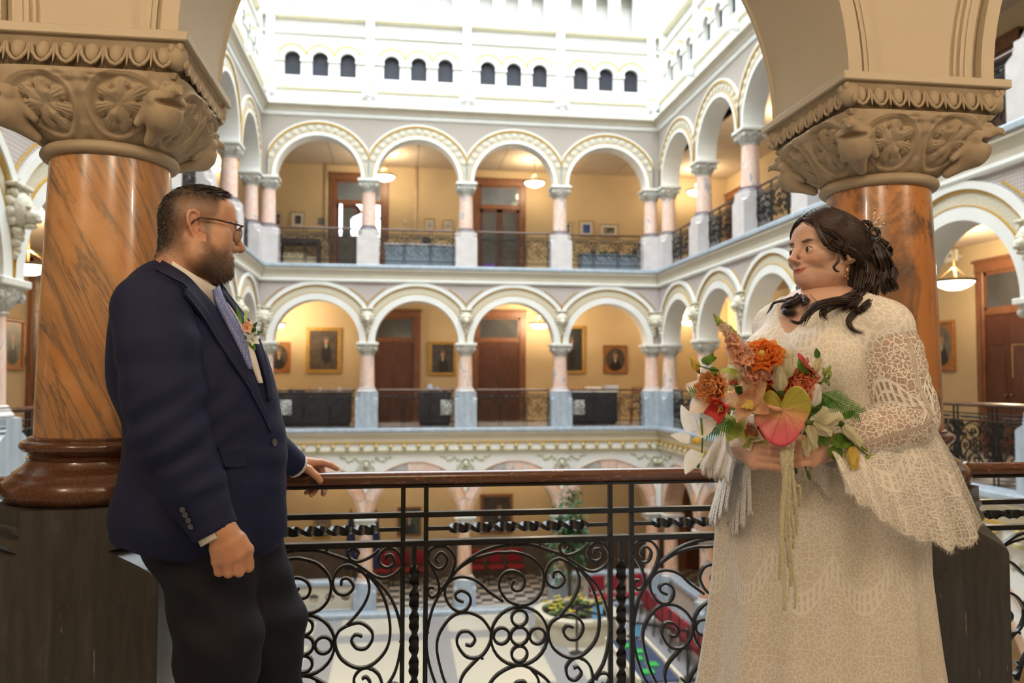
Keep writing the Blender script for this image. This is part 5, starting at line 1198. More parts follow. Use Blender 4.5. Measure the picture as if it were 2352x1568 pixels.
def head_sdf(full=0.0, fem=0.0, nose=1.0, open_eye=True, smile=.003):
    s = SDF(); j = .004*full; nt = 1-.18*fem; cz = .007*fem; cn = .005*fem
    s.ell((.006, 0, .042), (.080, .074, .074), .03); s.ell((-.030, 0, .020), (.046, .066, .068), .03)
    s.ell((.048, 0, .050), (.046, .059, .052), .03); s.ell((.038, 0, -.03), (.052, .056+j, .072), .03)
    for q in (-1, 1):
        s.ell((.056, q*(.038-cn*.6), -.022), (.031, .027+j, .031), .02); s.ell((.046, q*.054, -.002), (.028, .015, .014), .02)
        s.cap((.0, q*(.056+j-cn), -.035), (.014, q*(.050+1.5*j-cn), -.064+cz*.5), .018, .020+j, .03); s.cap((.014, q*(.050+1.5*j-cn), -.064+cz*.5), (.074-cn*.5, q*.014, -.089+cz), .021+j, .018, .03)
    s.ell((.077-cn*.6, 0, -.090+cz), (.021, .024-cn*.8, .020), .02); s.ell((.028, 0, -.073-.5*j+cz), (.056, .046+j-cn, .032+j), .03)
    s.cap((.083, -.034, .032), (.083, .034, .032), .012-.003*fem, .012-.003*fem, .015)
    for q in (-1, 1): s.ell((.100, q*.031, .009), (.021, .018, .014), .012, neg=True)
    for q in (-1, 1): s.ell((.0785, q*.032, .009), (.0150, .0165, .0140), .005)
    s.cap((.090, 0, .026), (.110+.004*nose, 0, -.020), .0075, .0095, .012); s.ell((.110+.005*nose, 0, -.0255), (.0125*nt, .0120*nt, .0105*nt), .008)
    for q in (-1, 1): s.ell((.101, q*.0125*nt, -.029), (.011*nt, .0065*nt, .0078*nt), .006)
    s.ell((.081, 0, -.058), (.018, .029, .022), .015)
    for q in (-1, 1):
        s.chain([(.080-cn*.4, q*(.026+cn*.8), -.0600+smile), (.094, q*.011, -.0562), (.0975, 0, -.0578)], [.003, .0048, .0048], .004)
        s.chain([(.080-cn*.4, q*(.026+cn*.8), -.0615+smile), (.0935, q*.011, -.0665), (.0955, 0, -.0675)], [.003, .0056, .0062], .004)
        s.cap((.086-cn*.4, q*(.027+cn*.55), -.0605+smile*1.05), (.1035, 0, -.0620), .0017, .0017, .002, neg=True)
        s.ell((.108, q*.0062, -.0365), (.0055, .0036, .003), .002, neg=True)
        if open_eye: s.ell((.094, q*.0325, .0072), (.012, .0152, .0049), .0015, neg=True)
        else: s.cap((.0945, q*.021, .006), (.0885, q*.0435, .0035), .0017, .0017, .0015, neg=True)
        # ear
        e = [(.006, .024), (.004, .033), (-.006, .037), (-.016, .033), (-.021, .020), (-.019, .004), (-.013, -.012), (-.006, -.022), (.002, -.026), (.005, -.020)]
        tilt = .12
        def E(a, b, o): return (a*math.cos(tilt)-b*math.sin(tilt)*-.0-.004+.10*b*-1.0, q*(.0745+o+.24*(-a+.005)), b)
        s.chain([E(a, b, .004) for a, b in e], [.0030, .0040, .0046, .0046, .0044, .0042, .0042, .0052, .0060, .004], .004)
        s.cap(E(-.008, .018, -.001), E(-.006, -.016, -.002), .012, .009, .006, flat=((0, 1, 0), .45)); s.ell(E(-.003, .0, .006), (.0075, .0055, .0115), .003, neg=True); s.ell(E(-.011, .020, .0075), (.0065, .0035, .011), .003, neg=True)
        s.ell(E(.006, -.003, .002), (.004, .004, .006), .004)
    return s
def skin_mat(name, base, deep, lip, hair, beardc=None):
    m = Mat(name); v = m.co(); n = m.noise(v, 40, 3); f = m.noise(v, 420, 2); n2 = m.noise(v, 14, 3)
    col = m.ramp(n, [(.3, tuple(c*.93 for c in base)), (.7, base)])
    col = m.mix(m.math('MULTIPLY', m.attr('blush'), m.math('ADD', m.math('MULTIPLY', n2, .5), .45)), col, deep)
    col = m.mix(m.attr('lip'), col, lip)
    hs = m.noise(v, 520, 3, .7); cov = m.math('MINIMUM', m.math('MULTIPLY', m.attr('hairy'), m.math('ADD', m.math('MULTIPLY', m.ramp(hs, [(.3, 0), (.7, 1)]), .35), .78)), 1)
    col = m.mix(cov, col, hair)
    rough = m.math('ADD', m.math('MULTIPLY', f, .14), .36)
    return m.fin(col, rough, nrm=m.bump(f, .10, .0015), sub=.18, spec=.4)
SK_M = skin_mat('warm_tan_skin', (.56, .31, .195), (.50, .19, .11), (.42, .17, .13), (.055, .034, .024))
SK_F = skin_mat('fair_skin', (.66, .42, .32), (.60, .24, .17), (.46, .13, .11), (.05, .025, .018))
NAIL = simple('fingernail', (.62, .38, .32), .25, .05)
def hair_mat(name, c1, c2):
    m = Mat(name); n = m.noise(m.co(), 30, 3); oi = m.noise(m.co(), 6, 2)
    return m.fin(m.ramp(n, [(.3, c1), (.75, c2)]), .34, spec=.55)
HAIR_M = hair_mat('short_black_hair', (.010, .008, .008), (.030, .021, .017)); BEARD = hair_mat('dark_brown_beard', (.030, .017, .011), (.085, .045, .026)); HAIR_F = hair_mat('dark_brown_hair', (.014, .007, .005), (.055, .025, .016))
EYEW = simple('eye_white', (.75, .72, .68), .12, .03)
def eye_mat(name, iris):
    m = Mat(name); g = m.co('Object'); y, z = m.sep(g)[1], m.sep(g)[2]; x = m.sep(g)[0]
    r = m.math('SQRT', m.math('ADD', m.math('MULTIPLY', y, y), m.math('MULTIPLY', z, z)))
    inn = m.math('GREATER_THAN', x, 0.0); col = m.ramp(m.math('MULTIPLY', r, 100), [(.24, (.004, .004, .004)), (.30, iris), (.60, tuple(c*.4 for c in iris)), (.68, (.62, .58, .54))]); col = m.mix(inn, (.68, .64, .60), col)
    return m.fin(col, .05, spec=.7)
def put_head(s, h, C, R, attrs_fn, clip=None, warp=None):
    v, f = s.mesh(h, clip); v = relax(v, f, 1); at = attrs_fn(v, f)
    if warp: v = warp(v)
    return (v @ R.T + C, f, at), v
def blob(p, c, r): d = np.sqrt((((p-np.array(c))/np.array(r))**2).sum(1)); return np.clip(1.6-1.6*d, 0, 1)
def hand_sdf(palm, fingers, k=.006):
    """palm: list of capsules (a,b,ra,rb); fingers: list of (points, radii)"""
    s = SDF()
    for a, b, ra, rb in palm: s.cap(a, b, ra, rb, .012)
    for p, r in fingers: s.chain(p, r, .0035)
    return s
def nails(fingers, parent, mat=NAIL): pass
def raycast(sdf, px, py, t0=1.0, t1=3.2):
    """first hit of the camera ray through pixels with the solid"""
    D = np.array([pray(a, b) for a, b in zip(px, py)], float); D /= np.linalg.norm(D, axis=1)[:, None]; O = np.array(CAM); t = np.full(len(D), t0)
    for _ in range(70):
        d = sdf.value(O+D*t[:, None]); t = np.minimum(t+np.clip(d, -.02, .3)*.7, t1)
    return O+D*t[:, None], t < t1-1e-3
def grad(sdf, P, e=.002):
    G = np.stack([sdf.value(P+np.eye(3)[i]*e)-sdf.value(P-np.eye(3)[i]*e) for i in range(3)], 1); return G/np.maximum(np.linalg.norm(G, axis=1), 1e-9)[:, None]
def drape(sdf, A, B, n, m_, off, thick, name, mat, parent, bow=0.0, label=None):
    """cloth strip lying on a solid: A and B are its two edges as pixel polylines, seen where it lies"""
    def res(L, n): L = [Vector((a, b, 0)) for a, b in L]; S = spline(L, 10); return [S[int(round(i*(len(S)-1)/(n-1)))] for i in range(n)]
    a, b = res(A, n), res(B, n); px = []; py = []
    for i in range(n):
        for j in range(m_): t = j/(m_-1); q = a[i]*(1-t)+b[i]*t; px.append(q.x); py.append(q.y)
    P, ok = raycast(sdf, px, py); G = grad(sdf, P); t = np.tile(np.linspace(0, 1, m_), n); o = off+bow*np.sin(t*PI)
    top = P+G*(o+thick)[:, None] if hasattr(o, '__len__') else P+G*(o+thick); bot = P+G*(off-.004)
    V = np.concatenate([top, bot]); F = []; K = n*m_
    for i in range(n-1):
        for j in range(m_-1): q = i*m_+j; F += [(q, q+1, q+m_+1, q+m_), (K+q, K+q+m_, K+q+m_+1, K+q+1)]
    for i in range(n-1):
        for j in (0, m_-1): q = i*m_+j; F.append((q, q+m_, K+q+m_, K+q))
    for j in range(m_-1):
        for i in (0, n-1): q = i*m_+j; F.append((q, q+1, K+q+1, K+q))
    return npmesh(name, V, F, mat, parent, label=label)[0]

# ---------------------------------------------------------------- the man in the navy suit
YG = 2.05
def G(px, py, dy=0.0): return NP(px, py, YG+dy)
man = empty('person', (G(455, 1568)[0], YG, 0), 'man in navy suit and glasses leaning by the veined column, hand on rail', 'person')
def suit_mat(name, c):
    m = Mat(name); v = m.co(); w1 = m.noise(m.map(v, (1, 1, 1)), 700, 2); n = m.noise(v, 9, 3)
    col = m.ramp(n, [(.3, tuple(q*.85 for q in c)), (.7, c)]); return m.fin(col, .72, nrm=m.bump(w1, .12, .001), spec=.3)
NAVY = suit_mat('navy_wool', (.009, .014, .052)); NAVYD = suit_mat('dark_navy_trouser_wool', (.006, .007, .014)); SHIRT = simple('white_shirt_cotton', (.74, .70, .66), .8, .04, 20)
# head
hm = head_sdf(full=2.4, fem=0, nose=1.1, open_eye=False, smile=.004)
hm.cap((-.020, 0, -.045), (-.040, 0, -.19), .054, .056, .03); hm.ell((.02, 0, -.090), (.045, .042, .024), .03)
RM = Rz(math.radians(22)) @ Ry(math.radians(4)); CM = NP(450, 516, YG-.072)-RM @ np.array((-.006, -.079, .004))
def att_m(v, f):
    x, y, z = v.T; ay = np.abs(y)
    lip = np.clip(blob(v, (.099, 0, -.0615), (.012, .026, .0085))*1.5, 0, 1)
    blush = np.clip(blob(v, (.11, 0, -.03), (.02, .02, .016))+blob(np.stack([x, ay, z], 1), (.07, .04, -.015), (.03, .03, .025))+blob(np.stack([x, ay, z], 1), (-.01, .08, .0), (.035, .02, .045)), 0, 1)*.8
    up = -.048+np.where(x < .045, (.045-x)*.75, 0)
    beard = sig((up-z)/.005)*sig((x-.008)/.006)*sig((z+.125)/.004)*(1-np.clip(lip*2, 0, 1))
    must = blob(v, (.100, 0, -.0485), (.016, .026, .0075))*.5; side = sig((.030-x)/.003)*sig((x-.012)/.003)*sig((z+.05)/.006)*sig((.05-z)/.01)*.7
    line = .046-.5*np.clip(.05-z, 0, .1)+.9*np.clip(z-.082, 0, .1)
    scalp = sig((line-x)/.0025)*sig((z-.022-.6*np.clip(-.005-x, -.2, 0)*0)/.008)
    back = sig((-.026-x)/.004)*sig((z+.066)/.008)
    dens = .70+.30*np.clip((z-.05)/.035, 0, 1)+.35*np.clip((-.04-x)/.03, 0, 1)
    hairy = np.clip(np.maximum.reduce([beard*.78, must, side, np.maximum(scalp, back)*np.clip(dens, 0, 1)]), 0, 1); cap_ = np.maximum(scalp, back)
    ear = (ay > .0755) & (x > -.03) & (x < .02) & (z > -.035) & (z < .045); hairy = np.where(ear, 0, hairy)
    ebrow = np.clip(blob(np.stack([x, ay, z], 1), (.092, .030, .030), (.014, .022, .005))*1.6, 0, 1)
    return {'lip': lip*.7, 'blush': blush, 'hairy': np.maximum(hairy, ebrow*.9), 'beard': beard, 'top': cap_}
(hv, hf, ha), hloc = put_head(hm, .0025, CM, RM, att_m)
# hands
YRr = YR
def HP(px, py, Y): return NP(px, py, Y)
# right hand: a relaxed fist hanging in front of the thigh
yh = YG-.215
wr = HP(512, 1222, yh); kn = [HP(567, 1262, yh-.004), HP(546, 1276, yh-.016), HP(522, 1284, yh-.016), HP(500, 1288, yh-.006)]
tp = [HP(571, 1302, yh-.000), HP(549, 1313, yh-.012), HP(525, 1315, yh-.012), HP(504, 1312, yh-.002)]
fing = []
for a, b in zip(kn, tp):
    d = b-a; fing.append(([a, b, b+np.array((-.004, .028, .004)), b+np.array((-.010, .036, .024))], [.0125, .0112, .0100, .0085]))
fing.append(([wr+np.array((.012, .016, -.02)), HP(566, 1262, yh+.03), HP(572, 1296, yh+.034)], [.016, .013, .010]))
hr = hand_sdf([(wr, kn[0]*.5+wr*.5, .028, .024), (wr, kn[3]*.5+wr*.5, .028, .022), (wr*.4+kn[0]*.6, kn[0], .021, .0155), (wr*.4+kn[1]*.6, kn[1], .021, .0155), (wr*.4+kn[2]*.6, kn[2], .020, .015), (wr*.4+kn[3]*.6, kn[3], .019, .014), (HP(496, 1195, yh+.004), wr, .030, .028)], fing)
v1, f1 = hr.mesh(.0019); v1 = relax(v1, f1, 1)
# left hand laid on the handrail
zr = ZH
def RP(px, dz, dy): q = NP(px, 1100, YR); return np.array((q[0], YR+dy, zr+dz))
wl = RP(664, .058, -.055); 
fing = [([RP(688, .050, -.030), RP(712, .036, -.036), RP(729, .016, -.040), RP(738, .000, -.038)], [.017, .0135, .0118, .0095]),
        ([RP(712, .054, .006), RP(735, .052, .026), RP(757, .042, .036), RP(771, .030, .038)], [.0135, .0115, .0102, .0085]),
        ([RP(709, .050, .022), RP(732, .036, .046), RP(742, -.006, .052), RP(743, -.036, .034), RP(742, -.048, .016)], [.0135, .0120, .0108, .0098, .0085]),
        ([RP(701, .047, .030), RP(719, .028, .048), RP(728, -.012, .050), RP(721, -.040, .030), RP(715, -.050, .012)], [.0130, .0115, .0105, .0096, .0082]),
        ([RP(692, .044, .034), RP(705, .022, .046), RP(712, -.014, .046), RP(707, -.036, .026), RP(703, -.043, .012)], [.0120, .0105, .0095, .0088, .0078])]
hl_ = hand_sdf([(wl, RP(712, .054, .006), .027, .0155), (wl, RP(709, .050, .022), .027, .0155), (wl, RP(692, .044, .032), .026, .014), (wl, RP(690, .048, -.026), .027, .018), (RP(640, .075, -.085), wl, .029, .028)], fing)
v2, f2 = hl_.mesh(.0019); v2 = relax(v2, f2, 1)
def hand_att(v, kn=None): return {'blush': np.full(len(v), .35)}
# neck and hidden trunk keep the figure whole under the clothes
NB = G(434, 628); c1, c2 = G(376, 604), G(483, 698); k1, k2 = G(381, 588), G(488, 654)
def inner_line(X): return c1[2]+(X-c1[0])*(c2[2]-c1[2])/(c2[0]-c1[0])
def collar_line(X): return k1[2]+(X-k1[0])*(k2[2]-k1[2])/(k2[0]-k1[0])

tr = SDF(); tr.cap(NB+(0, 0, .0), NB+(-.005, 0, -.10), .052, .055, .03); tr.cap(G(400, 760), G(470, 1180), .10, .12, .05)
v3, f3 = tr.mesh(.012)
bv, bf, ba = join_meshes([(hv, hf, ha), (v1, f1, hand_att(v1)), (v2, f2, hand_att(v2)), (v3, f3, {})])
body_m, _ = npmesh('body', bv, bf, SK_M, man, attrs=ba)
# hair: dense short strands on top, stubble beard
def scatter(v, f, w_, n, rnd):
    w_ = w_/w_.sum(); i = rnd.choice(len(v), n, p=w_); N = normals_of(v, f); j = rnd.normal(0, .0014, (n, 3)); return v[i]+j-N[i]*.001, N[i], i
rs = np.random.RandomState(5)
x, y, z = hloc.T
topw = ha['top']*(sig((z-.078)/.006)*3+.9*sig((-.052-x)/.006)*2.6)
P, N, i_ = scatter(hloc, hf, topw+1e-9, 20000, rs)
hi = np.clip((P[:, 2:3]-.075)/.03, 0, 1)
comb = np.array((.9, .12, .10)); D = N*.25*(1-hi)+N*(.16+.12*rs.rand(len(P), 1))*hi+comb*hi*1.0+np.array((-.35, 0, -.75))*(1-hi); D /= np.linalg.norm(D, axis=1)[:, None]
Ls = np.where(P[:, 2] > .080, rs.uniform(.010, .020, len(P)), rs.uniform(.002, .0045, len(P))+.003*np.clip((-.05-P[:, 0])/.03, 0, 1))
sv, sf = strands(P, D, N, Ls, np.where(P[:, 2] > .07, .0007, .00045)[:, None], .14, 3, rs); o, _ = npmesh('hair', sv @ RM.T+CM, sf, HAIR_M, man); o['kind'] = 'stuff'
P, N, i_ = scatter(hloc, hf, np.clip(ha['beard'], 0, 1)*np.where(x > .06, 1.6, 1)+1e-9, 5200, rs)
D = N*.55+np.array((.15, 0, -.8)); D /= np.linalg.norm(D, axis=1)[:, None]; Ls = rs.uniform(.002, .0045, len(P))*np.where((P[:, 0] > .055) & (P[:, 2] < -.085), 1.8, 1)
sv, sf = strands(P, D, N, Ls, .00038, .4, 2, rs); o, _ = npmesh('beard', sv @ RM.T+CM, sf, BEARD, man); o['kind'] = 'stuff'
# glasses
def HM(p): return RM @ np.array(p)+CM
gl = empty('glasses', tuple(HM((.09, 0, .01))), parent=man)
TORT = simple('tortoiseshell', (.07, .028, .014), .2, .6, 60)
m = MB()
for q in (-1, 1):
    m.tube([HM((.104, q*.060, .022)), HM((.085, q*.074, .022)), HM((.04, q*.081, .024)), HM((0, q*.083, .022)), HM((-.012, q*.082, .012)), HM((-.022, q*.080, -.006))], [.0026, .0028, .0024, .0022, .002, .0018], 8, up=(0, 0, 1))
m.tube([HM((.105, q*.060, .0225)) for q in np.linspace(-1, 1, 9)], .0024, 8, up=(0, 0, 1))
m.build('frame', TORT, gl, True)
GLASS = Mat('clear_spectacle_glass'); GLASS.fin(GLASS.ramp(GLASS.noise(GLASS.co(), 3, 1), [(.3, (.97, .98, .98)), (.7, (1, 1, 1))]), .02, trans=1.0); GLASS.b.inputs['IOR'].default_value = 1.05; GLASS = GLASS.m
for q in (-1, 1):
    pts = [HM((.105-.004*(1-abs(math.cos(t))), q*.033+.026*math.cos(t), .004+.0195*math.sin(t)*(1 if math.sin(t) < 0 else .9))) for t in np.linspace(0, 2*PI, 25)[:-1]]
    m = MB(); n = len(pts); d = RM @ np.array((.0015, 0, 0)); m.add(list(pts)+[p+d for p in pts], [tuple(range(n)), tuple(range(2*n-1, n-1, -1))]+[(k, n+k, n+(k+1) % n, (k+1) % n) for k in range(n)]); m.build('lens', GLASS, gl)
    m = MB(); m.tube([p for p in pts]+[pts[0]], .0009, 6, up=(1, 0, 0)); m.build('lens_rim', STEEL, gl, True)
# jacket
jk = SDF()
jk.ell(G(418, 800, .02), (.150, .185, .20), .08); jk.ell(G(470, 960, .02), (.165, .195, .21), .10); jk.ell(G(462, 1130, .02), (.182, .205, .22), .08); jk.ell(G(412, 1190, .0), (.148, .185, .12), .06)
jk.cap(G(385, 712, -.13), G(460, 690, .15), .062, .07, .06); jk.cap(G(378, 668, -.0), G(405, 720, .02), .072, .10, .06); jk.cap(G(352, 722, -.05), G(344, 860, -.03), .078, .078, .07)
jk.cap(G(520, 850, .0), G(556, 1010, .02), .068, .072, .10); jk.cap(G(560, 1050, .02), G(596, 1210, .01), .07, .062, .07)
# near sleeve
ys = -.165
sl = [G(352, 714, ys+.025), G(364, 800, ys-.005), G(375, 900, ys-.02), G(392, 1000, ys-.03), G(440, 1110, ys-.03), G(495, 1218, ys-.04)]
js = SDF(); js.chain(sl, [.080, .088, .086, .081, .070, .050], .02); js.cap(G(372, 700, -.10), sl[0], .060, .078, .05)
# far sleeve reaching to the rail
fl = [G(450, 720, .17), G(540, 930, .30), G(600, 1010, .40), NP(676, 1066, YR-.055)]
jk.chain(fl, [.080, .068, .060, .043], .03)
# open front: shirt triangle carved between the lapels
hemP = G(460, 1270)
def jclip(g):
    z = g[..., 2]; X = g[..., 0]
    hem = hemP[2]+.012-.03*np.clip((X-G(455, 1200)[0])/.12, -1, 1)+.05*np.clip((X-G(615, 1200)[0])/.06, 0, 1)**2
    # the near sleeve ends at its cuff
    c = sl[-1]; d = (sl[-1]-sl[-2]); d = d/np.linalg.norm(d); cut = ((g-c) @ d)-.004; near = np.linalg.norm(g-c, axis=-1)
    cut = -1.0
    body = hem-z
    c2 = fl[-1]; d2 = (fl[-1]-fl[-2]); d2 = d2/np.linalg.norm(d2); cut2 = np.where(np.linalg.norm(g-c2, axis=-1) < .12, ((g-c2) @ d2)-.002, -1)
    top = np.where((((X-NB[0])/.085)**2+((g[..., 1]-NB[1])/.105)**2) < 1, z-inner_line(X), -1); top = np.where((X > c1[0]-.03) & (X < c2[0]+.01) & (np.abs(g[..., 1]-NB[1]) < .125), z-inner_line(X), top)
    return np.maximum.reduce([body, cut2, top])
class Clipped:
    def __init__(s, a, c): s.a, s.c = a, c
    def value(s, P): return np.maximum(s.a.value(P), s.c(P))
jv, jf = jk.mesh(.0052, jclip)
def sclip(g): c = sl[-1]; d = sl[-1]-sl[-2]; d = d/np.linalg.norm(d); return np.where(np.linalg.norm(g-c, axis=-1) < .13, ((g-c) @ d)-.004, -1)
jv2, jf2 = js.mesh(.0046, sclip); jv, jf, _a = join_meshes([(relax(jv, jf, 2), jf, {}), (relax(jv2, jf2, 2), jf2, {})]); jf = np.array(jf)
jk.items = jk.items+js.items
# soft folds: at the elbow, under the arm, across the waist
def wr_fold(v, c, d, wl_, amp, rad):
    d = np.array(d, float); d /= np.linalg.norm(d); q = v-c; r = np.linalg.norm(q, axis=1); return amp*np.sin((q @ d)/wl_*2*PI)*np.exp(-(r/rad)**2)
jn = normals_of(jv, jf); disp = wr_fold(jv, sl[3], (.5, .2, -.8), .055, .0045, .12)+wr_fold(jv, G(480, 870, -.12), (.9, 0, -.3), .06, .003, .10)+wr_fold(jv, sl[4], (.3, 0, -.95), .05, .0025, .09)+wr_fold(jv, G(600, 1060, -.05), (.3, 0, 1), .07, .0025, .12)+wr_fold(jv, sl[1], (1, 0, .25), .07, .003, .10)
jv = jv+jn*disp[:, None]
jacket, _ = npmesh('jacket', jv, jf, NAVY, man)
# shirt collar around the neck
m = MB(); Rg = []
for t in np.linspace(0, 1, 6):
    q = []
    for a in np.linspace(0, 2*PI, 49)[:-1]:
        X = NB[0]+(.064-.004*t)*math.cos(a)+.004; q.append((X, NB[1]+(.079-.008*t)*math.sin(a), (inner_line(X)-.03)*(1-t)+collar_line(X)*t))
    Rg.append(q)
m.rings(Rg, cap0=False, cap1=False); col_o = m.build('shirt_collar', SHIRT, man, True); col_o.modifiers.new('thick', 'SOLIDIFY').thickness = .004
# lapels, shirt front, tie, pocket flap as cloth laid on the jacket
drape(jk, [(374, 603), (425, 636), (456, 667), (484, 698), (520, 758), (565, 840), (602, 930), (620, 990)], [(356, 625), (394, 644), (424, 663), (452, 712), (500, 790), (545, 855), (590, 935), (617, 994)], 40, 6, .003, .004, 'lapel', NAVY, man)
drape(jk, [(424, 664), (452, 690), (490, 745), (535, 815), (575, 880)], [(419, 676), (455, 722), (497, 786), (536, 846), (572, 900)], 26, 5, .005, .004, 'lapel', NAVY, man)
drape(jk, [(494, 700), (520, 735), (560, 800), (592, 880)], [(512, 690), (536, 722), (574, 790), (600, 880)], 22, 4, .003, .003, 'shirt_front', SHIRT, man)
def _tie():
    m = Mat('blue_patterned_silk'); v = m.co(); d = m.voro(m.map(v, (1, 1, 1)), 150, rnd=.15); n = m.noise(v, 60, 2)
    return m.fin(m.ramp(d, [(.15, (.46, .46, .58)), (.3, (.13, .17, .40))]), .4)
TIE = _tie()
drape(jk, [(486, 668), (494, 705), (520, 755), (548, 810), (566, 850)], [(496, 660), (510, 695), (540, 745), (562, 800), (572, 850)], 24, 4, .006, .006, 'tie', TIE, man, bow=.004)
drape(jk, [(500, 672), (530, 712), (572, 775), (604, 870), (612, 920)], [(508, 664), (545, 712), (588, 775), (612, 865), (618, 920)], 26, 4, .004, .005, 'lapel', NAVY, man)
drape(jk, [(496, 1030), (530, 1026), (561, 1022)], [(512, 1074), (538, 1072), (565, 1068)], 12, 6, .002, .004, 'pocket_flap', NAVY, man)
BTN = simple('grey_horn_button', (.10, .10, .115), .3, .3, 60)
def button(px, py, r=.0085, sd=jk):
    P, ok = raycast(sd, [px], [py]); g = grad(sd, P)[0]; p = Vector(P[0])+Vector(g)*.003; q = Vector(g).to_track_quat('Z', 'Y').to_matrix()
    m = MB(); m.lathe([(.0005, 0), (r*.9, 0), (r, .0015), (r, .003), (r*.8, .0034), (r*.7, .0022), (.0005, .002)], (0, 0, 0), 16); m.v = [tuple(p+q @ Vector(v)) for v in m.v]; m.build('button', BTN, man, True, auto=40)
button(627, 1016)
for a, b in ((421, 1168), (428, 1180), (435, 1193), (441, 1207)): button(a, b, .0062)
# cuffs
def cuff(c, d, r0, ln, name='shirt_cuff'):
    d = Vector(d).normalized(); n = d.cross(Vector((0, 1, 0))).normalized(); b = d.cross(n); m = MB(); R = []
    for t in (0, .35, .7, 1): R.append([Vector(c)+d*(ln*t)+(n*math.cos(a)+b*math.sin(a))*r0 for a in np.linspace(0, 2*PI, 29)[:-1]])
    m.rings(R, cap0=False, cap1=False); o = m.build(name, SHIRT, man, True); o.modifiers.new('thick', 'SOLIDIFY').thickness = .004
cuff(sl[-1]-(sl[-1]-sl[-2])/np.linalg.norm(sl[-1]-sl[-2])*.02, sl[-1]-sl[-2], .0415, .037); cuff(fl[-1]-(fl[-1]-fl[-2])/np.linalg.norm(fl[-1]-fl[-2])*.02, fl[-1]-fl[-2], .0385, .034)
# trousers and shoes
tz = SDF(); tz.ell(G(470, 1230, .03), (.15, .15, .13), .06); zf_ = .06
l1 = [G(470, 1262, -.045), G(503, 1480, -.09), np.array((G(512, 1568)[0]+.0, YG-.09, .45)), np.array((G(500, 1568)[0], YG-.08, .07))]; l2 = [G(540, 1250, .08), G(612, 1430, .09), np.array((G(622, 1568)[0]-.02, YG+.09, .47)), np.array((G(585, 1568)[0]+.0, YG+.10, .07))]
tz.chain(l1, [.108, .092, .082, .072], .04); tz.chain(l2, [.118, .092, .082, .072], .04)
tv, tf = tz.mesh(.007, lambda g: .045-g[..., 2]); tv = relax(tv, tf, 2); tn = normals_of(tv, tf)
tv += tn*(wr_fold(tv, G(460, 1400, -.15), (.5, 0, .8), .09, .004, .2)+wr_fold(tv, G(620, 1450, 0), (.2, 0, 1), .10, .004, .2))[:, None]
npmesh('trousers', tv, tf, NAVYD, man)
for l in (l1, l2):
    s = SDF(); c = l[-1]; s.cap((c[0]-.03, c[1], .05), (c[0]+.15, c[1], .035), .042, .032, .03); s.ell((c[0], c[1], .07), (.055, .042, .05), .03); v_, f_ = s.mesh(.007, lambda g: .002-g[..., 2]); npmesh('shoe', v_, f_, simple('black_leather', (.012, .01, .01), .3, .3, 20), man)
# ---------------------------------------------------------------- the woman in the lace dress
YB = 1.87
def Bp(px, py, dy=0.0): return NP(px, py, YB+dy)
TC = Bp(1885, 900); fwd = np.array((-.91, -.415, 0)); lft = np.array((.415, -.91, 0))
woman = empty('person', (TC[0], TC[1], 0), 'woman in white lace dress holding a bouquet by the blotched column', 'person')
hb = head_sdf(full=.2, fem=1, nose=.1, open_eye=True, smile=.0085)
hb.cap((-.022, 0, -.045), (-.045, 0, -.20), .050, .054, .03); hb.ell((.015, 0, -.082), (.042, .038, .025), .03)
RB = .95*(Rz(math.radians(191)) @ Ry(math.radians(-6))); CB = NP(1954, 586, YB-.079)-RB @ np.array((-.006, .079, .0))
def att_f(v, f):
    x, y, z = v.T; ay = np.abs(y); q = np.stack([x, ay, z], 1)
    lip = np.clip(blob(np.stack([x, y, z-5.0*y*y], 1), (.097, 0, -.0620), (.022, .031, .0112))*2.6, 0, 1)
    blush = np.clip(blob(q, (.07, .04, -.020), (.035, .03, .028))+blob(v, (.115, 0, -.027), (.016, .016, .012))*.7, 0, 1)*.8
    brow = np.clip(blob(np.stack([x, ay, z-.10*np.clip(ay-.02, 0, .02)+.0*x], 1), (.090, .030, .0285), (.020, .021, .0042))*2.4, 0, 1); lash = np.clip(blob(q, (.0935, .0335, .0118), (.012, .0185, .0030))*2.2, 0, 1)
    return {'lip': lip, 'blush': blush, 'hairy': np.maximum(brow*.9, lash)}
def warp_f(v):
    x, y, z = v.T.copy(); k = np.clip((-z-.008)/.075, 0, 1); z2 = z+.021*k; m_ = np.clip((-z-.025)/.035, 0, 1)*np.clip((x-.02)/.05, 0, 1); ml = np.exp(-((z+.060)/.014)**2)*np.clip((x-.05)/.02, 0, 1); z2 = z2+.0055*ml*np.clip((np.abs(y)-.010)/.018, 0, 1); return np.stack([x-.010*m_, y*(1-.04*m_), z2], 1)
(hv2, hf2, ha2), hloc2 = put_head(hb, .0024, CB, RB, att_f, None, warp_f)
# trunk, arms and hands
def TB(f_, l_, z_): return np.array((TC[0], TC[1], 0))+fwd*f_+lft*l_+np.array((0, 0, z_))
zc = TC[2]
ROT = np.stack([fwd/np.linalg.norm(fwd), lft/np.linalg.norm(lft), (0, 0, 1)], 1)
zof = lambda py: Bp(1885, py)[2]
torso = SDF()
torso.ell(TB(-.01, 0, zof(800)), (.112, .160, .14), .05, rot=ROT); torso.ell(TB(.0, 0, zof(940)), (.130, .158, .17), .08, rot=ROT); torso.ell(TB(.0, 0, zof(1110)), (.155, .190, .18), .08, rot=ROT)
for q in (-1, 1): torso.ell(TB(.092, q*.072, zof(832)), (.074, .076, .080), .05, rot=ROT)
shn, shf = TB(-.015, .160, zof(762)), TB(-.015, -.135, zof(748))
torso.cap(shn, shf, .055, .052, .05); torso.cap(CB+RB @ np.array((-.045, 0, -.19)), TB(0, 0, zof(740)), .055, .09, .05)
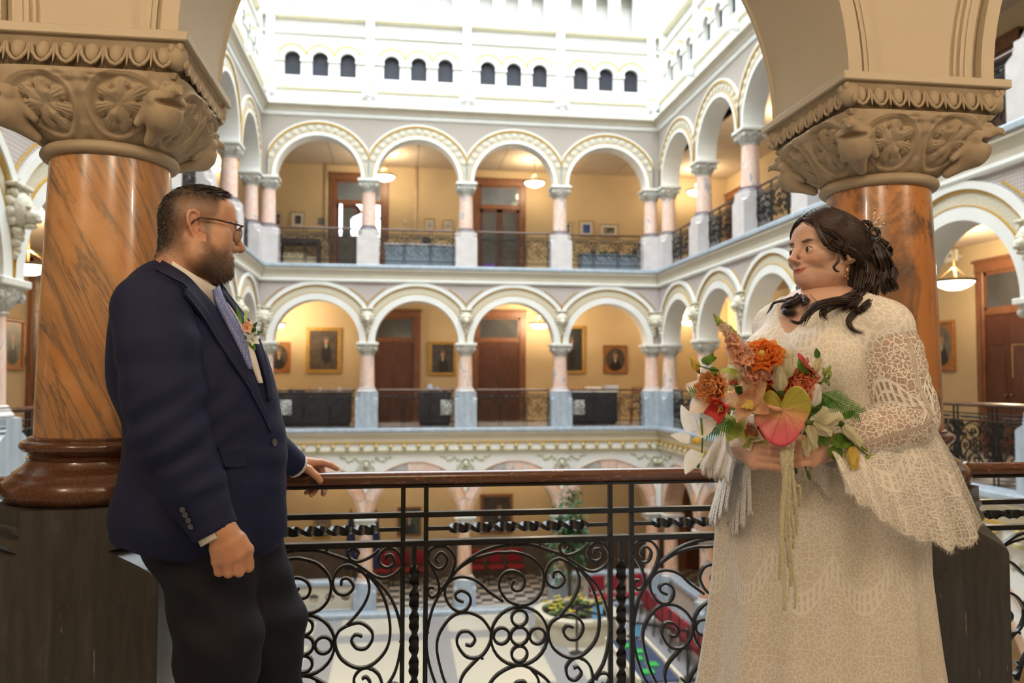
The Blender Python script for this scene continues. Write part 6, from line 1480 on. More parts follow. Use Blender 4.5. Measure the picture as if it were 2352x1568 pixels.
torso.cap(TB(-.02, .07, zof(712)), shn, .04, .05, .05); torso.cap(TB(-.02, -.07, zof(712)), shf, .04, .05, .05)
eln, wrn = TB(-.02, .212, zof(960)), NP(1885, 1030, 1.645)
elf, wrf = TB(.03, -.185, zof(960)), NP(1712, 1028, 1.70)
arms = SDF(); arms.chain([shn, shn*.5+eln*.5, eln], [.066, .062, .052], .02); arms.chain([eln, eln*.5+wrn*.5, wrn], [.052, .046, .031], .015); arms.chain([shf, elf], [.062, .05], .02); arms.chain([elf, wrf], [.05, .03], .015)
va, fa = arms.mesh(.007); vt, ft = torso.mesh(.010)
fing = []
for k, (py, x1) in enumerate(((1024, 1794), (1040, 1802), (1056, 1800), (1071, 1790))):
    a, b, c = NP(1742-3*k, py-4, 1.625), NP(1770, py, 1.594), NP(x1, py+5, 1.592); fing.append(([a, b, c, c+np.array((.016, .022, -.002))], [.0088, .0082, .0078, .0068]))
fing.append(([wrf+np.array((.02, -.03, .02)), NP(1760, 1008, 1.61), NP(1790, 1006, 1.60)], [.014, .011, .009]))
hf_r = hand_sdf([(wrf, f[0][0], .026, .013) for f in fing[:4]], fing); vh1, fh1 = hf_r.mesh(.0021); vh1 = relax(vh1, fh1, 1)
fing = []
for k, py in enumerate((1018, 1033, 1048, 1063)):
    a, b, c = NP(1858+2*k, py, 1.615), NP(1838, py+3, 1.600), NP(1818, py+4, 1.610); fing.append(([a, b, c, c+np.array((-.012, .018, 0))], [.0088, .0080, .0076, .0068]))
fing.append(([wrn+np.array((-.02, -.02, .02)), NP(1850, 1008, 1.60), NP(1826, 1006, 1.60)], [.014, .011, .009]))
hn_l = hand_sdf([(wrn, f[0][0], .026, .013) for f in fing[:4]], fing); vh2, fh2 = hn_l.mesh(.0021); vh2 = relax(vh2, fh2, 1)
def tb(v): return {'blush': np.full(len(v), .25)}
bv, bf, ba = join_meshes([(hv2, hf2, ha2), (relax(vt, ft, 1), ft, {}), (va, fa, {}), (vh1, fh1, tb(vh1)), (vh2, fh2, tb(vh2))])
npmesh('body', bv, bf, SK_F, woman, attrs=ba)
EYE = eye_mat('brown_eye', (.10, .045, .02))
for q in (-1, 1):
    c = RB @ np.array((.0792, q*.032, .0085))+CB; m = MB(); m.ell((0, 0, 0), (.0128, .0128, .0128), 24, 16); o = m.build('eye', EYE, None, True); o.parent = woman; o.location = Vector(c)-woman.location; o.rotation_euler = (0, 0, math.radians(184))
# ---- lace
def lace_mat(name, thread, under, sheer):
    m = Mat(name); P = m.comb(m.attr('lu'), m.attr('lv'), 0.0); nz = m.noise(P, 14, 2, out=1); w_ = m.node('ShaderNodeVectorMath', operation='MULTIPLY_ADD'); m.put(w_.inputs[0], nz); w_.inputs[1].default_value = (.016, .016, 0); m.put(w_.inputs[2], P); P = w_.outputs[0]
    vo = m.node('ShaderNodeTexVoronoi', voronoi_dimensions='2D', Scale=12.5, Randomness=.62); m.put(vo.inputs['Vector'], P)
    d = vo.outputs['Distance']; df = m.node('ShaderNodeVectorMath', operation='SUBTRACT'); m.put(df.inputs[0], P); m.put(df.inputs[1], vo.outputs['Position'])
    x, y, _ = m.sep(df.outputs[0]); a = m.math('ARCTAN2', y, x)
    def band(v, c, w2): return m.math('LESS_THAN', m.math('ABSOLUTE', m.math('SUBTRACT', v, c)), w2)
    def cosn(n, ph=0.0): return m.math('COSINE', m.math('ADD', m.math('MULTIPLY', a, n), ph))
    R1 = m.math('ADD', m.math('MULTIPLY', cosn(9.0), .055), .40); R2 = m.math('ADD', m.math('MULTIPLY', cosn(7.0), .045), .22)
    l1 = band(d, R1, .022); l2 = band(d, R2, .020); l3 = band(d, .30, .012); c0 = m.math('LESS_THAN', d, .05)
    spokes = m.math('MULTIPLY', m.math('GREATER_THAN', cosn(26.0), .15), band(d, .335, .04)); leaf = m.math('MULTIPLY', m.math('GREATER_THAN', cosn(7.0, PI), .55), band(d, .14, .06))
    ed = m.node('ShaderNodeTexVoronoi', voronoi_dimensions='2D', feature='DISTANCE_TO_EDGE', Scale=135.0, Randomness=.35); m.put(ed.inputs['Vector'], P); net = m.math('LESS_THAN', ed.outputs['Distance'], .085)
    ed2 = m.node('ShaderNodeTexVoronoi', voronoi_dimensions='2D', feature='DISTANCE_TO_EDGE', Scale=62.0, Randomness=.9); m.put(ed2.inputs['Vector'], P); vine = m.math('MULTIPLY', m.math('LESS_THAN', ed2.outputs['Distance'], .07), m.math('GREATER_THAN', d, .42))
    lu, lv, _ = m.sep(P); yy = m.math('ADD', m.math('MULTIPLY', lv, 3.4), m.math('MULTIPLY', m.math('ABSOLUTE', m.math('SINE', m.math('MULTIPLY', lu, 19.0))), .30)); fr_ = m.math('FRACT', yy)
    inb = m.math('LESS_THAN', fr_, .16); bars = m.math('GREATER_THAN', m.math('SINE', m.math('MULTIPLY', lu, 420.0)), -.05); bl = m.math('MAXIMUM', band(fr_, .012, .012), band(fr_, .155, .014)); bl = m.math('MAXIMUM', bl, band(fr_, .08, .008)); bandm = m.math('MAXIMUM', m.math('MULTIPLY', inb, bars), bl)
    motif = l1
    for q in (l2, l3, c0, spokes, leaf, vine): motif = m.math('MAXIMUM', motif, q)
    motif = m.math('MULTIPLY', motif, m.math('SUBTRACT', 1.0, inb)); mask = m.math('MAXIMUM', motif, bandm); fine = m.math('MAXIMUM', mask, m.math('MULTIPLY', net, .45))
    col = m.mix(fine, under, thread); nrm = m.bump(fine, .55, .0025)
    if sheer:
        al = m.math('MINIMUM', m.math('ADD', fine, sheer), 1.0); return m.fin(thread, .75, nrm=nrm, alpha=al, spec=.2)
    return m.fin(col, .7, nrm=nrm, spec=.25)
LACE = lace_mat('ivory_lace_over_satin', (.88, .86, .82), (.72, .66, .58), 0); SHEER = lace_mat('sheer_ivory_lace', (.86, .83, .78), (.6, .5, .4), .18); VEIL = lace_mat('flared_lace_cuff', (.87, .84, .80), (.6, .5, .4), .55)
def loc_frame(v): q = v-np.array((TC[0], TC[1], 0)); return q @ (fwd/np.linalg.norm(fwd)), q @ (lft/np.linalg.norm(lft)), q[:, 2]
class Grown:
    def __init__(s, a, g): s.a, s.g, s.items = a, g, a.items
def grown_mesh(sdf, g, h, clip):
    class Q(SDF):
        def value(s, P): return sdf.value(P)-g
        def bounds(s, pad): return sdf.bounds(pad+g)
    return Q().mesh(h, clip)
zV, zN = zof(768), zof(690)
def bod_clip(p):
    q = p-np.array((TC[0], TC[1], 0)); f_ = q @ fwd; l_ = q @ lft; z = p[..., 2]
    w_ = .010+.075*np.clip((z-zV)/.085, 0, 1.5); v = np.where((f_ > -.02) & (z > zV), (w_-np.abs(l_-.0)), -1)*1.0
    neck = np.where((q[..., 0]-0)**2+0*z > -1, .078-np.sqrt((f_+.03)**2+l_**2), -1); neck = np.where(z > zof(720), neck, -1)
    return np.maximum.reduce([v, neck, zof(1150)-z, z-zof(664)])
vb, fb = grown_mesh(torso, .006, .0060, bod_clip); vb = relax(vb, fb, 2)
f_, l_, z_ = loc_frame(vb); up = z_ > zof(770)+.03*np.cos(l_*20)
npmesh('bodice', vb, fb, LACE, woman, attrs={'lu': np.arctan2(l_, f_)*.18, 'lv': z_})
# skirt: lofted with hanging folds, a second lace tier shows the scalloped bands
def skirt():
    rows = [(1020, 1888, 165), (1050, 1888, 196), (1085, 1888, 218), (1130, 1888, 232), (1200, 1888, 236), (1300, 1887, 240), (1400, 1888, 250), (1500, 1888, 262), (1568, 1888, 272), (1700, 1890, 300), (1850, 1892, 335), (2040, 1895, 385)]
    V = []; LU = []; LV = []; n = 160
    ys_ = np.linspace(1020, 2040, 74)
    for py in ys_:
        cx = np.interp(py, [r[0] for r in rows], [r[1] for r in rows]); hw = np.interp(py, [r[0] for r in rows], [r[2] for r in rows]); c = Bp(cx, py); rx = abs(Bp(cx+hw, py)[0]-c[0])*.93; z = max(c[2], .012); t = (py-1020)/1020; ft = min(1, max(0, (py-1060)/120))*(.35+.65*t)
        for j in range(n):
            a = 2*PI*j/n; k = 1+ft*(.055*math.sin(9*a+.6)+.03*math.sin(17*a+1.3+2*t)+.02*math.sin(5*a))+.008*math.sin(13*a)
            V.append((c[0]+rx*k*math.cos(a)*.98, c[1]+rx*k*math.sin(a)*.80+.0, z)); LU.append(a*.30); LV.append(z)
    F = [(i*n+j, i*n+(j+1) % n, (i+1)*n+(j+1) % n, (i+1)*n+j) for i in range(73) for j in range(n)]
    return np.array(V), F, LU, LV
V_, F_, LU, LV = skirt(); npmesh('skirt', V_, F_, LACE, woman, attrs={'lu': LU, 'lv': LV})
# fitted sleeves
def sleeve_tube(pts, rad, name, n=40):
    P = spline([tuple(p) for p in pts], 8); Rr = np.interp(np.linspace(0, 1, len(P)), np.linspace(0, 1, len(rad)), rad); V = []; LU = []; LV = []; L = 0
    for i, p in enumerate(P):
        t = (P[min(i+1, len(P)-1)]-P[max(i-1, 0)]).normalized(); nn = (Vector((0, -1, 0))-t*t.dot(Vector((0, -1, 0)))).normalized(); bb = t.cross(nn)
        if i: L += (P[i]-P[i-1]).length
        for j in range(n):
            a = 2*PI*j/n; k = 1+.02*math.sin(L*160+2*math.sin(a)); V.append(p+(nn*math.cos(a)+bb*math.sin(a))*Rr[i]*k); LU.append(a*.075); LV.append(L)
    F = [(i*n+j, i*n+(j+1) % n, (i+1)*n+(j+1) % n, (i+1)*n+j) for i in range(len(P)-1) for j in range(n)]
    npmesh(name, np.array([tuple(v) for v in V]), F, SHEER, woman, attrs={'lu': LU, 'lv': LV})
dn = lambda a, b, t: a*(1-t)+b*t
sleeve_tube([shn+np.array((-.05, .05, .035)), shn+np.array((-.012, .012, .012)), dn(shn, eln, .25), dn(shn, eln, .6), eln+np.array((.004, 0, .01)), dn(eln, wrn, .25), dn(eln, wrn, .6), dn(eln, wrn, .93)], [.040, .066, .074, .071, .066, .062, .056, .048], 'sleeve')
sleeve_tube([shf+np.array((.04, -.04, .03)), shf+np.array((.008, 0, .01)), dn(shf, elf, .3), elf, dn(elf, wrf, .4), dn(elf, wrf, .93)], [.04, .062, .066, .060, .056, .046], 'sleeve')
# flared cuffs: open curtains of lace that hang from the forearm
def bell(top, hem, width, name, nfold=5, amp=.012, rows=26):
    """top: polyline of points along the forearm, hem: matching polyline of the lower edge (front layer); the back layer mirrors it in depth"""
    n = 60; T_ = spline([tuple(p) for p in top], 12); H_ = spline([tuple(p) for p in hem], 12)
    def smp(L, t): i = t*(len(L)-1); a = int(min(i, len(L)-2)); return L[a].lerp(L[a+1], i-a)
    V = []; LU = []; LV = []
    cols = n; layers = []
    for side in (-1, 1):
        base = len(V)
        for i in range(cols):
            s_ = i/(cols-1); a = smp(T_, s_); b = smp(H_, s_)
            for j in range(rows):
                t = j/(rows-1); p = a.lerp(b, t); bulge = side*(width*math.sin(min(1, t*1.6+.18)*PI/2)*(.45+.75*t)); fold = amp*math.sin(s_*nfold*2*PI+side+t*1.2)*t*1.6
                sc = .012*abs(math.sin(s_*nfold*1.5*PI))*(t > .98)
                V.append((p.x+.3*fold, p.y+bulge+fold, p.z-sc)); LU.append(s_*.36+side*.8); LV.append(-t*.30+.11)
        layers.append(base)
    F = []
    for base in layers:
        for i in range(cols-1):
            for j in range(rows-1): q = base+i*rows+j; F.append((q, q+1, q+rows+1, q+rows))
    for i in range(cols-1): q = layers[0]+i*rows; r_ = layers[1]+i*rows; F.append((q, q+rows, r_+rows, r_))
    for j in range(rows-1): q = layers[0]+j; r_ = layers[1]+j; F.append((q, r_, r_+1, q+1))
    ob, vs_ = npmesh(name, np.array(V), F, VEIL, woman, attrs={'lu': LU, 'lv': LV})
    # eyelash fringe along the hem
    Pts = []
    for base in layers:
        for i in range(cols-1):
            a, b = Vector(V[base+i*rows+rows-1]), Vector(V[base+(i+1)*rows+rows-1])
            for k in range(6): Pts.append(a.lerp(b, k/6))
    P = np.array([tuple(p) for p in Pts]); rr = np.random.RandomState(2); D = np.array((0, 0, -1.0))+rr.normal(0, .25, (len(P), 3)); D /= np.linalg.norm(D, axis=1)[:, None]
    sv, sf = strands(P, D, np.tile(np.array((0, 1., 0)), (len(P), 1)), rr.uniform(.006, .013, len(P)), .0006, .3, 2, rr); o, _ = npmesh('fringe', sv, sf, SHIRT, ob); o['kind'] = 'stuff'
bell([eln+np.array((.06, 0, .0)), eln+np.array((.0, -.0, .052)), dn(eln, wrn, .35)+np.array((0, -.0, .05)), dn(eln, wrn, .7)+np.array((0, 0, .04)), wrn+np.array((0, 0, .03))],
     [NP(2212, 1188, 1.74), NP(2160, 1235, 1.70), NP(2060, 1215, 1.66), NP(1975, 1165, 1.62), NP(1903, 1108, 1.62)], .055, 'flared_cuff')
bell([elf+np.array((-.02, 0, .05)), dn(elf, wrf, .4)+np.array((-.02, 0, .05)), wrf+np.array((0, 0, .03))], [NP(1650, 1195, 1.92), NP(1665, 1200, 1.84), NP(1700, 1150, 1.74)], .05, 'flared_cuff')
bell([NP(1660, 985, 1.86), NP(1690, 990, 1.80)], [NP(1622, 1072, 1.86), NP(1662, 1092, 1.80)], .03, 'flared_cuff', 2, .006, 16)
# ---- hair
hc = SDF(); hc.ell((.002, 0, .050), (.096, .088, .086), .03); hc.ell((-.045, 0, .020), (.062, .082, .085), .03); hc.ell((-.055, 0, -.045), (.050, .078, .070), .04)
hc.ell((.115, 0, -.03), (.082, .083, .112), .010, neg=True); hc.ell((.03, .09, -.055), (.040, .030, .062), .008, neg=True); hc.ell((.03, -.09, -.055), (.05, .040, .062), .008, neg=True)
vh, fh = grown_mesh(hc, -.0028, .0036, None); vh = relax(vh, fh, 1)
npmesh('hair_base', vh @ RB.T+CB, fh, HAIR_F, woman)
rh = np.random.RandomState(11)
def on_cap(dirs, c=np.array((-.01, 0, .03)), extra=.002):
    d = dirs/np.linalg.norm(dirs, axis=1)[:, None]; t = np.full(len(d), .20)
    for _ in range(40): t = t-np.clip(hc.value(c+d*t[:, None]), -.01, .02)*.8
    return c+d*(t+extra)[:, None]
m = MB()
for k in range(1500):
    sd = rh.choice((-1, 1)); t0 = rh.uniform(-.15, 1.0)
    az0 = sd*rh.uniform(.0, .55); el0 = rh.uniform(.50, 1.35)
    az1 = sd*rh.uniform(1.9, 3.1); el1 = rh.uniform(-.75, .35)
    ts = np.linspace(0, 1, 12); az = az0+(az1-az0)*ts**1.15; el = el0+(el1-el0)*ts**.9+.10*np.sin(ts*PI)+.02*np.sin(ts*9+k)
    D = np.stack([np.cos(az)*np.cos(el), np.sin(az)*np.cos(el), np.sin(el)], 1); Q = on_cap(D, extra=rh.uniform(-.001, .0045))
    ok = Q[:, 0] < .098
    if ok.sum() < 6: continue
    Q = Q[ok]; m.tube([tuple(RB @ q+CB) for q in Q], [.0011]*(len(Q)-1)+[.0005], 4, up=(0, 0, 1), caps=False)
o = m.build('hair_strands', HAIR_F, woman, True); o['kind'] = 'stuff'
def lock(pts, r, n=16, wave=.006, wl_=.05, taper=.4, name='hair_lock'):
    P = spline([tuple(p) for p in pts], 7); m = MB(); L = [0]
    for i in range(1, len(P)): L.append(L[-1]+(P[i]-P[i-1]).length)
    for k in range(int(n*3.2)):
        ang = rh.uniform(0, 2*PI); rad = r*1.15*math.sqrt(rh.rand()); ph = rh.uniform(0, .6); Q = []; R_ = []
        for i, p in enumerate(P):
            t = i/(len(P)-1); tt = (P[min(i+1, len(P)-1)]-P[max(i-1, 0)]).normalized(); a = tt.orthogonal().normalized(); b = tt.cross(a); env = (1-taper*t)*(.55+.45*math.sin(min(1, t*4)*PI/2)); w_ = wave*math.sin(L[i]/wl_*2*PI+ph)*min(1, t*3)
            Q.append(p+(a*math.cos(ang+L[i]*9)+b*math.sin(ang+L[i]*9))*rad*env+Vector((w_*.8, w_*.5, w_*.2))); R_.append(.0011*(1-.75*t**3))
        cut_ = max(6, int(len(Q)*(1-.30*rh.rand()**1.5))); m.tube(Q[:cut_], [q*(1 if i < cut_-4 else .35+.15*(cut_-1-i)) for i, q in enumerate(R_[:cut_])], 5, up=(0, 0, 1), caps=False)
    m.build(name, HAIR_F, woman, True)
_surf = SDF(); _surf.items = torso.items+arms.items
def LK(*p):
    out = []
    for a, b, c in p:
        q = NP(a, b, YB+c)
        if b > 672:
            h, ok = raycast(_surf, [a], [b])
            if ok[0] and h[0][1] < q[1]+.03: q = h[0]+(np.array(CAM)-h[0])/np.linalg.norm(np.array(CAM)-h[0])*.018
        out.append(q)
    return out
lock(LK((1868, 500, -.06), (1876, 520, -.075), (1888, 548, -.088), (1905, 568, -.092), (1926, 577, -.095), (1950, 580, -.09)), .006, 10, .001)
lock(LK((1924, 560, -.09), (1928, 585, -.105), (1924, 602, -.108), (1915, 612, -.108), (1920, 621, -.105), (1930, 624, -.1)), .0030, 7, .001)
lock(LK((1915, 556, -.085), (1938, 570, -.105), (1960, 580, -.108), (1978, 600, -.095), (1990, 625, -.08)), .010, 18, .001)
lock(LK((1935, 560, -.09), (1955, 574, -.108), (1972, 590, -.104), (1982, 615, -.09)), .009, 16, .001)
lock(LK((1985, 590, -.06), (1998, 630, -.08), (1990, 668, -.10), (1955, 688, -.13), (1912, 694, -.15), (1872, 705, -.17), (1850, 726, -.18), (1842, 752, -.175)), .0125, 26, .004, .10)
lock(LK((1970, 600, -.07), (1974, 640, -.09), (1966, 672, -.11), (1935, 690, -.13), (1905, 705, -.15), (1890, 722, -.16), (1898, 736, -.16)), .012, 24, .005, .08)
lock(LK((1995, 580, -.04), (2012, 630, -.06), (2008, 680, -.09), (1985, 705, -.12), (1962, 718, -.14), (1951, 738, -.145), (1962, 758, -.145), (1984, 764, -.14)), .010, 20, .004, .08, .6)
lock(LK((2005, 560, -.02), (2030, 590, -.03), (2040, 630, -.03), (2045, 660, -.03), (2050, 671, -.03)), .016, 26, .007, .06)
lock(LK((2000, 545, .0), (2035, 570, .0), (2030, 600, .0), (2050, 630, .0), (2040, 660, .0)), .014, 24, .008, .05)
lock(LK((1990, 560, -.05), (2015, 600, -.06), (2020, 645, -.06), (2014, 671, -.06)), .016, 26, .006, .06)
lock(LK((1975, 580, -.06), (1990, 620, -.075), (1985, 655, -.085), (1968, 690, -.1), (1945, 706, -.12), (1930, 718, -.13)), .013, 22, .005, .07)
lock(LK((2000, 600, .0), (2030, 640, .01), (2040, 665, .02), (2044, 671, .02)), .018, 26, .007, .06)
lock(LK((2010, 590, .04), (2045, 620, .04), (2050, 650, .03), (2058, 671, .03)), .014, 20, .008, .05)
lock(LK((1985, 610, -.06), (2008, 640, -.06), (2016, 668, -.06)), .015, 22, .007, .05)
lock(LK((1965, 560, -.07), (1985, 580, -.07), (1998, 600, -.07), (2000, 650, -.07)), .014, 22, .004, .07)
lock(LK((1870, 640, .10), (1852, 668, .06), (1832, 690, .02), (1808, 700, -.0), (1800, 712, -.01), (1816, 720, -.02), (1834, 712, -.02)), .010, 20, .004, .05)
lock(LK((1865, 640, .11), (1848, 662, .09), (1826, 680, .06), (1800, 690, .05), (1778, 696, .05), (1766, 712, .05), (1757, 726, .05)), .004, 8, .003, .05)
lock(LK((1845, 640, .10), (1838, 665, .07), (1850, 690, .02), (1838, 705, .0)), .010, 16, .004, .05)
lock(LK((1875, 700, -.16), (1858, 716, -.175), (1838, 740, -.18), (1822, 738, -.18), (1812, 733, -.18)), .004, 8, .002, .05)
for k, (a, b, c) in enumerate(((1985, 525, -.05), (2003, 540, -.03), (1975, 540, -.07), (2010, 560, .0), (1992, 560, -.06))):
    q = NP(a, b, YB+c); m = MB()
    for j in range(14):
        r_ = .013+.0012*j % .008; t0 = rh.uniform(0, 6); m.tube([tuple(q+np.array((r_*math.cos(t+t0), -.004+.003*math.sin(3*t), r_*math.sin(t+t0)))) for t in np.linspace(0, 5, 16)], .0019, 5, up=(0, 1, 0), caps=False)
    m.build('hair_coil', HAIR_F, woman, True)
# jewellery
PEARL = simple('pearl', (.82, .78, .72), .2, .05); FINEGOLD = simple('fine_gold', (.70, .42, .16), .25, .1, 20, metal=.9); AMBER = simple('amber_stone', (.75, .22, .02), .15, .2, 30)
hp = empty('hair_pin', tuple(NP(2005, 508, YB-.02)), parent=woman); q0 = NP(2000, 520, YB-.02)
for k in range(9):
    a = -.5+k*.24; L_ = .020+.008*(k % 3); e = q0+np.array((L_*math.cos(a)*.8, -.006*(k % 3), L_*math.sin(a)+.006)); m = MB(); m.tube([tuple(q0), tuple(e)], .0007, 5, up=(0, 1, 0)); m.ell(tuple(e), (.0028, .0028, .0028), 8, 6); m.build('pearl_sprig', PEARL if k % 2 else FINEGOLD, hp, True)
er = NP(1946, 606, YB-.090); m = MB(); m.ell(tuple(er), (.0025, .0025, .0025), 8, 6)
for dx, L_ in ((.0, .036), (-.006, .030)): m.tube([tuple(er), tuple(er+np.array((dx*.4, -.002, -L_*.5))), tuple(er+np.array((dx, -.002, -L_)))], .0008, 5, up=(0, 1, 0)); m.ell(tuple(er+np.array((dx, -.002, -L_))), (.002, .002, .003), 8, 6)
m.build('earring', FINEGOLD, woman, True)
pts_, _ok = raycast(_surf, [1862, 1868, 1878, 1888, 1896, 1906], [676, 684, 693, 697, 695, 690]); vd = np.array(CAM)-pts_; pts_ = pts_+vd/np.linalg.norm(vd, axis=1)[:, None]*.004
m = MB(); m.tube([tuple(p) for p in pts_], .0009, 5, up=(0, 1, 0)); nk_ = m.build('necklace', FINEGOLD, woman, True); pn = pts_[3]+np.array((0, -.004, -.008)); m = MB(); m.ell(tuple(pn), (.0055, .004, .0075), 10, 8); m.build('pendant', AMBER, nk_, True)
# ---------------------------------------------------------------- flowers
def petal(m, base, d, up, L, W, cup=.3, curl=.2, n=6, k=5, tip=.6, ruffle=0.0, ph=0.0):
    """one petal: grows from base along d, facing up; cup bends it across, curl bends it back along its length"""
    d = Vector(d).normalized(); u = Vector(up); u = (u-d*u.dot(d)).normalized(); s = d.cross(u); V = []; base = Vector(base)
    for i in range(n+1):
        t = i/n; w_ = W*(math.sin(PI*min(1, (t*.92+.06))**tip))**.8*.5; a = curl*t*t
        c = base+d*(L*t*math.cos(a*.7))+u*(L*(curl*.5)*t*t)
        for j in range(k):
            x = -1+2*j/(k-1); V.append(c+s*(w_*x)+u*(cup*W*.5*x*x*(1 if i else .3)+ruffle*math.sin(x*6+t*7+ph)*t))
    F = [(i*k+j, i*k+j+1, (i+1)*k+j+1, (i+1)*k+j) for i in range(n) for j in range(k-1)]
    m.add(V, F)
def flower_mat(name, c1, c2, scale=60, rough=.55):
    if name in MATS: return MATS[name]
    m = Mat(name); n = m.noise(m.co(), scale, 3); col = m.ramp(n, [(.32, c1), (.68, c2)]); m.fin(col, rough, spec=.25)
    tr_ = m.node('ShaderNodeBsdfTranslucent'); m.put(tr_.inputs['Color'], col); mx = m.node('ShaderNodeMixShader'); mx.inputs[0].default_value = .42
    m.t.links.new(m.b.outputs[0], mx.inputs[1]); m.t.links.new(tr_.outputs[0], mx.inputs[2]); m.t.links.new(mx.outputs[0], m.n['Material Output'].inputs['Surface']); MATS[name] = m.m; return m.m
ORANGE = flower_mat('orange_petal', (.95, .28, .04), (.97, .48, .14)); SALMON = flower_mat('salmon_petal', (.92, .30, .17), (.95, .50, .32)); PEACH = flower_mat('peach_petal', (.95, .55, .38), (.97, .72, .58)); PALEP = flower_mat('pale_peach_petal', (.94, .76, .62), (.95, .86, .76)); APRICOT = flower_mat('apricot_petal', (.96, .50, .20), (.97, .66, .38))
CREAMP = flower_mat('cream_petal', (.78, .74, .50), (.88, .86, .70)); WHITEP = flower_mat('white_petal', (.84, .84, .82), (.92, .92, .90)); YELLOWP = flower_mat('yellow_petal', (.80, .55, .06), (.88, .74, .25)); REDP = flower_mat('red_orchid_petal', (.62, .04, .06), (.80, .16, .14)); ROSEG = flower_mat('rose_green_petal', (.62, .26, .18), (.74, .58, .34)); GREENP = flower_mat('lime_petal', (.36, .46, .10), (.58, .64, .24)); LEAF = flower_mat('leaf_green', (.07, .16, .02), (.20, .34, .05)); DLEAF = flower_mat('dark_leaf', (.025, .07, .015), (.08, .17, .04)); FERN = flower_mat('palm_green', (.06, .17, .03), (.15, .32, .08)); SPAD = flower_mat('spadix_pink', (.80, .42, .28), (.86, .58, .42)); STEM = flower_mat('stem_green', (.10, .19, .03), (.22, .32, .07)); AMA = flower_mat('cream_amaranth', (.80, .74, .54), (.90, .86, .70), 240)
YQ = 1.60
def Q(px, py, dy=0.0): return Vector(NP(px, py, YQ+dy))
SC = (Q(1800, 930)-Q(1700, 930)).length/100       # metres to one pixel of the photo at the flowers
bq = empty('bouquet', tuple(Q(1800, 1060)), 'bouquet of orange, peach, cream and red flowers with trailing cream amaranth', 'bouquet')
toC = (Vector(CAM)-Q(1790, 930)).normalized()
def fdir(px, py, k=1.0):
    """a bloom faces the viewer's side and outward from the middle of the bunch"""
    return (toC*1.0+Vector(((px-1785)*SC*5*k, 0, -(py-930)*SC*5*k))).normalized()
def frame(n):
    n = Vector(n).normalized(); a = Vector((0, 0, 1))-n*n.z; a.normalize(); return n, a, n.cross(a)
def ranunculus(px, py, r, mat, name='ranunculus', dy=0.0, inner=None, face=None):
    c = Q(px, py, dy); n, a, b = frame(face or fdir(px, py)); R = r*SC; m = MB(); rnd = random.Random(int(px*7+py))
    for ring, (rr, cnt, op) in enumerate(((.22, 5, .15), (.40, 7, .30), (.58, 8, .50), (.76, 9, .75), (.92, 10, 1.0), (1.0, 9, 1.25))):
        for k in range(cnt):
            t = 2*PI*k/cnt+ring*.7+rnd.uniform(-.1, .1); o = a*math.cos(t)+b*math.sin(t); d = (n*(1.2-op*.62)+o*op*.9).normalized()
            petal(m, c-n*R*.35+o*R*rr*.25, d, n*.6-o*.8, R*(.60+.34*rr), R*(.85+.35*rr), .42, -.32 if ring < 5 else .1, 5, 5, .42, R*.045, k+ring)
    o = m.build(name, mat, bq, True)
    if inner: m = MB(); m.ell(tuple(c+n*R*.15), (R*.2, R*.2, R*.2), 8, 6); m.build('centre', inner, o, True)
    return o
def open_flower(px, py, r, mats, cnt, name, dy=0.0, face=None, cup=.25, tilt=.45, W=.75, centre=None, lip=None, curl=.15):
    c = Q(px, py, dy); n, a, b = frame(face or fdir(px, py)); R = r*SC; m = MB(); rnd = random.Random(int(px*3+py))
    for k in range(cnt):
        t = 2*PI*k/cnt+.3+rnd.uniform(-.12, .12); o = a*math.cos(t)+b*math.sin(t); petal(m, c, (o+n*tilt).normalized(), n-o*.4, R*rnd.uniform(.9, 1.05), R*W, cup, curl, 6, 5, .6, R*.04, k)
    f = m.build(name, mats[0], bq, True)
    if centre:
        m = MB()
        for k in range(9): t = 2*PI*k/9; m.tube([tuple(c), tuple(c+n*R*.3+(a*math.cos(t)+b*math.sin(t))*R*.12)], [R*.03, R*.045], 5, up=(0, 1, 0))
        m.build('stamens', centre, f, True)
    if lip:
        m = MB()
        for q in (-.55, 0, .55): petal(m, c+n*R*.05, (n*.9-a*.5+b*q).normalized(), a, R*.5, R*.34, -.5, -.4, 5, 5, .5, R*.05, q)
        m.build('lip', lip, f, True)
    return f
def bud(px, py, L, W, ang, mat, name='freesia_bud', dy=0.0, tip_mat=None):
    """closed cup of overlapping petals pointing along ang (0 = right, 90 = up in the picture)"""
    c = Q(px, py, dy); ca = math.radians(ang); d = Vector((math.cos(ca), -.15, math.sin(ca))).normalized(); n, a, b = d, *frame(d)[1:]; m = MB(); L *= SC; W *= SC
    for k in range(6):
        t = 2*PI*k/6; o = a*math.cos(t)+b*math.sin(t); petal(m, c-d*L*.5+o*W*.10, (d+o*.24).normalized(), -o, L*(.95 if k % 2 else 1.05), W*.85, .55, .22, 7, 5, .7)
    o_ = m.build(name, mat, bq, True); m = MB(); m.tube([tuple(c-d*L*.50), tuple(c-d*L*.62), tuple(c-d*L*.8)], [W*.22, W*.16, W*.07], 6, up=(0, 1, 0)); m.build('calyx', STEM, o_, True); return o_
def leaf(px, py, L, W, ang, mat=LEAF, name='leaf', dy=0.0, cup=.25, curl=.25, tip=.75):
    ca = math.radians(ang); d = Vector((math.cos(ca), -.1, math.sin(ca))); m = MB(); c = Q(px, py, dy); petal(m, c, d, toC+Vector((0, 0, .4)), L*SC, W*SC, cup, -curl, 9, 5, tip); return m.build(name, mat, bq, True)
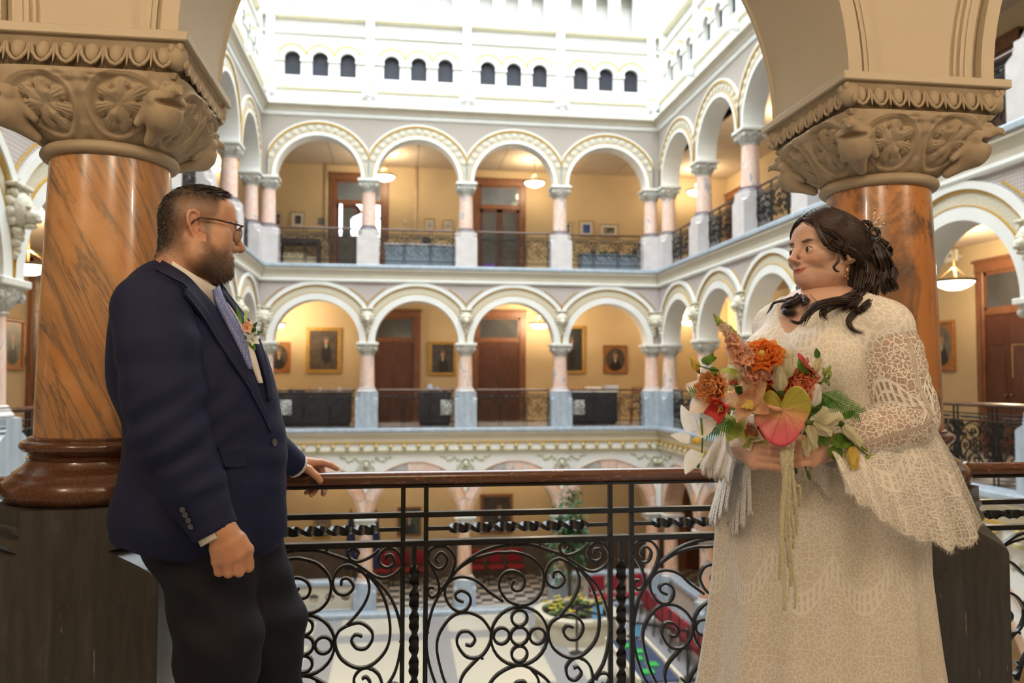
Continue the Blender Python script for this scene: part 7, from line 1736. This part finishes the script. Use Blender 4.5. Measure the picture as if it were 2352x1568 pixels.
def anthurium(px, py, r, mat, ang, name='anthurium', dy=0.0, face=None):
    """heart-shaped glossy spathe with raised veins and a spadix"""
    c = Q(px, py, dy); n, a, b = frame(face or (toC+Vector((-.15, 0, .05)))); R = r*SC; ca = math.radians(ang); d = a*math.sin(ca)+b*-math.cos(ca); s = n.cross(d); NR, NA = 12, 64; V = [c]; F = []
    for i in range(1, NR+1):
        for j in range(NA):
            th = 2*PI*j/NA; rho = 1-.16*math.cos(th)-.16*math.cos(2*th)-.05*math.cos(3*th); x = math.sin(th); y = math.cos(th)
            hr = (.86+.30*max(0, math.cos(th-PI))**6-.62*math.exp(-(th if th < PI else th-2*PI)**2/.10)+.10*math.cos(2*(th-.75))*(1 if abs(th-PI) > 1 else .4))*R*i/NR
            z = .10*R*(i/NR)**2*math.cos(2*th)+.012*R*math.cos(9*th)*(i/NR)*(1-i/NR)*3; V.append(c+s*(hr*x)+d*(-hr*y*-1.0)*-1.0+n*z)
    for j in range(NA): F.append((0, 1+j, 1+(j+1) % NA))
    for i in range(NR-1):
        for j in range(NA): q = 1+i*NA+j; q2 = 1+i*NA+(j+1) % NA; F.append((q, q+NA, q2+NA, q2))
    m = MB(); m.add(V, F); o = m.build(name, mat, bq, True); md = o.modifiers.new('thick', 'SOLIDIFY'); md.thickness = .0016
    m = MB(); m.tube([tuple(c-n*.002), tuple(c+n*R*.16-s*R*.10-d*R*.02), tuple(c+n*R*.26-s*R*.36-d*R*.10)], [R*.06, R*.075, R*.05], 8, up=(0, 0, 1)); m.ell(tuple(c+n*R*.26-s*R*.36-d*R*.10), (R*.05,)*3, 8, 6); m.build('spadix', SPAD, o, True); return o
def anth_mat():
    m = Mat('anthurium_green_to_pink'); g = m.co('Generated'); x, y, z = m.sep(g); X = m.math('SUBTRACT', x, .5); Z = m.math('SUBTRACT', z, .66)
    a = m.math('ARCTAN2', X, Z); n = m.noise(m.co(), 30, 3); rr = m.math('SQRT', m.math('ADD', m.math('MULTIPLY', X, X), m.math('MULTIPLY', Z, Z)))
    vein = m.ramp(m.math('ABSOLUTE', m.math('SINE', m.math('MULTIPLY', a, 7.0))), [(.0, 1), (.16, 0)]); v2 = m.ramp(m.voro(m.co(), 170, 'DISTANCE_TO_EDGE'), [(0, .35), (.06, 0)])
    f = m.math('ADD', m.math('MULTIPLY', Z, -1.5), m.math('ADD', .12, m.math('MULTIPLY', m.math('SUBTRACT', n, .5), .5)))
    f = m.math('SUBTRACT', f, m.math('MULTIPLY', m.math('ABSOLUTE', X), .35)); col = m.ramp(f, [(.0, (.36, .36, .05)), (.30, (.62, .30, .16)), (.55, (.62, .15, .17)), (1, (.64, .08, .12))])
    col = m.mix(m.math('MULTIPLY', m.math('MAXIMUM', vein, v2), .9), col, (.36, .03, .06)); return m.fin(col, .28, spec=.5)
# spikes of peach florets behind
def spike(x0, y0, x1, y1, n, name, mat, tipmat, dy=.03, size=20):
    r_ = empty(name, tuple(Q(x0, y0, dy)), parent=bq); rnd = random.Random(3); m = MB(); m.tube([tuple(Q(x0, y0, dy)), tuple(Q((x0+x1)/2-4, (y0+y1)/2, dy)), tuple(Q(x1, y1, dy))], [.003, .0025, .0012], 6, up=(0, 1, 0)); m.build('stalk', STEM, r_, True)
    for k in range(n):
        t = k/(n-1); px, py = x0+(x1-x0)*t+rnd.uniform(-1, 1)*size*.55*(1-.75*t), y0+(y1-y0)*t; c = Q(px, py, dy-.012+.02*rnd.random()); nn, a, b = frame((toC+Vector((rnd.uniform(-.9, .9), 0, rnd.uniform(-.2, .5)))).normalized()); R = size*SC*(1.05-.62*t)*.62; m = MB()
        for q in range(5): th = 2*PI*q/5+k; o = a*math.cos(th)+b*math.sin(th); petal(m, c, (o+nn*.5).normalized(), nn, R, R*.9, .2, .25, 4, 4, .5, R*.12, k+q)
        m.build('floret', mat if t < .80 else tipmat, r_, True)
    m = MB()
    for k in range(16):
        t = k/15; c = Q(x1, y1, dy)+(Q(x1, y1, dy)-Q(x0, y0, dy)).normalized()*(30*SC*t); th = k*2.4; R = 6*SC*(1-.75*t); m.ell(tuple(c+Vector((math.cos(th)*R, math.sin(th)*R*.6, 0))), (R*.75+.0008, R*.75+.0008, R*1.3+.001), 6, 5)
    m.build('green_tip', GREENP, r_, True)
spike(1738, 866, 1658, 748, 52, 'snapdragon', PEACH, PALEP, .0, 46); spike(1730, 850, 1690, 775, 12, 'snapdragon', PALEP, GREENP, .05, 16)
# main blooms
ranunculus(1750, 818, 47, ORANGE, 'ranunculus', -.01, YELLOWP, (toC+Vector((0, 0, .9))).normalized()); ranunculus(1838, 882, 40, SALMON, 'ranunculus', .0); ranunculus(1790, 906, 34, ORANGE, 'ranunculus', .012); ranunculus(1748, 998, 36, SALMON, 'ranunculus', .015); ranunculus(1722, 862, 24, PEACH, 'ranunculus', .03)
open_flower(1634, 905, 62, [PALEP], 6, 'daffodil', .02, (toC+Vector((-.5, 0, .1))).normalized(), W=.85, tilt=.15); ranunculus(1634, 890, 38, APRICOT, 'daffodil_crown', .006, None, (toC+Vector((-.5, 0, .2))).normalized()); open_flower(1628, 950, 46, [WHITEP], 5, 'white_narcissus', .035)
open_flower(1722, 918, 58, [ROSEG], 5, 'orchid', -.005, None, .3, .25, .72, None, YELLOWP); m = MB()
open_flower(1662, 940, 44, [REDP], 4, 'red_orchid', -.004, (toC+Vector((-.6, 0, 0))).normalized(), .6, .8, .95, YELLOWP); open_flower(1757, 872, 38, [REDP], 5, 'red_orchid', .01, None, .5, .7, .9, None, ORANGE); open_flower(1690, 872, 40, [CREAMP], 5, 'cream_orchid', .015, None, .4, .5, .8, None, REDP); open_flower(1690, 980, 40, [GREENP], 5, 'lime_orchid', .02, None, .3, .4, .8); open_flower(1712, 985, 52, [PALEP], 6, 'pale_orchid', .035, None, .3, .3, .8)
open_flower(1735, 1012, 34, [GREENP], 4, 'lime_orchid', .02, (toC+Vector((-.1, 0, -.6))).normalized(), .3, .5, .75)
anthurium(1796, 942, 66, anth_mat(), 270, 'anthurium', -.045); anthurium(1852, 835, 40, REDP, 255, 'anthurium', .02, (toC*.4+Vector((.7, 0, .5))).normalized())
bud(1806, 838, 62, 46, 80, CREAMP, 'cream_tulip', -.005); bud(1788, 868, 54, 44, 100, CREAMP, 'cream_tulip', -.012); bud(1872, 908, 46, 40, 75, WHITEP, 'white_freesia', -.01); bud(1876, 838, 34, 30, 70, CREAMP, 'white_freesia', .01)
for x, y, L, W, a in ((1905, 965, 52, 44, 20), (1885, 985, 46, 42, -30), (1862, 1002, 50, 42, -80), (1850, 1022, 44, 36, -95), (1886, 955, 40, 34, 60)): bud(x, y, L, W, a, CREAMP, 'cream_freesia', -.006)
bud(1955, 998, 54, 30, -50, CREAMP, 'cream_freesia', -.01); bud(1959, 1050, 46, 32, -85, YELLOWP, 'yellow_freesia', -.01); bud(1596, 836, 30, 24, 120, YELLOWP, 'yellow_bud', .01)
for x, y, L, W, a in ((1590, 990, 62, 30, 115), (1602, 1000, 56, 30, 40), (1600, 1035, 56, 34, -120), (1585, 1010, 46, 24, 165)): leaf(x, y, L, W, a, WHITEP, 'white_orchid_petal', .0, .2, .2, .65)
m = MB(); m.ell(tuple(Q(1600, 1012, -.008)), (.010, .008, .008), 8, 6); m.build('orchid_lip', YELLOWP, bq, True)
# greenery
for x, y, L, W, a, mt in ((1612, 832, 36, 20, 20, LEAF), (1622, 838, 30, 18, 60, LEAF), (1630, 846, 30, 16, -30, LEAF), (1655, 855, 44, 18, 5, GREENP), (1850, 862, 40, 24, 115, LEAF), (1858, 880, 36, 22, 80, LEAF), (1845, 888, 30, 22, -20, LEAF), (1770, 848, 26, 20, 60, LEAF), (1733, 950, 26, 20, 100, DLEAF), (1905, 1015, 44, 34, 150, LEAF), (1915, 1020, 46, 38, 20, LEAF), (1910, 1025, 40, 30, -60, LEAF), (1865, 945, 40, 30, 20, DLEAF), (1878, 822, 22, 14, 100, DLEAF), (1935, 960, 34, 18, 30, LEAF), (1820, 905, 30, 20, 10, DLEAF), (1702, 905, 30, 16, 120, DLEAF), (1598, 1058, 18, 12, -70, DLEAF)): leaf(x, y, L, W, a, mt)
def palm(px, py, ang, L, n, spread, dy):
    root = empty('palm_frond', tuple(Q(px, py, dy)), parent=bq); ca = math.radians(ang); d = Vector((math.cos(ca), -.05, math.sin(ca))); s = Vector((-math.sin(ca), 0, math.cos(ca))); c = Q(px, py, dy); Lm = L*SC; m = MB(); m.tube([tuple(c), tuple(c+d*Lm*.5), tuple(c+d*Lm)], [.0016, .0013, .0006], 5, up=(0, 1, 0)); m.build('midrib', STEM, root)
    for k in range(n):
        t = .08+.9*k/n
        for q in (-1, 1): m = MB(); petal(m, c+d*Lm*t, d*.75+s*q*.8+Vector((0, -.1, -.1)), toC, spread*SC*(1-.45*t), .0030, .1, -.15, 5, 3, .7); m.build('blade', FERN, root, True)
palm(1882, 900, -28, 105, 17, 44, -.004); palm(1690, 960, 205, 80, 11, 36, .02); palm(1620, 905, 170, 40, 6, 22, .03)
for x0, y0, x1, y1 in ((1880, 960, 1955, 985), (1935, 985, 1956, 1035), (1950, 1010, 1995, 1048), (1865, 905, 1902, 850), (1880, 880, 1905, 862), (1610, 960, 1612, 1040), (1606, 1050, 1592, 1070), (1650, 850, 1600, 838), (1855, 1080, 1862, 1102), (1840, 1050, 1858, 1100)):
    m = MB(); m.tube([tuple(Q(x0, y0, .0)), tuple(Q((x0+x1)/2+3, (y0+y1)/2+3, -.004)), tuple(Q(x1, y1, 0))], [.0022, .0018, .0014], 6, up=(0, 1, 0)); m.build('stem', STEM, bq, True)
for k, (x, y) in enumerate(((1995, 1047), (1903, 848), (1906, 860), (1893, 853), (1900, 875), (1985, 1030))): bud(x, y, 16, 11, 40+20*k, GREENP, 'green_bud', 0)
# stems gathered in the hands and the leafy core that holds the blooms
m = MB(); rnd = random.Random(5)
for k in range(14):
    a = 2*PI*k/14; m.tube([tuple(Q(1800+70*math.cos(a), 930+45*math.sin(a), .035)), tuple(Q(1805+12*math.cos(a), 1030, .012+.006*math.sin(a))), tuple(Q(1815+14*math.cos(a*1.3), 1085+8*math.sin(a), .02))], .0030, 6, up=(0, 1, 0))
m.build('stem_bundle', STEM, bq, True)
for k in range(46):
    a = rnd.uniform(0, 2*PI); r_ = rnd.uniform(20, 115); x, y = 1780+r_*math.cos(a), 930+r_*.62*math.sin(a); leaf(x, y, rnd.uniform(30, 46), rnd.uniform(18, 26), math.degrees(-a)+rnd.uniform(-40, 40), (DLEAF, LEAF)[k % 2], 'filler_leaf', .045)
# trailing amaranth
am = empty('amaranth_tassel', tuple(Q(1815, 1030, -.03)), parent=bq); rnd = random.Random(8)
ends = ((1800, 1400, 4), (1790, 1330, 3), (1812, 1300, 3), (1822, 1260, 3), (1806, 1240, 3), (1798, 1210, 3), (1830, 1230, 3), (1825, 1180, 3), (1835, 1160, 3), (1815, 1345, 3), (1826, 1395, 2.4))
for k, (x, y, w_) in enumerate(ends):
    sx = 1806+rnd.uniform(-14, 20); p = spline([tuple(Q(sx, 1005, -.035)), tuple(Q(sx+rnd.uniform(-5, 6), 1060, -.045)), tuple(Q((sx+x)/2+rnd.uniform(-7, 7), (1060+y)/2, -.040)), tuple(Q(x+rnd.uniform(-2, 4), y-40, -.036)), tuple(Q(x, y, -.034))], 12); m = MB(); n = len(p)
    m.tube(p, [SC*w_*1.5*(1.15-.65*i/n)*(1+.22*math.sin(i*2.1+k)) for i in range(n)], 7, up=(0, 1, 0))
    for i in range(0, n, 1):
        for q in range(3): a = rnd.uniform(0, 2*PI); rr = SC*w_*1.5*(1.15-.65*i/n); m.ell(tuple(p[i]+Vector((math.cos(a)*rr, math.sin(a)*rr, rnd.uniform(-.002, .002)))), (.0016, .0016, .0018), 5, 4)
    m.build('tassel', AMA, am, True)
# ---------------------------------------------------------------- buttonhole flowers on the man's jacket
bt = empty('boutonniere', (0, 0, 0), 'small peach and white boutonniere on the navy lapel', 'boutonniere'); _b0, _s0, _y0 = bq, SC, YQ
_h, _o = raycast(jk, [556, 566], [756, 775]); bP = np.array(NP(568, 762, float(_h[:, 1].min())-.015)); bt.location = bP; bq = bt; YQ = float(bP[1]); SC = (Q(600, 760)-Q(500, 760)).length/100*1.45
open_flower(566, 752, 15, [PEACH], 6, 'peach_rosette', 0, (toC*.5+Vector((.6, -.3, .1))).normalized(), .3, .6, .9, YELLOWP); open_flower(578, 778, 16, [WHITEP], 7, 'white_blossom', 0, (toC*.5+Vector((.6, -.3, .1))).normalized(), .3, .5, .7); open_flower(574, 792, 12, [PALEP], 6, 'white_blossom', 0, None, .3, .5, .7)
for x, y, L, W, a, mt in ((566, 748, 26, 7, 95, GREENP), (556, 742, 30, 6, 110, FERN), (574, 765, 22, 12, 60, DLEAF), (570, 775, 24, 12, -60, LEAF), (582, 768, 16, 9, 20, DLEAF), (564, 770, 20, 9, -100, DLEAF)): leaf(x, y, L, W, a, mt)
m = MB(); m.ell(tuple(Q(583, 757, 0)), (.006, .006, .006), 8, 6); m.build('green_berry', DLEAF, bt, True)
m = MB(); m.tube([tuple(Q(570, 780, .004)), tuple(Q(574, 805, .004))], .0025, 6, up=(0, 1, 0)); m.build('stem', STEM, bt, True)
bq, SC, YQ = _b0, _s0, _y0
